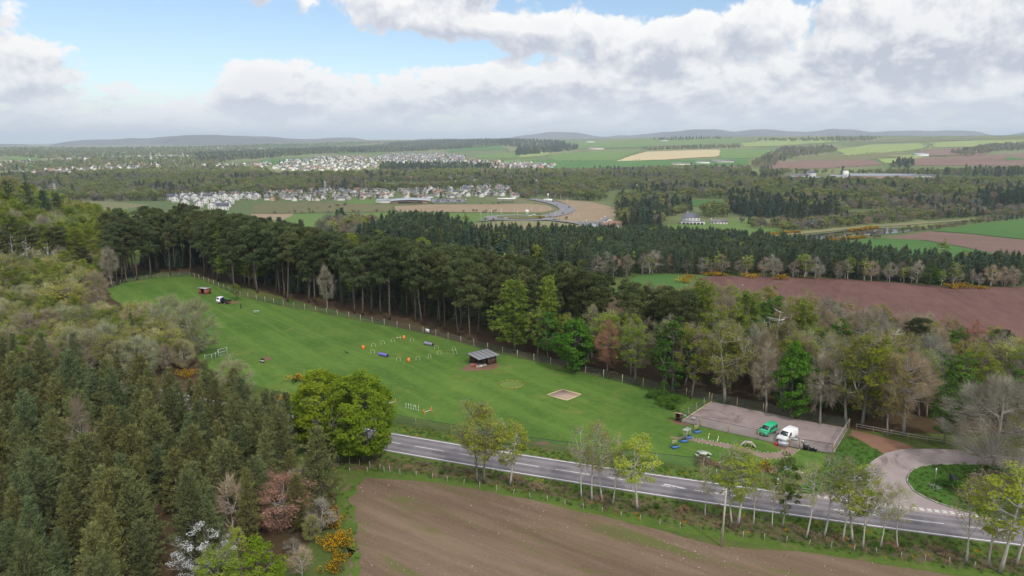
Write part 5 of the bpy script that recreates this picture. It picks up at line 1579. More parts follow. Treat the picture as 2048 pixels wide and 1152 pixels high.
# valley woods
for poly, lb, w_, sp, sz in [
    ([(100, 402), (100, 372), (260, 366), (420, 366), (600, 362), (640, 372), (760, 372), (760, 382), (600, 384), (500, 390), (330, 392), (330, 402)], 'mixed woodland belt between the pine ridge and the town', MIXW, 11, .95),
    ([(760, 377), (900, 372), (1060, 366), (1100, 384), (1060, 398), (1035, 396), (1010, 372), (880, 378), (770, 384)], 'trees among the houses of the near suburb', MIXW, 12, .9),
    ([(540, 352), (800, 346), (1000, 342), (1130, 344), (1130, 364), (900, 366), (700, 366), (540, 362)], 'leafy belt of trees through the middle of the town', MIXW, 15, 1.0),
    ([(760, 333), (900, 332), (1000, 334), (960, 342), (830, 345), (760, 342)], 'dark wooded knoll below the sunlit houses', DARKW, 15, 1.05),
    ([(150, 352), (330, 346), (540, 345), (540, 362), (330, 366), (150, 366)], 'wooded suburb at the left of the town', MIXW, 15, .95),
    ([(0, 352), (150, 350), (150, 372), (100, 380), (0, 372)], 'trees in front of the white blocks at the left', MIXW, 15, .95),
    ([(1080, 372), (1130, 345), (1300, 340), (1500, 338), (1520, 366), (1470, 398), (1370, 398), (1290, 378), (1220, 382), (1210, 402), (1180, 403), (1115, 398), (1085, 394)], 'broad deciduous wood left of the valley', MIXW, 13, 1.0),
    ([(1500, 362), (1600, 364), (1720, 366), (1900, 364), (2060, 360), (2060, 396), (1860, 396), (1690, 402), (1520, 402), (1470, 398)], 'broad even-topped wood on the valley floor', [4, 4, 4, 1.2, 1, .4, .4], 12, 1.0),
    ([(1520, 342), (1570, 344), (1660, 348), (1880, 344), (2060, 338), (2060, 356), (1880, 352), (1700, 350), (1640, 349), (1580, 348), (1520, 358)], 'line of woods behind the white works buildings', [3, 3, 3, 1, 1, 1.4, 1.4], 15, 1.0),
    ([(1235, 402), (1300, 384), (1370, 402), (1380, 424), (1330, 436), (1300, 458), (1245, 456), (1232, 430)], 'mixed trees left of the white mansion', [3, 3, 3, 1.5, 1, 1.6, 1.6], 9, .95),
    ([(1255, 452), (1265, 428), (1300, 420), (1325, 440), (1320, 462), (1265, 462)], 'clump of very dark conifers beside the farm', DARKW, 7, 1.05),
    ([(1395, 424), (1455, 424), (1455, 436), (1415, 438)], 'big rounded trees right of the mansion', [4, 4, 4, .4, .4, 0, 0], 11, 1.1),
    ([(1455, 405), (1600, 404), (1690, 412), (1690, 436), (1600, 440), (1500, 436), (1455, 424)], 'dark tall conifer belt in the middle of the right valley', [1, 1, 1, 1.2, 1, 3, 3], 10, 1.1),
    ([(1690, 408), (1860, 402), (2060, 396), (2060, 412), (1880, 414), (1700, 420)], 'grey-brown woodland strip above the canal', GREYW, 10, .85),
    ([(1560, 452), (1640, 446), (1700, 438), (1800, 424), (1900, 422), (2060, 420), (2060, 434), (1960, 434), (1850, 440), (1740, 450), (1620, 460), (1560, 466)], 'grey bushy trees along the canal bank', GREYW, 8, .72),
    ([(1480, 446), (1560, 442), (1560, 458), (1500, 462)], 'bushes at the end of the mansion lawn', GREYW, 10, .6),
    ([(1640, 485), (1720, 474), (1850, 462), (1960, 447), (2060, 436), (2060, 433), (1960, 441), (1850, 458), (1720, 470), (1640, 481)], 'hedge of bushes between the canal and the green fields', GREYW, 6, .38),
    ([(1950, 402), (2060, 396), (2060, 414), (1960, 414)], 'dark conifer clump at the right of the valley', DARKW, 9, 1.1),
    ([(380, 311), (520, 303), (640, 298), (800, 290), (960, 289), (1000, 293), (830, 303), (620, 309), (520, 318), (400, 325)], 'dark far wood above the sunlit houses', [1.5, 1.5, 1.5, .5, .5, 3, 3], 26, 1.15),
    ([(760, 287), (900, 281), (1010, 281), (1130, 285), (1130, 293), (1040, 296), (960, 288), (800, 291)], 'far dark forest on the plateau edge', DARKW, 32, 1.2),
    ([(1030, 312), (1035, 298), (1130, 290), (1160, 293), (1150, 300), (1080, 308)], 'dark wood at the left end of the hill farms', DARKW, 24, 1.15),
    ([(1280, 299), (1380, 295), (1480, 293), (1480, 297), (1380, 299), (1290, 302)], 'tree belt between the hill farm fields', GREYW, 24, 1.0),
    ([(1500, 335), (1530, 312), (1570, 298), (1660, 293), (1675, 304), (1600, 314), (1560, 324), (1540, 340)], 'grey wooded gully in the hill farmland', GREYW, 22, 1.05),
    ([(1780, 335), (1800, 325), (1830, 326), (1820, 337)], 'dark conifer group below the brown hill field', DARKW, 16, 1.1),
    ([(1900, 305), (1990, 290), (2060, 287), (2060, 300), (1990, 304), (1930, 314)], 'wooded corner of the hill farms at the right', GREYW, 24, 1.05),
    ([(1500, 281), (1700, 276), (1760, 276), (1740, 282), (1560, 284)], 'trees topping the hill farmland', MIXW, 34, 1.2),
    ([(1300, 280), (1420, 276), (1480, 277), (1440, 279), (1320, 283)], 'dark tree line on the plateau edge', DARKW, 40, 1.1),
    ([(120, 348), (300, 340), (480, 336), (540, 342), (480, 348), (200, 352)], 'sunlit trees through the town centre', MIXW, 20, 1.0),
    ([(0, 330), (200, 318), (380, 316), (480, 318), (420, 334), (200, 340), (0, 346)], 'tree-lined streets of the far town', MIXW, 30, 1.0),
    ([(0, 303), (200, 300), (420, 300), (500, 297), (500, 305), (380, 312), (100, 318), (0, 314)], 'far wooded rise beyond the town', MIXW, 38, 1.1),
    ([(0, 297.5), (300, 296), (520, 290), (760, 285), (760, 288), (520, 296), (300, 299), (0, 301)], 'most distant woodland under the moorland hills', MIXW, 55, 1.2),
]:
    NW += wood(poly, lb, w_, sp, sz)
# hedgerows and single field trees across the farmland
HG = []
for line in ([(1100, 322), (1240, 321), (1360, 321)], [(1092, 311), (1180, 303), (1290, 300)], [(1130, 298), (1250, 296), (1400, 291)], [(1232, 323), (1292, 303)], [(1480, 287), (1560, 279)], [(1590, 316), (1700, 306), (1800, 304)],
             [(1690, 313), (1760, 305)], [(1830, 303), (1930, 295)], [(1820, 315), (1960, 312)], [(1850, 297), (1870, 286)], [(540, 428), (640, 426.5), (745, 425), (900, 425.5), (1000, 425)], [(560, 428), (700, 410)], [(960, 444), (1000, 440)],
             [(1632, 489), (1700, 483), (1770, 477)], [(880, 424), (960, 424), (1020, 424)], [(700, 425), (760, 424)], [(790, 409), (1000, 408)], [(950, 318), (1060, 316)], [(1060, 438), (1100, 440), (1130, 440)], [(1700, 281), (1880, 277)], [(1900, 283), (2050, 279)], [(1440, 317), (1540, 317)], [(1640, 339), (1770, 331)]):
    w = GP(line)
    for a, b in zip(w[:-1], w[1:]):
        Ln = np.linalg.norm(b - a); m_ = max(2, int(Ln / 13))
        q = a + (b - a) * RNG.uniform(0, 1, (m_, 1)) + RNG.normal(0, 2.0, (m_, 2)); HG.append(q)
HG = np.concatenate(HG); n = len(HG); s = RNG.uniform(.18, .5, n)
instancer('hedgerows', COL_MIX, HG, RNG.choice(5, n), RNG.uniform(0, 6.28, n), np.c_[s, s, s * .9], 'thin hedgerows between the farm fields')
GO = []
for px0, px1, py0, py1, m_ in [(1640, 1730, 484, 476, 60), (1700, 1760, 462, 455, 40), (1530, 1600, 471, 465, 30), (1480, 1640, 277.5, 276.5, 60), (1000, 1200, 303, 299, 70), (1060, 1110, 435, 437, 14), (1880, 1930, 399, 399, 20), (1450, 1520, 288, 290, 25), (2000, 2048, 276, 276, 20)]:
    for _ in range(m_):
        u = RNG.uniform(); GO.append(g1(px0 + (px1 - px0) * u, py0 + (py1 - py0) * u + RNG.normal(0, .5)))
GO = np.array(GO); n = len(GO); s = RNG.uniform(.8, 1.5, n)
instancer('gorse_scrub', COL_GOR, GO, np.zeros(n), RNG.uniform(0, 6.28, n), np.c_[s * 1.4, s * 1.4, s], 'orange gorse scrub on the valley banks', 0)
print('far trees', NW)
# ------------------------------------------------------------------ buildings of the valley
plain('render_white', (0.66, 0.645, 0.62), 0.85, var=0.05)
plain('render_cream', (0.60, 0.54, 0.44), 0.85, var=0.06)
plain('render_grey', (0.42, 0.40, 0.38), 0.85, var=0.06)
plain('brick_pink', (0.46, 0.30, 0.24), 0.85, var=0.08)
plain('slate', (0.135, 0.145, 0.185), 0.7, var=0.12)
plain('slate_grey', (0.22, 0.21, 0.215), 0.7, var=0.12)
plain('tile_red', (0.30, 0.17, 0.125), 0.8, var=0.12)
plain('dark_glass', (0.03, 0.035, 0.045), 0.12, spec=0.6, var=0.05)
plain('metal_sheet', (0.45, 0.47, 0.50), 0.45, 0.3, var=0.06)
plain('light_steel', (0.58, 0.59, 0.60), 0.5, 0.4, var=0.06)
plain('timber', (0.36, 0.26, 0.165), 0.85, var=0.2)
plain('old_post', (0.30, 0.245, 0.185), 0.9, var=0.25)
plain('pale_wood', (0.52, 0.43, 0.27), 0.85, var=0.15)
plain('weathered_wood', (0.40, 0.35, 0.31), 0.85, var=0.15)
plain('brown_board', (0.105, 0.058, 0.045), 0.8, var=0.2)
plain('red_board', (0.30, 0.095, 0.055), 0.8, var=0.15)
plain('black_plastic', (0.025, 0.026, 0.030), 0.5, var=0.1)
plain('dark_metal', (0.05, 0.05, 0.055), 0.5, 0.5)
plain('orange_plastic', (0.80, 0.22, 0.045), 0.5, var=0.05)
plain('purple_fabric', (0.155, 0.130, 0.46), 0.7, var=0.06)
plain('faded_purple_fabric', (0.25, 0.23, 0.34), 0.7, var=0.06)
plain('white_plastic', (0.76, 0.76, 0.72), 0.5, var=0.03)
plain('yellow_plastic', (0.66, 0.64, 0.22), 0.5, var=0.05)
plain('blue_paint', (0.075, 0.19, 0.50), 0.6, var=0.1)
plain('sky_blue_paint', (0.18, 0.46, 0.58), 0.6, var=0.1)
plain('pink_board', (0.46, 0.27, 0.25), 0.8, var=0.15)
plain('red_plastic', (0.70, 0.035, 0.035), 0.5, var=0.05)
plain('grey_plastic', (0.22, 0.23, 0.245), 0.6, var=0.08)
plain('sage_plastic', (0.44, 0.47, 0.42), 0.6, var=0.06)
plain('olive_board', (0.30, 0.28, 0.05), 0.8, var=0.2)
plain('white_stone', (0.44, 0.41, 0.37), 0.9, var=0.15)
plain('field_stone', (0.42, 0.36, 0.32), 0.9, var=0.25)
plain('van_green', (0.030, 0.42, 0.20), 0.28, spec=0.5, var=0.02)
plain('van_white', (0.80, 0.80, 0.81), 0.28, spec=0.5, var=0.02)
plain('truck_blue', (0.02, 0.045, 0.14), 0.4, var=0.05)
plain('tyre_rubber', (0.02, 0.02, 0.02), 0.85)
plain('skin', (0.48, 0.30, 0.22), 0.6)
plain('dark_cloth', (0.018, 0.020, 0.024), 0.9)
plain('dark_fur', (0.05, 0.052, 0.058), 0.9, var=0.3)
plain('number_plate', (0.72, 0.70, 0.60), 0.5)
m, t, o = new_mat('green_netting')
d_ = t.n.new('ShaderNodeBsdfDiffuse'); d_.inputs[0].default_value = (0.10, 0.15, 0.115, 1); tr_ = t.n.new('ShaderNodeBsdfTransparent'); mx_ = t.n.new('ShaderNodeMixShader')
mx_.inputs[0].default_value = 0.24; t.l.new(tr_.outputs[0], mx_.inputs[1]); t.l.new(d_.outputs[0], mx_.inputs[2]); t.l.new(mx_.outputs[0], o.inputs[0])
m, t, o = new_mat('sign_print')
tc = t.n.new('ShaderNodeTexCoord').outputs['Object']; sx, sy, sz = t.sep(tc)
ln_ = t.m('MULTIPLY', t.ramp(t.m('FRACT', t.m('MULTIPLY', sz, 5.0)), .45, .55), t.ramp(t.noise(t.comb(t.m('MULTIPLY', sx, 9.0), 0.0, t.m('MULTIPLY', sz, 3.0)), 1.0, 2), .46, .52))
bsdf(t, o, t.mix(t.m('MULTIPLY', ln_, .55), (0.76, 0.77, 0.80), (0.25, 0.30, 0.42)), .5)


def house_mesh(w, l, h, rh, wall, roof, hip=0.0, chim=True, seed=0):
    """walls with gables plus an overhanging roof and chimney; ridge along y"""
    mb = MB(); W2, L2 = w / 2, l / 2
    ov = 0.35; hy = L2 * hip
    mb.add([(-W2, -L2, 0), (W2, -L2, 0), (W2, L2, 0), (-W2, L2, 0), (-W2, -L2, h), (W2, -L2, h), (W2, L2, h), (-W2, L2, h), (0, -L2 + hy, h + rh * .97), (0, L2 - hy, h + rh * .97)],
           [[0, 1, 5, 4], [1, 2, 6, 5], [2, 3, 7, 6], [3, 0, 4, 7]], mat=0)
    b = mb.nv - 10
    mb.f.setdefault(3, []).append((np.array([[b + 4, b + 5, b + 8], [b + 6, b + 7, b + 9]]), np.full(2, .5, np.float32), np.zeros(2, np.int32)))
    e = rh * ov / W2; a = W2 + ov; yl = L2 + .25
    t_ = .16
    V = [(-a, -yl, h - e), (a, -yl, h - e), (a, yl, h - e), (-a, yl, h - e), (0, -yl + hy, h + rh), (0, yl - hy, h + rh)]
    V2 = [(x, y, z + t_) for x, y, z in V]
    mb.add(V + V2, [[6 + 0, 6 + 4, 6 + 5, 6 + 3][::-1], [6 + 1, 6 + 2, 6 + 5, 6 + 4][::-1], [0, 3, 5, 4][::-1], [1, 4, 5, 2][::-1], [0, 6, 9, 3], [1, 2, 8, 7], [0, 4, 10, 6], [4, 1, 7, 10], [2, 5, 11, 8], [5, 3, 9, 11]], mat=1)
    if hip:
        b = mb.nv - 12
        mb.f.setdefault(3, []).append((np.array([[b + 6, b + 7, b + 10], [b + 8, b + 9, b + 11]]), np.full(2, .5, np.float32), np.ones(2, np.int32)))
    if chim:
        for yy in ((L2 - hy - .6), ): mb.box((0, yy, h + rh + .3), (.9, .7, 1.5), mat=0)
    return mb


def house_parts(label, cat, x, y, rz, w, l, h, rh, wall, roof, hip=0.0, group=None, storeys=2, name='house', dz=0.0):
    """a house near enough to read: wall, roof with chimney, windows and door"""
    o = thing(name, label, cat, ground(x, y, dz - .1), rz, group)
    W2, L2 = w / 2, l / 2
    wl = MB(); hy = L2 * hip
    wl.add([(-W2, -L2, 0), (W2, -L2, 0), (W2, L2, 0), (-W2, L2, 0), (-W2, -L2, h), (W2, -L2, h), (W2, L2, h), (-W2, L2, h)], [[0, 1, 5, 4], [1, 2, 6, 5], [2, 3, 7, 6], [3, 0, 4, 7]])
    if not hip: wl.add([(-W2, -L2, h), (W2, -L2, h), (0, -L2, h + rh * .96), (W2, L2, h), (-W2, L2, h), (0, L2, h + rh * .96)], [[0, 1, 2], [3, 4, 5]])
    wl.obj('wall', wall, o)
    full = house_mesh(w, l, h, rh, wall, roof, hip, False)
    rf = MB(); a = W2 + .35; e = rh * .35 / W2; yl = L2 + .25
    V = [(-a, -yl, h - e), (a, -yl, h - e), (a, yl, h - e), (-a, yl, h - e), (0, -yl + hy, h + rh), (0, yl - hy, h + rh)]; V2 = [(p, q_, z + .16) for p, q_, z in V]
    rf.add(V + V2, [[9, 11, 10, 6], [10, 11, 8, 7], [4, 5, 3, 0], [2, 5, 4, 1], [0, 6, 9, 3], [1, 2, 8, 7], [0, 4, 10, 6], [4, 1, 7, 10], [2, 5, 11, 8], [5, 3, 9, 11]])
    if hip: rf.add(V2, [[0, 1, 4], [2, 3, 5]])
    r_ = rf.obj('roof', roof, o)
    ch = MB(); ch.box((0, L2 - hy - .8, h + rh + .35), (.9, .8, 1.7)); ch.box((0, L2 - hy - .8, h + rh + 1.25), (1.0, .9, .12)); ch.obj('chimney', wall, r_)
    nwin = max(2, int(l / 3.2))
    wm = MB(); wm.box((0, 0, 0), (.10, 1.1, 1.25)); wmesh = wm.mesh('window', 'dark_glass')
    wm2 = MB(); wm2.box((0, 0, 0), (1.1, .10, 1.25)); wmesh2 = wm2.mesh('window', 'dark_glass')
    for s in range(storeys):
        zc = h * (s + .55) / storeys
        for k in range(nwin):
            yy = -L2 + l * (k + .5) / nwin
            for sx_ in (-1, 1): link('window', wmesh, o, (sx_ * (W2 + .01), yy, zc))
        for k in range(2):
            for sy_ in (-1, 1): link('window', wmesh2, o, (-W2 + w * (k + .5) / 2, sy_ * (L2 + .01), zc))
    dm = MB(); dm.box((W2 * .0, -L2 - .02, 1.05), (1.0, .12, 2.1)); dm.obj('door', 'brown_board', o)
    return o


HPOLY = []
# the new white estate below the ridge
GH = 'white slate-roofed houses of the new estate below the pine ridge'
k_ = 0
big = [(352, 404), (372, 401), (394, 404), (372, 410), (410, 408), (398, 414), (428, 406), (438, 413), (424, 418), (450, 400), (462, 407), (455, 414), (446, 420), (472, 400), (486, 397), (500, 398), (512, 396), (388, 398), (416, 399), (432, 398), (342, 400), (366, 396)]
for px, py in big:
    x, y = g1(px, py)
    bigger = px > 440 and py < 410 and px < 480
    house_parts('white house with grey slate roof in the new estate below the ridge', 'house', x, y, RNG.choice([.35, 1.9, .5]) + RNG.normal(0, .08), 9, RNG.uniform(10, 15), 7.5 if bigger else 5.6, 3.4, 'render_white', 'slate', group=GH)
# single farm and country buildings
x, y = g1(1384, 449)
M_ = house_parts('white two-storey mansion with hipped slate roof above its lawn', 'house', x, y + 6, 1.45, 10, 17, 7.5, 4.0, 'render_white', 'slate', hip=.5, name='mansion')
wg = MB(); wg.box((-7.0, -1.0, 1.9), (6.0, 24, 3.8)); wg.obj('ground_floor_wing', 'render_white', M_)
gl = MB(); gl.box((-10.05, 0, 0), (.12, 2.6, 2.2)); gm = gl.mesh('window', 'dark_glass')
for k in range(6): link('window', gm, M_, (0, -10.2 + k * 3.6, 1.7))
rw = MB(); rw.box((-7.0, -1.0, 3.95), (6.6, 24.6, .3)); rw.obj('wing_roof', 'slate', M_)
x, y = g1(1437, 448); house_parts('long low white outbuilding right of the mansion', 'house', x, y, 1.5, 6, 17, 2.8, 1.8, 'render_white', 'slate_grey', storeys=1)
fm = [(1168, 460, 'slate_grey', 'render_grey', 'grey-roofed farm shed at the left end of the farm'), (1184, 456, 'slate_grey', 'render_white', 'white-gabled barn in the middle of the farm'), (1198, 460, 'slate', 'render_grey', 'blue-grey roofed barn of the farm'),
      (1188, 462, 'metal_sheet', 'render_grey', 'pale metal roofed barn at the front of the farm'), (1216, 458, 'tile_red', 'brick_pink', 'brown-roofed farmhouse with pink walls'), (1230, 455, 'tile_red', 'render_cream', 'small brown-roofed cottage at the right end of the farm'),
      (1205, 452, 'slate_grey', 'render_white', 'white cottage behind the farm barns'), (1214, 447, 'slate_grey', 'render_white', 'white bungalow above the farm'), (1172, 455, 'slate_grey', 'render_grey', 'low grey roofed farm store')]
for px, py, rf_, wl_, lb in fm:
    x, y = g1(px, py); house_parts(lb, 'barn' if 'barn' in lb or 'shed' in lb or 'store' in lb else 'house', x, y, RNG.choice([1.3, .2]) + RNG.normal(0, .1), 8, RNG.uniform(11, 17), 3.4, 2.8, wl_, rf_, storeys=1, name='farm_building')
for px, py, l_, w_, h_, wl_, rf_, lb, hp in [
    (1272, 371, 38, 12, 7, 'render_white', 'slate_grey', 'long white institution building in the valley wood', .1),
    (1598, 358, 40, 18, 8, 'render_white', 'slate_grey', 'big white works building with gabled roof in the wood', 0), (1622, 356, 18, 18, 13, 'render_white', 'slate', 'tall white works block with a stepped roof', 0),
    (1612, 359, 64, 12, 4, 'render_white', 'metal_sheet', 'low white works range in front of the tall block', 0), (1765, 357, 150, 22, 7, 'brick_pink', 'metal_sheet', 'long brown works shed with a pale roof', 0),
    (1848, 357, 50, 14, 7, 'render_white', 'slate_grey', 'white building at the right end of the works', 0), (1675, 357, 40, 14, 6, 'render_white', 'metal_sheet', 'small white works hall beside the two silos', 0),
    (1405, 327, 45, 12, 6, 'render_white', 'slate_grey', 'white farm at the foot of the hill fields', 0), (1362, 330, 60, 12, 5, 'render_cream', 'slate_grey', 'pale row of farm cottages at the foot of the hill fields', 0),
    (1445, 325, 70, 16, 6, 'render_grey', 'slate_grey', 'grey farm steading at the foot of the hill fields', 0), (1192, 299, 80, 16, 8, 'render_cream', 'slate_grey', 'pale hill farm among green fields', 0), (1180, 285, 60, 14, 8, 'render_white', 'slate_grey', 'white hill farm near the plateau edge', 0),
    (1328, 283, 50, 14, 8, 'render_white', 'slate_grey', 'small white farm on the upper hill fields', 0), (1842, 312, 46, 14, 8, 'render_white', 'metal_sheet', 'white barn below the pink-brown hill field', 0),
    (36, 348, 30, 12, 7, 'render_white', 'slate_grey', 'long white block at the left edge of the town', 0), (72, 349, 15, 12, 9, 'render_white', 'tile_red', 'tall pale tower block of the town, first', .3), (84, 349, 14, 12, 9, 'render_cream', 'tile_red', 'tall pale tower block of the town, second', .3),
    (110, 349, 30, 12, 8, 'render_white', 'tile_red', 'white block with red roof at the left of the town', 0), (135, 348, 24, 12, 8, 'render_white', 'slate_grey', 'white block with grey roof at the left of the town', 0),
    (143, 320, 34, 14, 8, 'render_white', 'slate_grey', 'distant white block in the upper town, left one', 0), (170, 319, 44, 14, 8, 'render_white', 'slate_grey', 'distant white block in the upper town, right one', 0),
    (868, 336, 22, 14, 10, 'render_white', 'slate_grey', 'big white block at the foot of the sunlit houses', 0), (960, 293, 70, 18, 6, 'render_white', 'metal_sheet', 'long white farm sheds on the plateau', 0), (262, 337, 40, 16, 6, 'render_white', 'metal_sheet', 'white hall beyond the left woods', 0),
    (215, 338, 48, 16, 6, 'render_white', 'metal_sheet', 'low white sheds beyond the left woods', 0), (440, 297, 60, 18, 8, 'render_white', 'slate_grey', 'pale blocks on the far ridge of the town', 0)]:
    x, y = g1(px, py); o = house_mesh(w_, l_, h_, min(w_ * .22, 5), wl_, rf_, hp, False).obj('building', [wl_, rf_], None, loc=ground(x, y, -.5)); o.rotation_euler = (0, 0, 1.5 + RNG.normal(0, .08))
    tag(o, lb, 'building')
for px in (1688, 1692.5):
    x, y = g1(px, 357); mb = MB(); mb.tube([(0, 0, 0), (0, 0, 17), (0, 0, 19)], [4.2, 4.2, .6], 14)
    tag(mb.obj('silo', 'white_plastic', None, True, ground(x, y, -.3)), 'white silo of the works, %s of the two' % ('left' if px < 1690 else 'right'), 'silo', 'white silos of the works')
# supermarket with curved roof, its cars, the filling station canopy
x, y = g1(822, 406)
S_ = thing('supermarket', 'long low store with a curved pale roof beside its car park', 'store', ground(x, y, -.2), 0.06)
mb = MB(); mb.box((0, 0, 2), (50, 24, 4)); mb.obj('wall', 'brick_pink', S_)
mb = MB(); u = np.linspace(-1, 1, 13); V = [(a * 28, yy, 4.1 + 1.5 * (1 - a * a) + (yy > 0) * .8 + dz) for dz in (0, .4) for a in u for yy in (-14, 14)]
n = len(u); F = [[2 * i, 2 * i + 1, 2 * i + 3, 2 * i + 2] for i in range(n - 1)]; F += [[2 * n + a for a in f[::-1]] for f in F]; F += [[2 * i, 2 * i + 2, 2 * n + 2 * i + 2, 2 * n + 2 * i] for i in range(n - 1)] + [[2 * i + 1, 2 * n + 2 * i + 1, 2 * n + 2 * i + 3, 2 * i + 3] for i in range(n - 1)]
mb.add(V, F); mb.obj('roof', 'metal_sheet', S_)
mb = MB(); mb.box((0, -12.1, 2.1), (34, .3, 2.2)); mb.obj('window', 'dark_glass', S_)
x, y = g1(772, 405); o = house_mesh(16, 26, 3.5, 2, 'render_white', 'metal_sheet', 0, False).obj('building', ['render_white', 'metal_sheet'], None, loc=ground(x, y, -.3)); o.rotation_euler = (0, 0, 1.5); tag(o, 'grey-white store annex left of the curved roof', 'building')
fld([(862, 406.5), (865, 399), (925, 398.5), (935, 406)], 'far_asphalt', 'car_park', 0.7)
x, y = g1(1013, 404.5)
S_ = thing('filling_station', 'filling station with a flat white canopy on posts', 'canopy', ground(x, y, -.2), .05)
mb = MB(); mb.box((0, 0, 5.6), (26, 13, 1.0)); mb.obj('canopy', 'white_plastic', S_)
pm = MB(); pm.box((0, 0, 2.6), (.6, .6, 5.2)); pmm = pm.mesh('post', 'metal_sheet')
for a in (-9, -3, 3, 9):
    for b_ in (-5, 5): link('post', pmm, S_, (a, b_, 0))


def tiny_car(mat):
    mb = MB()
    mb.add([(-2.1, -.85, .35), (2.1, -.85, .35), (2.1, .85, .35), (-2.1, .85, .35), (-2.1, -.85, .95), (2.1, -.85, .85), (2.1, .85, .85), (-2.1, .85, .95)], [[3, 2, 1, 0], [4, 5, 6, 7], [0, 1, 5, 4], [1, 2, 6, 5], [2, 3, 7, 6], [3, 0, 4, 7]], mat=0)
    mb.add([(-1.7, -.8, .93), (1.0, -.8, .9), (1.0, .8, .9), (-1.7, .8, .93), (-1.3, -.65, 1.45), (.4, -.65, 1.45), (.4, .65, 1.45), (-1.3, .65, 1.45)], [[0, 1, 5, 4], [1, 2, 6, 5], [2, 3, 7, 6], [3, 0, 4, 7]], mat=1)
    mb.add([(-1.3, -.65, 1.45), (.4, -.65, 1.45), (.4, .65, 1.45), (-1.3, .65, 1.45)], [[0, 1, 2, 3]], mat=0)
    for a in (-1.3, 1.3):
        for b_ in (-.8, .8): mb.tube([(a, b_ - .1, .32), (a, b_ + .1, .32)], .32, 8, mat=2)
    return mb.mesh('car', [mat, 'dark_glass', 'tyre_rubber'])


CARS = [tiny_car(c_) for c_ in ('van_white', 'slate_grey', 'metal_sheet', 'black_plastic', 'red_plastic', 'truck_blue')]
for _ in range(95):
    x, y = g1(RNG.uniform(868, 930), RNG.uniform(399.5, 405.5)); rot = 1.55 + RNG.normal(0, .05)
    x = round(x / 3.0) * 3.0; y = round(y / 9.0) * 9.0
    tag(link('car', CARS[int(RNG.choice(6, p=[.34, .2, .24, .12, .05, .05]))], None, ground(x, y, .72), rot), 'tiny parked car in the store car park', 'car', 'cars parked outside the store')
dl = GP(dual); seg = np.linalg.norm(np.diff(dl, axis=0), axis=1); cum = np.concatenate([[0], np.cumsum(seg)])
for k, s_ in enumerate([20, 60, 110, 150, 190, 240, 262, 300, 330, 352, 380, 420]):
    if s_ > cum[-1]: continue
    x, y = np.interp(s_, cum, dl[:, 0]), np.interp(s_, cum, dl[:, 1]); x2, y2 = np.interp(s_ + 4, cum, dl[:, 0]), np.interp(s_ + 4, cum, dl[:, 1])
    d = np.array([x2 - x, y2 - y]); d /= np.linalg.norm(d) + 1e-9; side_ = 4.5 * (1 if k % 2 else -1)
    tag(link('car', CARS[k % 4], None, ground(x - d[1] * side_, y + d[0] * side_, 1.02), math.atan2(d[1], d[0])), 'tiny car on the dual carriageway', 'car', 'cars on the dual carriageway')
for px, py in [(1012, 439), (1060, 434), (1068, 432)]:
    x, y = g1(px, py); tag(link('car', CARS[0], None, ground(x, y, .95), .3), 'tiny car at the roundabout', 'car', 'cars at the roundabout')
x, y = g1(1097, 404); mb = MB(); mb.box((0, 0, 1.9), (11, 2.5, 3.4)); mb.box((6.6, 0, 1.4), (2, 2.4, 2.6), mat=1)
for a in (-4, -2.8, 6): mb.tube([(a, -1.2, .5), (a, 1.2, .5)], .5, 8, mat=2)
o = mb.obj('lorry', ['van_white', 'van_white', 'tyre_rubber'], None, loc=ground(x, y, 1.0)); o.rotation_euler = (0, 0, 2.6); tag(o, 'white lorry on the dual carriageway', 'lorry')
for k, (px, py) in enumerate([(962, 442), (976, 440), (983, 436), (1002, 434), (1003, 436), (1028, 434), (1035, 439), (1054, 430), (1083, 431), (1110, 441), (1133, 411), (1121, 404), (1110, 402), (1100, 431), (1134, 416), (1148, 443), (1155, 446), (1063, 430)]):
    x, y = g1(px, py); mb = MB(); mb.tube([(0, 0, 0), (0, 0, 10)], [.16, .10], 5); mb.box((.9, 0, 10), (2.0, .22, .16))
    tag(mb.obj('street_lamp', 'light_steel', None, loc=ground(x, y)), 'thin pale street lamp by the roundabout roads', 'lamp', 'street lamps by the roundabout roads')
for px, py, w_, h_ in [(1054, 430, 4, 6), (1096, 399, 2.2, 9)]:
    x, y = g1(px, py); mb = MB(); mb.box((0, 0, h_ - 1.8), (w_, .3, 3.6)); mb.box((0, 0, h_ / 2 - 1.5), (.5, .28, h_ - 3))
    tag(mb.obj('sign', 'white_plastic', None, loc=ground(x, y)), 'white sign board beside the %s' % ('roundabout' if py > 420 else 'dual carriageway'), 'sign')
# pylons
for px, py, tp_, lb in [(112, 398, 366, 'lattice electricity pylon behind the left wooded slope'), (652, 404, 362, 'lattice electricity pylon in front of the suburb'), (948, 345, 320, 'distant lattice pylon above the town')]:
    x, y = g1(px, py); h = top_height(x, y, tp_)
    mb = MB()
    for a, b_ in ((-1, -1), (1, -1), (1, 1), (-1, 1)): mb.tube([(a * 3.2, b_ * 3.2, 0), (a * 1.2, b_ * 1.2, h * .6), (a * .3, b_ * .3, h)], [.16, .14, .1], 4)
    for z in (.15, .3, .45, .58, .7, .82):
        w_ = np.interp(z, [0, .6, 1], [3.2, 1.2, .3])
        for s1, s2 in (((-1, -1), (1, 1)), ((1, -1), (-1, 1))): mb.tube([(s1[0] * w_, s1[1] * w_, h * z), (s2[0] * w_ * .85, s2[1] * w_ * .85, h * (z + .1))], .07, 3)
    for z, l_ in ((.66, 6.5), (.80, 5.4), (.92, 4.4)): mb.tube([(-l_, 0, h * z), (l_, 0, h * z)], .13, 4)
    tag(mb.obj('pylon', 'light_steel', None, loc=ground(x, y)), lb, 'pylon')
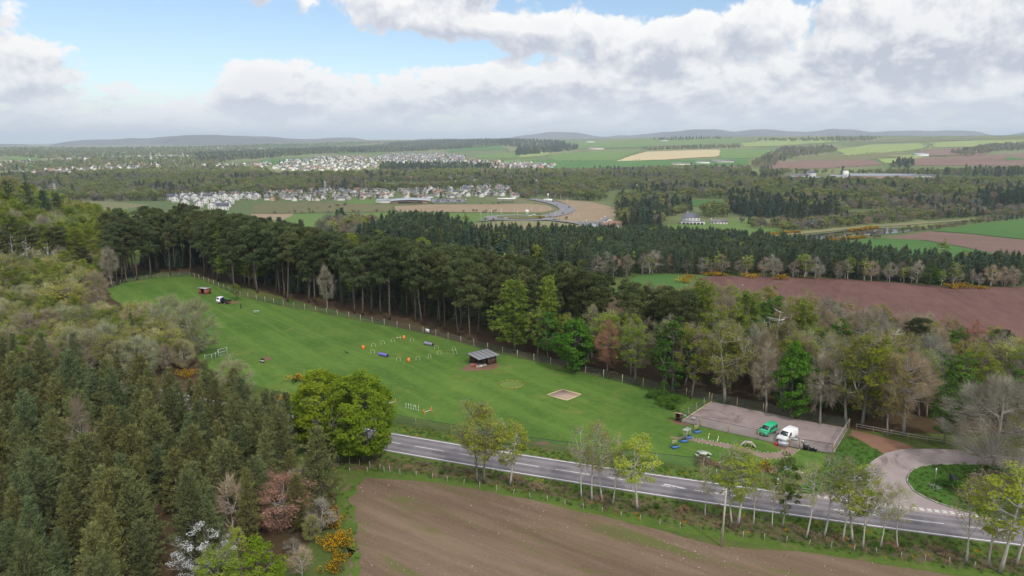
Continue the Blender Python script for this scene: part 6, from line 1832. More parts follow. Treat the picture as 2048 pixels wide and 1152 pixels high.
# town houses: the 240 that show largest single, the rest one mass
HM = []
for k, (wl_, rf_) in enumerate([('render_white', 'slate'), ('render_white', 'slate_grey'), ('render_cream', 'slate_grey'), ('render_white', 'tile_red'), ('render_grey', 'slate_grey'), ('brick_pink', 'tile_red')]):
    HM.append(house_mesh(8.5, [10, 14, 9, 11, 10, 12][k], [5.2, 4.2, 3.0, 5.0, 4.8, 5.0][k], 3.0, wl_, rf_).mesh('house', [wl_, rf_]))
spots = []
def block(poly, spacing, rot, pal, mist=.0):
    w = GP(poly); P = scatter(w, spacing, jitter=.42); P = P[RNG.uniform(0, 1, len(P)) < .86]
    for p_ in P: spots.append((p_[0], p_[1], rot + RNG.choice([0, PI / 2], p=[.7, .3]) + RNG.normal(0, .08), int(RNG.choice(6, p=np.array(pal) / np.sum(pal)))))
WH = [3, 3, 1.5, 1.2, 1.5, .3]; GRY = [1.6, 3, 2, .8, 3, .6]
block([(505, 401), (520, 386), (640, 380), (760, 381), (790, 384), (780, 398), (640, 402), (560, 402)], 21, .3, GRY)
block([(800, 398), (800, 382), (900, 377), (1010, 374), (1040, 384), (1035, 396), (930, 394), (860, 398)], 22, .5, WH)
block([(330, 396), (420, 388), (505, 386), (505, 396), (420, 398)], 19, .4, WH)
block([(560, 360), (700, 352), (860, 349), (860, 362), (700, 364)], 34, .2, [1, 1, 2, 3, 2, 2])
block([(860, 362), (900, 356), (1060, 350), (1110, 356), (1080, 366), (960, 368)], 30, .8, WH)
block([(150, 385), (330, 390), (330, 396), (200, 396)], 30, .2, [1, 1, 3, 2, 3, 1])
block([(540, 339), (570, 322), (640, 315), (720, 314), (750, 320), (760, 334), (700, 341), (600, 342)], 37, .4, [5, 2, 1, 2, 1, .4])
block([(740, 318), (790, 308), (870, 308), (930, 312), (930, 322), (820, 326), (760, 328)], 41, .9, [5, 3, .6, 1, .6, .2])
block([(780, 330), (930, 322), (1000, 324), (1000, 334), (900, 336), (800, 338)], 38, .5, [5, 2, 1, 2, 1, .4])
block([(960, 332), (1040, 326), (1110, 330), (1110, 336), (1000, 341)], 26, .3, WH)
block([(60, 345), (120, 336), (200, 330), (320, 328), (330, 336), (200, 342), (100, 348)], 42, .6, [3, 2, 1, 3, 1, 1])
block([(200, 318), (300, 308), (400, 306), (400, 316), (260, 322)], 52, .6, [4, 2, 1, 2, 1, 1])
block([(0, 326), (60, 322), (60, 328), (0, 332)], 50, .6, WH)
block([(380, 303), (520, 297), (560, 298), (420, 306)], 60, .5, WH)
block([(360, 332), (540, 326), (540, 336), (400, 344)], 48, .5, WH)
spots.sort(key=lambda s_: math.hypot(s_[0], s_[1]))
GT = 'houses of the suburb and town'
for s_ in spots[:255]:
    lb = ['white house with slate roof in the near suburb', 'long white house with grey roof in the near suburb', 'cream bungalow with grey roof in the near suburb', 'white house with red tiled roof in the near suburb', 'grey house with grey roof in the near suburb', 'pink-brown house with red roof in the near suburb'][s_[3]]
    tag(link('house', HM[s_[3]], None, ground(s_[0], s_[1], -.3), s_[2], .86), lb, 'house', GT)
rest = spots[255:]
hc = bpy.data.collections.new('houses')
for k, me in enumerate(HM): hc.objects.link(bpy.data.objects.new('house_%02d' % k, me))
R_ = np.array(rest)
instancer('distant_houses', hc, R_[:, :2], R_[:, 3].astype(int), R_[:, 2], np.ones((len(R_), 3)) * 1.1, 'hundreds of small white and red-roofed houses of the far town')
print('houses', len(spots))
# gardens: trees between the houses
gp = np.repeat(np.array([(s_[0], s_[1]) for s_ in spots]), 2, 0) + RNG.normal(0, 12, (2 * len(spots), 2)); gp = np.concatenate([gp, gp[len(gp) // 2:] + RNG.normal(0, 20, (len(gp) - len(gp) // 2, 2))]); n = len(gp); s = RNG.uniform(.3, .75, n)
instancer('garden_trees', COL_MIX, gp, RNG.choice(7, n, p=[.25, .22, .2, .12, .08, .08, .05]), RNG.uniform(0, 6.28, n), np.c_[s, s, s], 'small garden trees between the town houses')
# wind turbines on the skyline
for px in (738, 756, 764, 779):
    d = px_dir(px, 279); rr = 12500; x, y = d[0] / math.hypot(d[0], d[1]) * rr, d[1] / math.hypot(d[0], d[1]) * rr
    o = thing('wind_turbine', 'tiny white wind turbine on the far skyline', 'turbine', (x, y, 60), 0, 'wind turbines on the far skyline')
    mb = MB(); mb.tube([(0, 0, 0), (0, 0, 70)], [2.2, 1.4], 8); mb.box((0, -1, 71), (3, 8, 3)); mb.obj('tower', 'white_plastic', o)
    for k in range(3):
        a = k * 2 * PI / 3 + px; mb = MB(); mb.tube([(0, -5, 71), (math.cos(a) * 12, -5, 71 + math.sin(a) * 12), (math.cos(a) * 36, -5, 71 + math.sin(a) * 36)], [1.0, 1.5, .4], 5); mb.obj('blade', 'white_plastic', o)
# ------------------------------------------------------------------ things on the site
def fence(name, label, line, h, spacing, net=True, rail=None, post_mat='old_post', pr=.07, rails=(), netmat='green_netting', post_jit=0.05, kind_cat='fence'):
    """posts driven along a line, with netting and rails between them"""
    line = np.asarray(line, float)
    o = thing(name, label, kind_cat, ground(line[0][0], line[0][1]))
    L0 = np.array(o.location)
    seg = np.linalg.norm(np.diff(line, axis=0), axis=1); cum = np.concatenate([[0], np.cumsum(seg)])
    n = max(2, int(round(cum[-1] / spacing)) + 1)
    mb = MB(); mb.tube([(0, 0, -.3), (0, 0, h * .5), (0, 0, h)], [pr, pr, pr * .95], 6); pm_ = mb.mesh('post', post_mat)
    for s_ in np.linspace(0, cum[-1], n):
        x, y = np.interp(s_, cum, line[:, 0]), np.interp(s_, cum, line[:, 1])
        p_ = link('post', pm_, o, (x - L0[0], y - L0[1], float(H(x, y)) - L0[2]))
        p_.rotation_euler = (RNG.normal(0, post_jit * .5), RNG.normal(0, post_jit * .5), 0); p_.scale = (1, 1, RNG.uniform(.94, 1.07))
    ss = np.arange(0, cum[-1] + 1e-6, 3.0); ss = np.append(ss, cum[-1])
    P = np.stack([np.interp(ss, cum, line[:, 0]), np.interp(ss, cum, line[:, 1])], 1); Z = H(P[:, 0], P[:, 1])
    if net:
        V = []
        for p_, z in zip(P, Z): V += [(p_[0] - L0[0], p_[1] - L0[1], z - L0[2] + .02), (p_[0] - L0[0], p_[1] - L0[1], z - L0[2] + h * .95)]
        mb = MB(); mb.add(V, [[2 * i, 2 * i + 2, 2 * i + 3, 2 * i + 1] for i in range(len(P) - 1)]); mb.obj('netting', netmat, o)
    for z_, r_, mt in rails:
        mb = MB(); mb.tube([(p_[0] - L0[0], p_[1] - L0[1], z - L0[2] + z_ - .02 * (i % 2)) for i, (p_, z) in enumerate(zip(P, Z))], r_, 4); mb.obj('rail', mt, o)
    return o


WIRE = (1.95, .022, 'dark_metal')
fence('deer_fence', 'tall netted post fence along the pine wood behind the dog field', FENCE[3:], 2.0, 5.2, rails=((1.9, .018, 'dark_metal'), (1.0, .012, 'dark_metal')), post_mat='pale_wood')
fence('deer_fence', 'tall netted post fence across the far left end of the dog field', FENCE[:4], 1.9, 4.0, rails=((1.8, .018, 'dark_metal'),))
fence('road_fence', 'netted fence with a dark top rail between the dog field and the road', GP([(700, 830), (787, 846), (871, 861), (960, 876), (1054, 892), (1140, 904), (1250, 919), (1345, 930), (1406, 936)]), 1.9, 7.5, rails=((1.85, .045, 'dark_metal'),))
a_, b_, c_, d_, e_ = GP([(1360.5, 844)])[0], GP([(1400, 853)])[0], GP([(1579, 893.5)])[0], GP([(1599, 897.5)])[0], GP([(1666, 908)])[0]
bk, br = GP([(1423, 803.5)])[0], GP([(1697, 856.5)])[0]
fence('car_park_fence', 'netted fence with dark top rail along the front of the car park', [b_, c_], 2.0, 5.6, rails=((1.95, .04, 'dark_metal'),), post_mat='timber', pr=.09)
fence('gate', 'wide mesh gate at the left corner of the car park', [a_, b_], 2.0, 3.6, rails=((1.95, .04, 'dark_metal'), (1.0, .03, 'dark_metal')), post_mat='timber', pr=.11, kind_cat='gate')
fence('gate', 'narrow mesh gate beside the white van', [c_, d_], 2.0, 2.2, rails=((1.95, .04, 'dark_metal'), (.1, .03, 'dark_metal')), post_mat='timber', pr=.10, kind_cat='gate')
fence('car_park_fence', 'netted fence behind the black bins at the car park front', [d_, e_], 2.0, 7.0, rails=((1.95, .04, 'dark_metal'),), post_mat='timber', pr=.10)
fence('car_park_fence', 'netted fence with pale kickboard on the left side of the car park', [a_, bk], 2.0, 4.0, rails=((.12, .10, 'pale_wood'), (1.95, .03, 'dark_metal')), post_mat='timber', pr=.08)
fence('car_park_fence', 'netted fence along the back of the car park under the trees', np.concatenate([[bk], GP([(1487, 815.5), (1589, 837)]), [br]]), 2.0, 5.5, rails=((1.95, .025, 'dark_metal'),), post_mat='timber')
fence('mesh_gate', 'pale metal mesh gate pair at the right end of the car park', [br, e_], 2.0, 3.6, rails=((1.95, .05, 'light_steel'), (.15, .05, 'light_steel')), post_mat='timber', pr=.09, kind_cat='gate')
fence('rail_fence', 'post and rail fence along the trees above the red track', GP([(1712, 857), (1760, 866), (1800, 874), (1845, 882), (1890, 888)]), 1.1, 3.0, net=False, rails=((.95, .06, 'weathered_wood'), (.5, .055, 'weathered_wood')), pr=.08)
fence('field_fence', 'line of short stakes between the road bank and the ploughed field', GP([(700, 946), (760, 944), (860, 957), (960, 977), (1080, 1001), (1200, 1026), (1330, 1053), (1450, 1072), (1600, 1089), (1760, 1110), (1900, 1130), (2050, 1150)]), 1.05, 2.9, net=False, rails=((.9, .008, 'dark_metal'), (.55, .008, 'dark_metal')), pr=.05, post_jit=.16, post_mat='weathered_wood')
fence('field_fence', 'short stakes running up to the shade of the big sycamore', GP([(640, 915), (690, 926), (735, 934), (780, 945)]), 1.2, 2.2, net=False, rails=((.9, .008, 'dark_metal'),), pr=.055, post_jit=.14, post_mat='weathered_wood')


def oriented(A, B, C):
    """ground frame: origin A, x towards B, y towards C (made square)"""
    A, B, C = map(np.asarray, (A, B, C)); u = B - A; lu = np.linalg.norm(u); u = u / lu
    v = np.array([-u[1], u[0]]); lv = float(np.dot(C - A, v))
    return A, math.atan2(u[1], u[0]), lu, lv


# large open-fronted shelter in the field
B_ = g1(957, 735); A_ = g1(938, 729); C_ = g1(993, 726)
org, ang, lu, lv = oriented(B_, C_, A_)
lu, lv = min(lu, 8.0), min(max(abs(lv), 4.0), 5.2)
S_ = thing('shelter', 'dark brown field shelter with open front and grey ridged roof', 'shelter', ground(org[0], org[1]), ang)
hl = lu * .52
mb = MB(); mb.box((hl + (lu - hl) / 2, .05, 1.05), (lu - hl, .1, 2.1)); mb.box((lu - .05, lv / 2, 1.15), (.1, lv - .2, 2.3)); mb.box((lu / 2, lv - .05, 1.25), (lu - .2, .1, 2.5)); mb.box((hl + .05, lv * .62, 1.1), (.1, lv * .76 - .2, 2.2)); mb.obj('wall', 'brown_board', S_)
mb = MB(); mb.box((hl + (lu - hl) * .35, -.02, 1.35), (.5, .06, .6)); mb.obj('window', 'dark_glass', S_)
ru = MB(); m_ = 40; V = []
for i in range(m_ + 1):
    for j in (0, 1):
        V.append((-.5 + (lu + 1.0) * i / m_, -.7 + (lv + 1.2) * j, 2.22 + .42 * j + (.05 if i % 2 else 0)))
V += [(a, b, c - .07) for a, b, c in V]; k0 = (m_ + 1) * 2
F = [[2 * i, 2 * i + 2, 2 * i + 3, 2 * i + 1] for i in range(m_)]; F += [[k0 + a for a in f[::-1]] for f in F]; F += [[2 * i, k0 + 2 * i, k0 + 2 * i + 2, 2 * i + 2] for i in range(m_)]
plain('roof_sheet', (0.215, 0.22, 0.235), .5, .2); ru.add(V, F); R_o = ru.obj('roof', 'roof_sheet', S_)
for k in range(6):
    mb = MB(); mb.box((-.5 + (lu + 1.0) * k / 5, lv / 2 - .1, 2.50), (.07, lv + 1.2, .05), rx=math.atan2(.42, lv + 1.2)); mb.obj('seam', 'dark_metal', R_o)
for (a, b) in ((0.1, 0.1), (0.1, lv * .5), (0.1, lv - .2), (hl * .5, .1), (hl * .98, -.02)):
    mb = MB(); mb.tube([(a, b, 0), (a, b, 2.3)], .06, 6); mb.obj('post', 'black_plastic', S_)
mb = MB(); mb.box((hl / 2, lv / 2, .03), (hl + .4, lv, .06)); mb.obj('floor', 'weathered_wood', S_)
px_, py_ = g1(949, 733.5); mb = MB(); mb.tube([(0, 0, 0), (0, 0, .55), (0, 0, .6)], [.32, .36, .36], 12); mb.tube([(0, 0, .6), (0, 0, .62)], [.37, .30], 12)
tag(mb.obj('bucket', 'red_plastic', None, True, ground(px_, py_, .07)), 'red tub standing under the front of the field shelter', 'tub')
px_, py_ = g1(963, 734); mb = MB(); mb.tube([(0, 0, 0), (0, 0, .38)], [.14, .17], 10); mb.tube([(0, 0, .38), (.05, 0, .5)], [.03, .03], 5); tag(mb.obj('bucket', 'white_plastic', None, True, ground(px_, py_, .03)), 'small white bucket in front of the field shelter', 'bucket')
# small red shelter at the far end
A_ = g1(398, 588); B_ = g1(412, 589.5); org, ang, lu, lv = oriented(A_, B_, g1(398, 584)); lu = min(lu, 3.4); w2 = lu; dp = 2.4
S_ = thing('shelter', 'small red-brown open shelter at the far end of the dog field', 'shelter', ground(org[0], org[1]), ang)
mb = MB(); mb.box((.45, 0, 1.0), (.9, .1, 2.0)); mb.box((w2 - .4, 0, 1.0), (.8, .1, 2.0)); mb.box((0, dp / 2, 1.05), (.1, dp, 2.1)); mb.box((w2, dp / 2, 1.05), (.1, dp, 2.1)); mb.box((w2 / 2, dp, 1.1), (w2, .1, 2.2)); mb.obj('wall', 'red_board', S_)
mb = MB(); mb.box((w2 / 2, dp / 2, 2.22), (w2 + .8, dp + .9, .09), rx=-.08); mb.obj('roof', 'metal_sheet', S_)
mb = MB(); mb.box((w2 - .35, -.07, 1.65), (.3, .03, .3)); mb.obj('notice', 'white_plastic', S_)


def wheel(parent, x, y, z, r=.33, w=.22):
    mb = MB(); mb.tube([(0, -w / 2, 0), (0, -w * .4, 0), (0, w * .4, 0), (0, w / 2, 0)], [r * .88, r, r, r * .88], 18); t_ = link('wheel', mb.mesh('wheel', 'tyre_rubber', False), parent, (x, y, z))
    mb = MB(); s = 1 if y > 0 else -1
    mb.tube([(0, s * (w / 2 - .03), 0), (0, s * (w / 2 + .015), 0)], [r * .58, r * .52], 14); mb.obj('rim', 'metal_sheet', t_)


def van(label, paint, x, y, rz, L_, Wd, Ht, side_glass, stripe=None, plate=True):
    """panel van lofted from cross-sections, nose towards +x"""
    o = thing('van', label, 'van', ground(x, y, .07), rz)
    k = L_ / 5.0; kh = Ht / 1.92; kw = Wd / 1.92
    St = [(2.50, .42, .58, .70, .72, .74, .60), (2.42, .32, .72, .88, .86, .87, .72), (2.05, .30, .86, 1.00, .93, .94, .80), (1.62, .30, .96, 1.12, .94, .96, .82), (1.42, .30, 1.0, 1.20, .94, .96, .80), (.72, .30, 1.04, 1.78, .95, .96, .70),
          (.45, .30, 1.05, 1.88, .95, .96, .74), (-.6, .30, 1.05, 1.92, .95, .96, .77), (-2.15, .32, 1.05, 1.90, .95, .96, .77), (-2.42, .36, 1.05, 1.82, .93, .94, .74), (-2.50, .44, 1.0, 1.62, .89, .90, .70)]
    R_ = []
    for (X_, zb, zm, zt, wb, wm_, wt_) in St:
        zs = zm + (zt - zm) * .82; ws = wm_ + (wt_ - wm_) * .62
        ring = [(wb * .9, zb), (wb, zb + .12), (wm_, zm), (ws, zs), (wt_, zt), (wt_ * .5, zt + .025)]
        ring = ring + [(-a, b) for a, b in ring[::-1]]
        R_.append([(X_ * k, a * kw, b * kh) for a, b in ring])
    n = len(R_[0]); mb = MB()
    F = [[i * n + j, i * n + (j + 1) % n, (i + 1) * n + (j + 1) % n, (i + 1) * n + j] for i in range(len(R_) - 1) for j in range(n)]
    mb.add([p_ for r_ in R_ for p_ in r_], [f[::-1] for f in F])
    for idx_, rev in ((0, False), (len(R_) - 1, True)):
        f = [idx_ * n + j for j in range(n)]; b0 = mb.nv - n * len(R_)
        mb.f.setdefault(n, []).append((np.array([[b0 + q_ for q_ in (f if not rev else f[::-1])]]), np.full(1, .5, np.float32), np.zeros(1, np.int32)))
    body = mb.obj('body', paint, o, True)
    md = body.modifiers.new('edge', 'EDGE_SPLIT'); md.split_angle = math.radians(38)
    R_ = np.array(R_)
    def quad(nm, a, b, c, d, mat, nrm, off=.012, par=o):
        pts = np.array([a, b, c, d]) + np.array(nrm) * off
        m2 = MB(); m2.add(np.concatenate([pts, pts - np.array(nrm) * .02]), [[0, 1, 2, 3], [7, 6, 5, 4], [0, 4, 5, 1], [1, 5, 6, 2], [2, 6, 7, 3], [3, 7, 4, 0]]); return m2.obj(nm, mat, par)
    lerp = lambda p_, q_, t_: np.array(p_) * (1 - t_) + np.array(q_) * t_
    ws_l, ws_r, wt_l, wt_r = R_[4][4], R_[4][7], R_[5][4], R_[5][7]
    quad('windscreen', lerp(ws_l, ws_r, .03), lerp(ws_r, ws_l, .03), lerp(wt_r, wt_l, .05), lerp(wt_l, wt_r, .05), 'dark_glass', (.75, 0, .66), .03)
    for s in (1, -1):
        def P_(xx, t_):
            i = int(np.clip(np.searchsorted(-R_[:, 0, 0], -xx) - 1, 0, len(R_) - 2)); u = (R_[i, 0, 0] - xx) / (R_[i, 0, 0] - R_[i + 1, 0, 0] + 1e-9)
            lo = lerp(R_[i][2], R_[i + 1][2], u); hi = lerp(R_[i][3], R_[i + 1][3], u); q_ = lerp(lo, hi, t_); q_[1] *= s; return q_
        for nm, x0, x1, xt in side_glass:
            quad(nm, P_(x0 * k, .08), P_(x1 * k, .08), P_(x1 * k, .92), P_(xt * k, .92), 'dark_glass', (0, s * .97, .2), .015)
        m2 = MB(); m2.box((0, 0, 0), (.16, .22, .20)); m2.obj('mirror', 'black_plastic', o, loc=(1.15 * k, s * 1.06 * kw, 1.12 * kh))
        m2 = MB(); m2.box((0, 0, 0), (.10, .34, .17)); m2.obj('headlight', 'light_steel', o, loc=(2.41 * k, s * .62 * kw, .70 * kh))
        m2 = MB(); m2.box((0, 0, 0), (.06, .14, .5)); m2.obj('tail_light', 'red_plastic', o, loc=(-2.46 * k, s * .82 * kw, 1.0 * kh))
        m2 = MB(); m2.box((0, 0, 0), (.012, .01, 1.2)); m2.obj('door_gap', 'black_plastic', o, loc=(.15 * k, s * .955 * kw, .85 * kh))
        for xx in (1.62, -1.55): wheel(o, xx * k, s * .86 * kw, .33)
    m2 = MB(); m2.box((2.46 * k, 0, .42), (.16, 1.5 * kw, .22)); m2.obj('bumper', 'black_plastic', o)
    m2 = MB(); m2.box((2.49 * k, 0, .62), (.08, .95 * kw, .12)); m2.obj('grille', 'black_plastic', o)
    if plate: m2 = MB(); m2.box((2.55 * k, 0, .46), (.02, .52, .11)); m2.obj('number_plate', 'number_plate', o)
    return o


gx, gy = g1(1532, 876); wx, wy = g1(1570, 889)
heading = math.atan2(-gy + 20, -gx + 25)
VAN_RZ = math.radians(-139)
x, y = g1(1535.5, 867); van('bright green van with dark side windows parked in the gravel car park', 'van_green', x, y, VAN_RZ, 4.5, 1.82, 1.85, (('side_window', 1.15, .1, .62), ('side_window', -.05, -1.0, -.05), ('side_window', -1.15, -2.1, -1.15)))
x, y = g1(1573.5, 879); van('white panel van parked next to the bright green one', 'van_white', x, y, VAN_RZ, 5.1, 1.95, 1.95, (('side_window', 1.15, .1, .62),))
# flatbed truck at the far end of the field
x, y = g1(447, 607)
T_ = thing('truck', 'white-cabbed flatbed truck with dark bed parked near the far shelter', 'truck', ground(x, y, .03), math.radians(158))
mb = MB(); mb.prism([(-.9, -.95), (.8, -.95), (.9, -.8), (.9, .8), (.8, .95), (-.9, .95)], .55, 1.35); mb.add([(-.9, -.95, 1.35), (.85, -.92, 1.35), (.85, .92, 1.35), (-.9, .95, 1.35), (-.85, -.85, 2.25), (.45, -.82, 2.25), (.45, .82, 2.25), (-.85, .85, 2.25)], [[4, 5, 6, 7], [0, 1, 5, 4], [1, 2, 6, 5], [2, 3, 7, 6], [3, 0, 4, 7]]); c = mb.obj('cab', 'van_white', T_, loc=(1.5, 0, 0))
for nm, cc, ss, rx in (('rear_window', (-.93, 0, 1.78), (.06, 1.5, .55), 0), ('windscreen', (.68, 0, 1.82), (.06, 1.5, .75), 0), ('side_window', (-.1, .92, 1.78), (1.1, .06, .55), 0), ('side_window', (-.1, -.92, 1.78), (1.1, .06, .55), 0)):
    mb = MB(); mb.box(cc, ss); mb.obj(nm, 'dark_glass', c)
mb = MB(); mb.box((-.1, 0, .62), (5.0, 1.0, .22)); mb.obj('chassis', 'black_plastic', T_)
mb = MB(); mb.box((-1.1, 0, .92), (3.2, 1.95, .14)); mb.box((-1.1, .95, 1.12), (3.2, .06, .34)); mb.box((-1.1, -.95, 1.12), (3.2, .06, .34)); mb.box((-2.7, 0, 1.12), (.06, 1.95, .34)); mb.obj('bed', 'black_plastic', T_)
mb = MB(); mb.box((.52, 0, 1.45), (.1, 1.9, .95)); mb.obj('headboard', 'truck_blue', T_)
mb = MB(); mb.box((-2.76, 0, .72), (.05, 1.7, .14)); mb.obj('tail_board', 'orange_plastic', T_)
for a in (1.55, -1.5):
    for b in (.8, -.8): wheel(T_, a, b, .36, .36, .24)
fld([(454, 606), (478, 602.5), (479, 605), (456, 609)], 'bare_earth', 'worn_patch', .03)
# agility equipment
for px, py, lb in [(726.5, 698.5, 'orange barrel at the left end of the agility course'), (808, 678.5, 'orange barrel at the back of the agility course near the fence'), (817.5, 724, 'orange barrel at the front of the agility course')]:
    x, y = g1(px, py); o = thing('barrel', lb, 'barrel', ground(x, y, .02), RNG.uniform(0, 3), 'orange barrels of the agility course')
    mb = MB(); mb.tube([(0, 0, 0), (0, 0, .05), (0, 0, .33), (0, 0, .36), (0, 0, .66), (0, 0, .69), (0, 0, .98), (0, 0, 1.02)], [.30, .34, .36, .38, .38, .36, .35, .31], 16); mb.obj('body', 'orange_plastic', o, True)
    mb = MB(); mb.tube([(0, 0, 1.0), (0, 0, 1.06)], [.33, .33], 16); mb.obj('lid', 'orange_plastic', o)
for px, py, mt, lb, dx in [(767, 712.5, 'purple_fabric', 'purple fabric tunnel lying in the middle of the field', 19), (857.5, 690.5, 'faded_purple_fabric', 'faded grey-purple tunnel near the fence', 19)]:
    x, y = g1(px, py); x2, y2 = g1(px + 9, py + 2.0); a = math.atan2(y2 - y, x2 - x)
    o = thing('tunnel', lb, 'tunnel', ground(x, y, .02), a); L_ = 2.9; m_ = 20
    mb = MB(); mb.tube([(-L_ / 2 + L_ * i / m_, 0, .42) for i in range(m_ + 1)], [.42 if i % 2 else .39 for i in range(m_ + 1)], 16, cap=False); mb.obj('cover', mt, o, True)
    mb = MB(); mb.tube([(-L_ / 2 + L_ * i / m_, 0, .42) for i in range(m_ + 1)][::-1], [.375] * (m_ + 1), 16, cap=False); mb.obj('lining', 'black_plastic', o, True)
    for e in (-1, 1):
        mb = MB(); th = np.linspace(0, 2 * PI, 17); mb.tube([(e * L_ / 2, math.cos(q_) * .42, .42 + math.sin(q_) * .42) for q_ in th], .03, 5, cap=False); mb.obj('rim', mt, o)
HOOPS = [(747, 693, .5), (765.5, 688, .5), (786, 682.5, .4), (824.5, 682, 0), (745.5, 705.5, -.1), (797, 721, .1), (836, 720, .0), (873, 697.5, .1), (908, 700.5, .7), (910.5, 707, -.3), (879, 708, .6), (859, 715, .9)]
where = ['between the left barrel and the back row', 'second of the back row, counted from the left barrel', 'left of the back barrel', 'right of the back barrel', 'in front of the left barrel by the purple tunnel', 'left of the front barrel', 'right of the front barrel', 'right of the faded tunnel', 'farthest right towards the shelter', 'in front of the farthest right one', 'in the middle of the right half', 'between the front barrel and the middle right one']
for (px, py, a), w_ in zip(HOOPS, where):
    x, y = g1(px, py); o = thing('hoop', 'thin white agility hoop ' + w_, 'hoop', ground(x, y, .02), a, 'white agility hoops')
    th = np.linspace(PI, 0, 13); mb = MB(); mb.tube([(.5 * math.cos(q_), 0, .45 + .5 * math.sin(q_)) for q_ in th[2:-2]], .022, 5); mb.obj('arch', 'yellow_plastic', o)
    for s in (-1, 1):
        mb = MB(); mb.tube([(s * .5, 0, 0), (s * .5, 0, .5), (s * .46, 0, .66)], .03, 5); mb.obj('leg', 'white_plastic', o)
        mb = MB(); mb.box((s * .5, 0, .03), (.06, .5, .06)); mb.obj('foot', 'white_plastic', o)
ordn = ['first', 'second', 'third', 'fourth', 'fifth', 'sixth']
for k in range(6):
    x, y = g1(812 + k * 5, 815 + k * 1.1); mb = MB(); mb.tube([(0, 0, 0), (0, 0, 1.0)], .035, 6); mb.tube([(0, 0, 0), (0, 0, .04)], .12, 8); o = mb.obj('weave_pole', 'white_plastic', None, loc=ground(x, y, .02)); o.rotation_euler = (RNG.normal(0, .06), RNG.normal(0, .06), 0)
    tag(o, 'white weave pole near the road fence, %s from the big sycamore' % ordn[k], 'pole', 'white weave poles')
for (a, b), lb in [(((848, 827.5), (863, 822.5)), 'white jump with orange wings right of the weave poles'), (((778, 809), (791, 806)), 'white jump with orange wings half hidden by the big sycamore')]:
    A_, B_ = np.array(g1(*a)), np.array(g1(*b)); d = B_ - A_; L_ = np.linalg.norm(d); o = thing('jump', lb, 'jump', ground(A_[0], A_[1], .02), math.atan2(d[1], d[0]), 'jumps near the road fence')
    for xx in (0, L_):
        mb = MB(); mb.box((xx, 0, .5), (.07, .09, 1.0)); mb.box((xx, 0, .05), (.09, .8, .09)); mb.box((xx, .2, .35), (.06, .34, .5)); mb.obj('wing', 'orange_plastic', o)
    mb = MB(); mb.tube([(0, 0, .32), (L_, 0, .32)], .04, 6); mb.obj('bar', 'white_plastic', o)
x, y = g1(797.5, 677.5); o = thing('low_jump', 'small white and brown low jump beside the back barrel', 'jump', ground(x, y, .02), .3); mb = MB(); mb.box((0, 0, .38), (.95, .12, .12)); mb.obj('bar', 'weathered_wood', o)
for s in (-1, 1): mb = MB(); mb.box((s * .45, 0, .25), (.1, .5, .5)); mb.obj('leg', 'white_plastic', o)
# sand pit
q_ = [g1(*p_) for p_ in ((1094, 791), (1125, 780.5), (1162.5, 790), (1134, 801.5))]
o = thing('sand_pit', 'square sand pit with pale timber edging in the grass', 'sand pit', ground(*q_[0]))
L0 = np.array(o.location)
for a, b in zip(q_, q_[1:] + q_[:1]):
    d = np.array(b) - np.array(a); c_ = (np.array(a) + np.array(b)) / 2; mb = MB(); mb.box((c_[0] - L0[0], c_[1] - L0[1], .12), (np.linalg.norm(d) - .02, .2, .24), math.atan2(d[1], d[0])); mb.obj('edging_board', 'pale_wood', o)
cen = np.mean(q_, 0); mb = MB(); mb.prism([tuple(cen + (np.array(p_) - cen) * .97 - L0[:2]) for p_ in q_][::-1], 0.02, .15); mb.obj('sand', 'sand_fill', o)
# oval pen of low olive boards
cx, cy = g1(1023, 769.5)
o = thing('board_ring', 'low oval ring of olive-yellow boards in the grass', 'pen', ground(cx, cy, .02))
for k in range(16):
    a = k * 2 * PI / 16; px_, py_ = 2.9 * math.cos(a), 2.7 * math.sin(a); mb = MB(); mb.box((px_, py_, .12), (.95, .06, .2), a + PI / 2); mb.obj('board', 'olive_board', o)
drape('worn_patch', [(cx + 2.7 * math.cos(a), cy + 2.5 * math.sin(a)) for a in np.linspace(0, 2 * PI, 24, endpoint=False)], 'track_grass', .03)
# benches and tables in the field
x, y = g1(513, 626); o = thing('picnic_table', 'pale green picnic table near the far end of the field', 'table', ground(x, y, .02), .35)
mb = MB(); mb.box((0, 0, .74), (1.8, .75, .07)); mb.obj('table_top', 'sage_plastic', o)
for s in (-1, 1): mb = MB(); mb.box((0, s * .75, .45), (1.8, .3, .06)); mb.obj('bench', 'sage_plastic', o)
for s in (-1, 1): mb = MB(); mb.box((s * .65, 0, .40), (.08, 1.5, .08)); mb.tube([(s * .65, -.6, 0), (s * .65, -.2, .72)], .05, 4); mb.tube([(s * .65, .6, 0), (s * .65, .2, .72)], .05, 4); mb.obj('leg', 'sage_plastic', o)
x, y = g1(524.5, 725); o = thing('bench', 'small dark bench with pale seat in the near part of the field', 'bench', ground(x, y, .02), -.5)
mb = MB(); mb.box((0, 0, .45), (1.3, .5, .07)); mb.obj('seat', 'light_steel', o); mb = MB(); mb.box((0, .27, .75), (1.3, .06, .5), rx=-.15); mb.obj('backrest', 'dark_metal', o)
for s in (-1, 1): mb = MB(); mb.box((s * .55, 0, .22), (.08, .5, .43)); mb.obj('leg', 'dark_metal', o)
ga, gb = g1(437.5, 713), g1(454.5, 708)
fence('gate', 'green-grey metal mesh gate standing open at the field entrance', [ga, gb], 1.9, 3.0, rails=((1.85, .05, 'light_steel'), (1.0, .045, 'light_steel'), (.2, .04, 'light_steel')), post_mat='light_steel', pr=.07, kind_cat='gate')
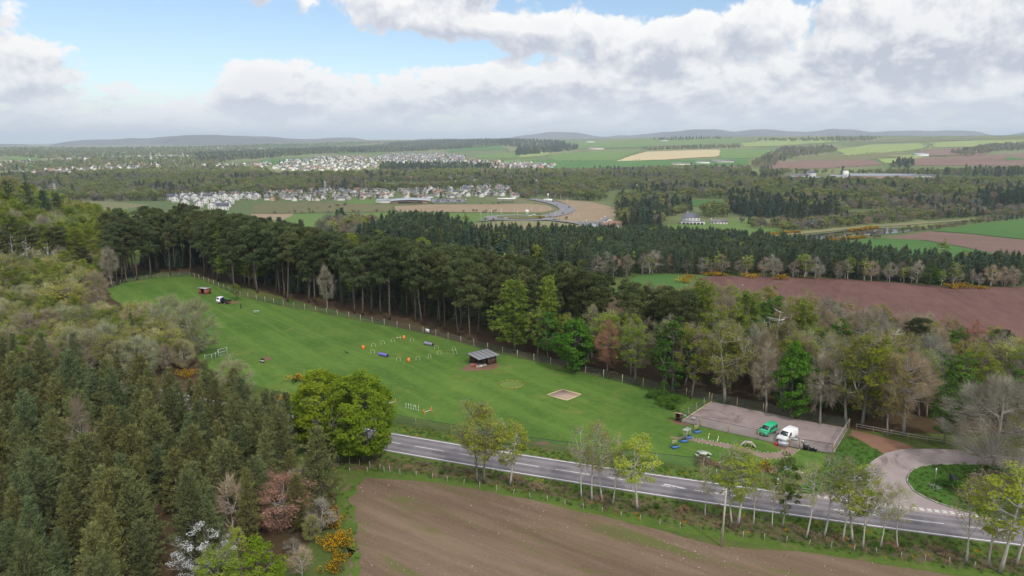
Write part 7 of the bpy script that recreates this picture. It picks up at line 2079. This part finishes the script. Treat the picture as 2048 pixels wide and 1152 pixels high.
fence('entrance_fence', 'short mesh fence leading to the open field gate', [g1(410, 722), g1(425, 721), ga], 1.6, 2.0, rails=((1.5, .03, 'light_steel'),), post_mat='light_steel', pr=.05)
x, y = g1(855.5, 670); o = MB().box((0, 0, 0), (1.4, .05, 1.0)).obj('sign', 'sign_print', None, loc=ground(x, y + .0, 1.35)); o.rotation_euler = (0, 0, -.62); tag(o, 'white banner hanging on the fence by the pine wood', 'banner'); o.location.y -= .12; o.location.x -= .08
# person by the truck and dog on the field
def skinned(name, verts, edges, radii, mats, parent=None, sub=1):
    me = bpy.data.meshes.new(name); me.from_pydata(verts, edges, []); ob = link(name, me, parent)
    me.materials.append(MATS[mats])
    ob.modifiers.new('skin', 'SKIN'); sv = me.skin_vertices[0].data if me.skin_vertices else None
    if sv is None:
        bm = bmesh.new(); bm.from_mesh(me); bm.verts.layers.skin.verify(); bm.to_mesh(me); bm.free(); sv = me.skin_vertices[0].data
    for k, r_ in enumerate(radii): sv[k].radius = (r_, r_); sv[k].use_root = (k == 0)
    s_ = ob.modifiers.new('sub', 'SUBSURF'); s_.levels = sub; s_.render_levels = sub
    return ob


x, y = g1(482, 617.5)
pv = [(0, 0, .95), (0, 0, 1.2), (0, 0, 1.42), (0, .01, 1.52), (0, .02, 1.66), (.19, 0, 1.40), (.27, .02, 1.12), (.25, .14, .90), (-.19, 0, 1.40), (-.27, .0, 1.12), (-.26, .10, .88), (.10, 0, .90), (.12, .10, .50), (.12, .02, .08), (.12, .16, .04), (-.10, 0, .90), (-.12, -.06, .50), (-.13, -.18, .08), (-.13, -.04, .04)]
pe = [(0, 1), (1, 2), (2, 3), (3, 4), (2, 5), (5, 6), (6, 7), (2, 8), (8, 9), (9, 10), (0, 11), (11, 12), (12, 13), (13, 14), (0, 15), (15, 16), (16, 17), (17, 18)]
prd = [.16, .15, .17, .07, .11, .075, .06, .045, .075, .06, .045, .10, .075, .05, .045, .10, .075, .05, .045]
P_ = skinned('person', pv, pe, prd, 'dark_cloth'); P_.location = ground(x, y, .02); P_.rotation_euler = (0, 0, 2.4); tag(P_, 'person in dark clothes walking beside the truck at the far end of the field', 'person')
mb = MB(); mb.tube([(0, .02, 1.56), (0, .03, 1.62), (0, .03, 1.72), (0, .02, 1.78)], [.06, .095, .10, .05], 10); mb.obj('head', 'skin', P_, True)
mb = MB(); mb.tube([(0, .0, 1.66), (0, .0, 1.75), (0, .01, 1.81)], [.105, .112, .05], 10); mb.obj('hair', 'dark_cloth', P_, True)
x, y = g1(693.5, 707.5)
dv = [(0, 0, .52), (0, .28, .54), (0, .42, .64), (0, .52, .74), (0, .66, .70), (0, -.28, .50), (0, -.42, .56), (0, -.60, .66), (.09, .26, .36), (.09, .27, .18), (.09, .30, .03), (-.09, .26, .36), (-.09, .22, .18), (-.09, .24, .03), (.10, -.30, .36), (.10, -.38, .20), (.10, -.33, .03), (-.10, -.26, .36), (-.10, -.34, .20), (-.10, -.29, .03)]
de = [(0, 1), (1, 2), (2, 3), (3, 4), (0, 5), (5, 6), (6, 7), (1, 8), (8, 9), (9, 10), (1, 11), (11, 12), (12, 13), (5, 14), (14, 15), (15, 16), (5, 17), (17, 18), (18, 19)]
dr = [.14, .16, .09, .10, .055, .12, .04, .02, .06, .04, .035, .06, .04, .035, .075, .04, .035, .075, .04, .035]
D_ = skinned('dog', dv, de, dr, 'dark_fur'); D_.location = ground(x, y, .02); D_.rotation_euler = (0, 0, 1.2); tag(D_, 'dark grey dog standing in the open grass left of the agility course', 'dog')
for s in (-1, 1): mb = MB(); mb.add([(s * .05, .50, .80), (s * .09, .48, .78), (s * .09, .50, .92), (s * .06, .53, .79)], [[0, 1, 2], [1, 3, 2], [3, 0, 2]]); mb.obj('ear', 'dark_fur', D_)
# car park furniture
for px, py, w_, d_, h_, lb in [(1611, 899.5, .75, .8, 1.25, 'tall black wheeled bin outside the car park fence'), (1622, 901.5, .55, .5, .8, 'small black bin, middle of the three by the fence'), (1630, 903, .5, .5, .7, 'smallest black bin, right end of the three by the fence')]:
    x, y = g1(px, py); o = thing('bin', lb, 'bin', ground(x, y, .02), .3)
    mb = MB(); a, b = w_ / 2, d_ / 2; mb.add([(-a * .8, -b * .8, .06), (a * .8, -b * .8, .06), (a * .8, b * .8, .06), (-a * .8, b * .8, .06), (-a, -b, h_ * .9), (a, -b, h_ * .9), (a, b, h_ * .9), (-a, b, h_ * .9)], [[3, 2, 1, 0], [4, 5, 6, 7], [0, 1, 5, 4], [1, 2, 6, 5], [2, 3, 7, 6], [3, 0, 4, 7]]); mb.obj('body', 'black_plastic', o)
    mb = MB(); mb.box((0, -.03, h_ * .94), (w_ * 1.06, d_ * 1.08, h_ * .07), rx=.04); mb.obj('lid', 'grey_plastic', o)
    for s in (-1, 1): mb = MB(); mb.tube([(s * a * .7, b * .8, .1), (s * a * .9, b * .8, .1)], .1, 10); mb.obj('wheel', 'tyre_rubber', o)
x, y = g1(1566, 892.5); o = thing('storage_chest', 'grey storage chest with a pale slanted lid outside the car park fence', 'chest', ground(x, y, .02), -.2); mb = MB(); mb.box((0, 0, .33), (1.7, .7, .66)); mb.obj('body', 'grey_plastic', o); mb = MB(); mb.box((0, 0, .73), (1.8, .85, .07), rx=.22); mb.obj('lid', 'metal_sheet', o)
x, y = g1(1553.5, 890.5); o = thing('crate', 'small red plastic crate beside the grey storage chest', 'crate', ground(x, y, .02), .4); mb = MB(); mb.box((0, 0, .05), (.6, .45, .08)); [mb.box(c_, s_) for c_, s_ in (((0, .21, .25), (.6, .04, .36)), ((0, -.21, .25), (.6, .04, .36)), ((.28, 0, .25), (.04, .38, .36)), ((-.28, 0, .25), (.04, .38, .36)))]; mb.obj('box', 'red_plastic', o); mb = MB(); mb.box((0, 0, .46), (.64, .5, .05)); mb.obj('lid', 'red_plastic', o)
x, y = g1(1357, 843); o = thing('notice_shelter', 'small dark roofed hut at the left corner of the car park', 'hut', ground(x, y, .02), -.55); mb = MB(); mb.box((0, .4, .85), (1.1, .06, 1.5)); mb.box((-.52, 0, .85), (.06, .74, 1.5)); mb.box((.52, 0, .85), (.06, .74, 1.5)); mb.box((0, 0, .85), (1.0, .7, .06)); mb.obj('box', 'brown_board', o); mb = MB(); mb.box((0, -.02, 1.75), (1.7, 1.3, .08), rx=-.3); mb.obj('roof', 'pink_board', o)
for s in (-1, 1): mb = MB(); mb.box((s * .5, -.35, .8), (.08, .08, 1.6)); mb.obj('post', 'brown_board', o)
for px, py, dz, w_, h_, lb in [(1588, 893.5, 1.5, .9, .55, 'white notice on the narrow gate beside the white van'), (1603, 896, 1.35, .4, .6, 'small white notice on the fence above the black bins'), (1385, 848, 1.25, .8, .55, 'white notice on the wide gate of the car park'), (1369, 844.5, 1.5, .4, .3, 'tiny white notice at the left corner post of the car park')]:
    x, y = g1(px, py); o = MB().box((0, 0, 0), (w_, .03, h_)).obj('notice', 'sign_print', None, loc=ground(x, y - .12, dz)); o.rotation_euler = (0, 0, -.42); tag(o, lb, 'notice')
# dog walk ramp
A_, B_ = np.array(g1(1480, 892)), np.array(g1(1512, 896)); d = B_ - A_; L_ = np.linalg.norm(d)
o = thing('dog_ramp', 'pale wooden ramp bridge with sloping ends beside the footpath', 'ramp', ground(A_[0], A_[1], .03), math.atan2(d[1], d[0]))
for nm, p0, p1 in (('ramp_board', (0, .05), (L_ * .28, .95)), ('deck_board', (L_ * .28, .95), (L_ * .72, .95)), ('ramp_board', (L_ * .72, .95), (L_, .05))):
    mb = MB(); dx_, dz_ = p1[0] - p0[0], p1[1] - p0[1]; n_ = 6
    mb.add([(p0[0], -.45, p0[1]), (p1[0], -.45, p1[1]), (p1[0], .45, p1[1]), (p0[0], .45, p0[1]), (p0[0], -.45, p0[1] + .08), (p1[0], -.45, p1[1] + .08), (p1[0], .45, p1[1] + .08), (p0[0], .45, p0[1] + .08)], [[3, 2, 1, 0], [4, 5, 6, 7], [0, 1, 5, 4], [1, 2, 6, 5], [2, 3, 7, 6], [3, 0, 4, 7]]); mb.obj(nm, 'weathered_wood', o)
for f in (.30, .70): mb = MB(); [mb.box((L_ * f, s * .38, .46), (.09, .09, .92)) for s in (-1, 1)]; mb.obj('leg', 'weathered_wood', o)
# planters and arch over the path
def planter(px, py, lb, trellis):
    x, y = g1(px, py); o = thing('planter', lb, 'planter', ground(x, y, .02), .35)
    mb = MB()
    for cc, ss in (((0, .33, .25), (1.3, .06, .5)), ((0, -.33, .25), (1.3, .06, .5)), ((.62, 0, .25), (.06, .6, .5)), ((-.62, 0, .25), (.06, .6, .5)), ((0, 0, .04), (1.2, .6, .05))): mb.box(cc, ss)
    mb.obj('box', 'blue_paint', o); mb = MB(); mb.box((0, 0, .24), (1.17, .58, .36)); mb.obj('soil', 'bare_earth', o)
    if trellis:
        mb = MB()
        for k in range(6): mb.box((-.45 + k * .18, .2, .95), (.04, .03, 1.2))
        for k in range(4): mb.box((0, .22, .55 + k * .28), (1.0, .03, .04))
        mb.obj('trellis', 'pale_wood', o)
    mb = MB(); rng = np.random.default_rng(int(px)); P = rng.normal(0, 1, (160, 3)) * [.35, .16, .14] + [0, 0, .58]; leaves(mb, P, .16, rng, rng.uniform(0, 1, 160)); mb.obj('foliage', 'dark_leaves', o)
planter(1350, 896, 'blue planter with trellis on the lawn nearest the road', True)
planter(1367.5, 884, 'blue planter at the near foot of the garden arch', False)
planter(1376.5, 877, 'blue planter at the far foot of the garden arch', False)
planter(1394, 865.5, 'blue planter with trellis close to the car park fence', True)
A_, B_ = np.array(g1(1370, 882)), np.array(g1(1377, 877)); d = B_ - A_
o = thing('garden_arch', 'slatted pale wooden arch across the start of the footpath', 'arch', ground(A_[0], A_[1], .03), math.atan2(d[1], d[0])); W_ = max(1.3, np.linalg.norm(d))
for xx in (0, W_):
    for yy in (-.3, .3): mb = MB(); mb.box((xx, yy, 1.05), (.08, .08, 2.1)); mb.obj('post', 'weathered_wood', o)
    for k in range(5): mb = MB(); mb.box((xx, 0, .4 + k * .35), (.03, .6, .04)); mb.obj('slat', 'weathered_wood', o)
for k in range(6): mb = MB(); mb.box((W_ / 2, -.45 + k * .18, 2.14), (W_ + .5, .07, .05)); mb.obj('roof_slat', 'light_steel', o)
for px, py, lb in [(1416, 879, 'slim yellow and white leaning marker by the footpath, left one'), (1434.5, 884.5, 'slim yellow and white leaning marker by the footpath, right one')]:
    x, y = g1(px, py); o = thing('marker_pole', lb, 'pole', ground(x, y, .02), 0, 'leaning markers by the footpath'); o.rotation_euler = (0, .14, 0); mb = MB(); mb.box((0, 0, .35), (.13, .05, .7)); mb.obj('lower_part', 'white_plastic', o); mb = MB(); mb.box((0, 0, .98), (.14, .05, .55)); mb.obj('upper_part', 'yellow_plastic', o)
# eight-sided picnic table
x, y = g1(1406, 913); o = thing('picnic_table', 'round grey-green picnic table with four benches on the lawn by the road', 'table', ground(x, y, .02), .25)
oc = [(math.cos(a) * .85, math.sin(a) * .85) for a in np.arange(8) * PI / 4 + PI / 8]; mb = MB(); mb.prism(oc, .72, .79); mb.obj('table_top', 'sage_plastic', o)
for k in range(4):
    a = k * PI / 2; mb = MB(); mb.box((math.cos(a) * 1.25, math.sin(a) * 1.25, .45), (.34, 1.15, .06), a); mb.obj('bench', 'sage_plastic', o)
    mb = MB(); mb.tube([(math.cos(a) * 1.25, math.sin(a) * 1.25, 0), (math.cos(a) * 1.25, math.sin(a) * 1.25, .43)], .06, 5); mb.tube([(math.cos(a) * 1.25, math.sin(a) * 1.25, .38), (math.cos(a) * .3, math.sin(a) * .3, .68)], .05, 5); mb.tube([(math.cos(a) * .4, math.sin(a) * .4, .0), (math.cos(a) * .3, math.sin(a) * .3, .72)], .05, 5); mb.obj('leg', 'sage_plastic', o)
# boards stacked on the lawn near the road
for k, (px, py, w_, d_, mt, lb) in enumerate([(1536, 941, 2.4, 1.6, 'pink_board', 'faded pink board lying beside the gorse'), (1546, 938, 1.8, 1.2, 'pink_board', 'second faded pink board leaning on the heap'), (1541, 936, 1.2, .5, 'sky_blue_paint', 'pale blue frame at the back of the board heap, left one'), (1558, 943, 1.7, .6, 'sky_blue_paint', 'bright blue board at the front of the heap'),
                                           (1566, 936, 1.0, .5, 'sky_blue_paint', 'pale blue frame at the back of the board heap, right one'), (1570, 941, 1.3, .9, 'weathered_wood', 'grey board at the right end of the heap'), (1598, 945, 1.4, .5, 'weathered_wood', 'grey plank lying right of the board heap')]):
    x, y = g1(px, py); mb = MB(); mb.box((0, 0, .06), (w_, d_, .08)); mb.box((0, d_ * .35, .14), (w_ * .9, .1, .1)); mb.box((0, -d_ * .35, .14), (w_ * .9, .1, .1)); o = mb.obj('board', mt, None, loc=ground(x, y, .03)); o.rotation_euler = (RNG.normal(0, .12) + .1, RNG.normal(0, .06), RNG.uniform(-.5, .5)); tag(o, lb, 'board')
# edging stones of the path
stones = []
for line, m_ in (([(1378, 874.5), (1398, 878), (1430, 883.5), (1462, 889)], 13), ([(1388, 883.5), (1420, 890), (1455, 897), (1490, 906)], 13), ([(1492, 896.5), (1526, 905.5), (1552, 905.5), (1572, 899)], 13), ([(1525, 917.5), (1560, 918.5), (1588, 909.5), (1598, 900)], 13)):
    w = GP(line); seg = np.linalg.norm(np.diff(w, axis=0), axis=1); cum = np.concatenate([[0], np.cumsum(seg)])
    for s_ in np.linspace(0, cum[-1], m_): stones.append((np.interp(s_, cum, w[:, 0]) + RNG.normal(0, .08), np.interp(s_, cum, w[:, 1]) + RNG.normal(0, .08)))
def rock(seed):
    rng = np.random.default_rng(seed); bm = bmesh.new(); bmesh.ops.create_icosphere(bm, subdivisions=1, radius=.2)
    for v in bm.verts: v.co *= rng.uniform(.75, 1.2); v.co.z *= .6
    me = bpy.data.meshes.new('stone'); bm.to_mesh(me); bm.free(); return me
ROCK = [rock(k) for k in range(4)]
for r_ in ROCK: r_.materials.append(MATS['white_stone'])
for k, (x, y) in enumerate(stones): tag(link('stone', ROCK[k % 4], None, ground(x, y, .06), RNG.uniform(0, 6), RNG.uniform(.45, .85)), 'whitish stone edging the curved footpath', 'stone', 'edging stones of the footpath')
# telegraph pole
x, y = g1(1443, 1093); h = top_height(x, y, 977); o = thing('telegraph_pole', 'tall weathered telegraph pole at the edge of the ploughed field', 'pole', ground(x, y))
mb = MB(); mb.tube([(0, 0, 0), (.1, 0, h)], [.15, .11], 8); mb.obj('shaft', 'weathered_wood', o); mb = MB(); mb.box((-.02, 0, h - .5), (.5, .1, .1)); mb.obj('bracket', 'light_steel', o)
for dz in (.25, .75): mb = MB(); mb.tube([(-.22, 0, h - dz), (-.22, 0, h - dz + .18)], [.07, .05], 6); mb.obj('insulator', 'white_plastic', o)
# white roadside marker, standing sign, lamp and stone on the island
x, y = g1(1555, 972); o = thing('marker_post', 'white roadside marker post opposite the roadside trees', 'post', ground(x, y, .02)); mb = MB(); mb.tube([(0, 0, 0), (0, 0, .9)], .07, 8); mb.obj('shaft', 'white_plastic', o); mb = MB(); mb.tube([(0, -.06, 1.05), (0, .06, 1.05)], .28, 14); mb.obj('disc', 'white_plastic', o); mb = MB(); mb.tube([(0, -.06, .5), (0, .06, .5)], .18, 12); mb.obj('reflector', 'white_plastic', o)
x, y = g1(1869.5, 967); mb = MB(); mb.tube([(0, 0, 0), (0, 0, 2.0), (-.12, 0, 2.6)], [.05, .045, .03], 6); mb.box((-.05, 0, 2.35), (.2, .05, .7)); tag(mb.obj('sign_post', 'light_steel', None, loc=ground(x, y, .04)), 'thin grey sign post on the grass island', 'sign post')
x, y = g1(1903, 976); o = MB().box((0, 0, 1.1), (.10, 1.5, 2.2)).box((0, -.65, 1.1), (.16, .14, 2.4)).box((0, .65, 1.1), (.16, .14, 2.4)).obj('notice_board', 'black_plastic', None, loc=ground(x, y, .04)); o.rotation_euler = (0, 0, .25); tag(o, 'dark upright notice board on the grass island', 'notice board')
x, y = g1(1890, 974); place(SHRUB[0], x, y, 2.3, 'clipped grey-green bush in front of the dark notice board', None, 'shrub', 'shrub', wid=.85)
for px, py in ((1862, 973), (1872, 979), (1868, 975)):
    x, y = g1(px, py); place(WHITEB, x, y, .6, 'low white flowering patch on the grass island', 'white flowers on the grass island', 'plant', 'flowering_bush', wid=.9)
for px, py, h_ in ((1930, 985, 2.5), (1960, 1000, 2.2), (1945, 962, 2.6), (1990, 975, 3.0), (2020, 990, 2.6), (1975, 955, 2.4)):
    x, y = g1(px, py); place(pick(SHRUB + SCRUB), x, y, h_, 'dark rough shrub on the right part of the grass island', 'shrubs on the grass island', 'shrub', 'shrub', wid=1.2)
# stones on the seedbed and tufts on the verges
def pebble(seed):
    rng = np.random.default_rng(seed); v = rng.normal(0, 1, (6, 3)); v = np.array([(1, 0, 0), (-1, 0, 0), (0, 1, 0), (0, -1, 0), (0, 0, 1), (0, 0, -1)]) * rng.uniform(.6, 1.1, (6, 1)) * [.11, .11, .07]
    mb = MB(); mb.add(v, [[0, 2, 4], [2, 1, 4], [1, 3, 4], [3, 0, 4], [2, 0, 5], [1, 2, 5], [3, 1, 5], [0, 3, 5]]); return mb.mesh('pebble', 'field_stone')
pc = bpy.data.collections.new('pebbles')
for k in range(4): pc.objects.link(bpy.data.objects.new('pebble_%d' % k, pebble(k)))
P = scatter(SEED, .8, jitter=.5); P = P[(P[:, 1] > 62)]
dens_ = (np.sin(P[:, 0] / 9 + P[:, 1] / 5) + np.sin(P[:, 0] / 4 - P[:, 1] / 13 + 2) + RNG.normal(0, 1.0, len(P)))
P = P[dens_ > .9][:5200]; n = len(P)
instancer('loose_stones', pc, P, RNG.choice(4, n), RNG.uniform(0, 6, n), np.repeat(RNG.choice([.4, .65, .95, 1.6], (n, 1), p=[.5, .34, .13, .03]), 3, 1), 'pale loose stones scattered over the near ploughed field', .04)
def tuft(seed, mat, L_=.45):
    rng = np.random.default_rng(seed); mb = MB(); P = np.c_[rng.normal(0, .22, (26, 2)), np.zeros(26)]; blades(mb, P, np.tile([0, 0, 1.0], (26, 1)), L_, .06, 3, rng, .5, rng.uniform(0, 1, 26)); return mb.mesh('tuft', mat)
tc_ = bpy.data.collections.new('tufts')
for k, (mt, l_) in enumerate((('grass_blades', .4), ('grass_blades', .55), ('dry_stalks', .6), ('gorse_flower', .22))): tc_.objects.link(bpy.data.objects.new('tuft_%d' % k, tuft(k, mt, l_)))
T = []
for poly, sp_, w_ in ((GP([(640, 938), (790, 945), (960, 972), (1250, 1032), (1550, 1085), (1850, 1130), (2048, 1160), (2048, 1100), (1850, 1072), (1550, 1030), (1250, 988), (960, 938), (790, 912), (640, 900)]), .95, [.45, .25, .24, .06]),
                      (GP([(790, 848), (960, 878), (1250, 922), (1420, 945), (1600, 972), (1600, 988), (1420, 966), (1160, 927), (960, 895), (790, 866)]), 1.0, [.6, .25, .05, .10]),
                      (GP(hw_px), 1.7, [.75, .15, .08, .02]), (GP(isl_px), 1.1, [.7, .25, .05, 0]), (GP([(1700, 872), (1766, 907), (1718, 951), (1648, 984), (1600, 975), (1668, 912)]), 1.0, [.7, .25, .05, 0])):
    q_ = scatter(poly, sp_, jitter=.5); T.append(np.c_[q_, RNG.choice(4, len(q_), p=w_)])
T = np.concatenate(T); n = len(T)
instancer('verge_tufts', tc_, T[:, :2], T[:, 2].astype(int), RNG.uniform(0, 6, n), np.repeat(RNG.uniform(.4, .95, (n, 1)), 3, 1), 'grass tufts, dead stalks and dandelions on the verges', .02)
# gulls on the far ploughed field
for px, py in ((1485, 572), (1476, 588)):
    x, y = g1(px, py); mb = MB(); mb.tube([(-.32, 0, .22), (-.15, 0, .26), (.12, 0, .28), (.26, 0, .36), (.38, 0, .34)], [.02, .12, .14, .075, .02], 8); mb.add([(-.45, .05, .26), (.1, .13, .34), (.1, .05, .38), (-.45, -.05, .26), (.1, -.13, .34)], [[0, 1, 2], [3, 2, 4]]); mb.tube([(.05, .04, 0), (.05, .04, .2)], .012, 4); mb.tube([(.05, -.04, 0), (.05, -.04, .2)], .012, 4)
    tag(mb.obj('gull', 'white_plastic', None, True, ground(x, y, .1)), 'white gull standing on the far ploughed field, %s one' % ('upper' if py < 580 else 'lower'), 'bird', 'gulls on the far ploughed field')
# ------------------------------------------------------------------ air
m, t, o = new_mat('air')
vol = t.n.new('ShaderNodeVolumePrincipled')
vol.inputs['Color'].default_value = (0.76, 0.88, 1.0, 1)
vol.inputs['Density'].default_value = HAZE_D = 9.5e-5
vol.inputs['Anisotropy'].default_value = 0.0
t.l.new(vol.outputs[0], o.inputs['Volume'])
mb = MB(); mb.box((0, 10000, 152), (64000, 56000, 390))
tag(mb.obj('haze', 'air'), 'pale blue haze over the valley', kind='stuff')
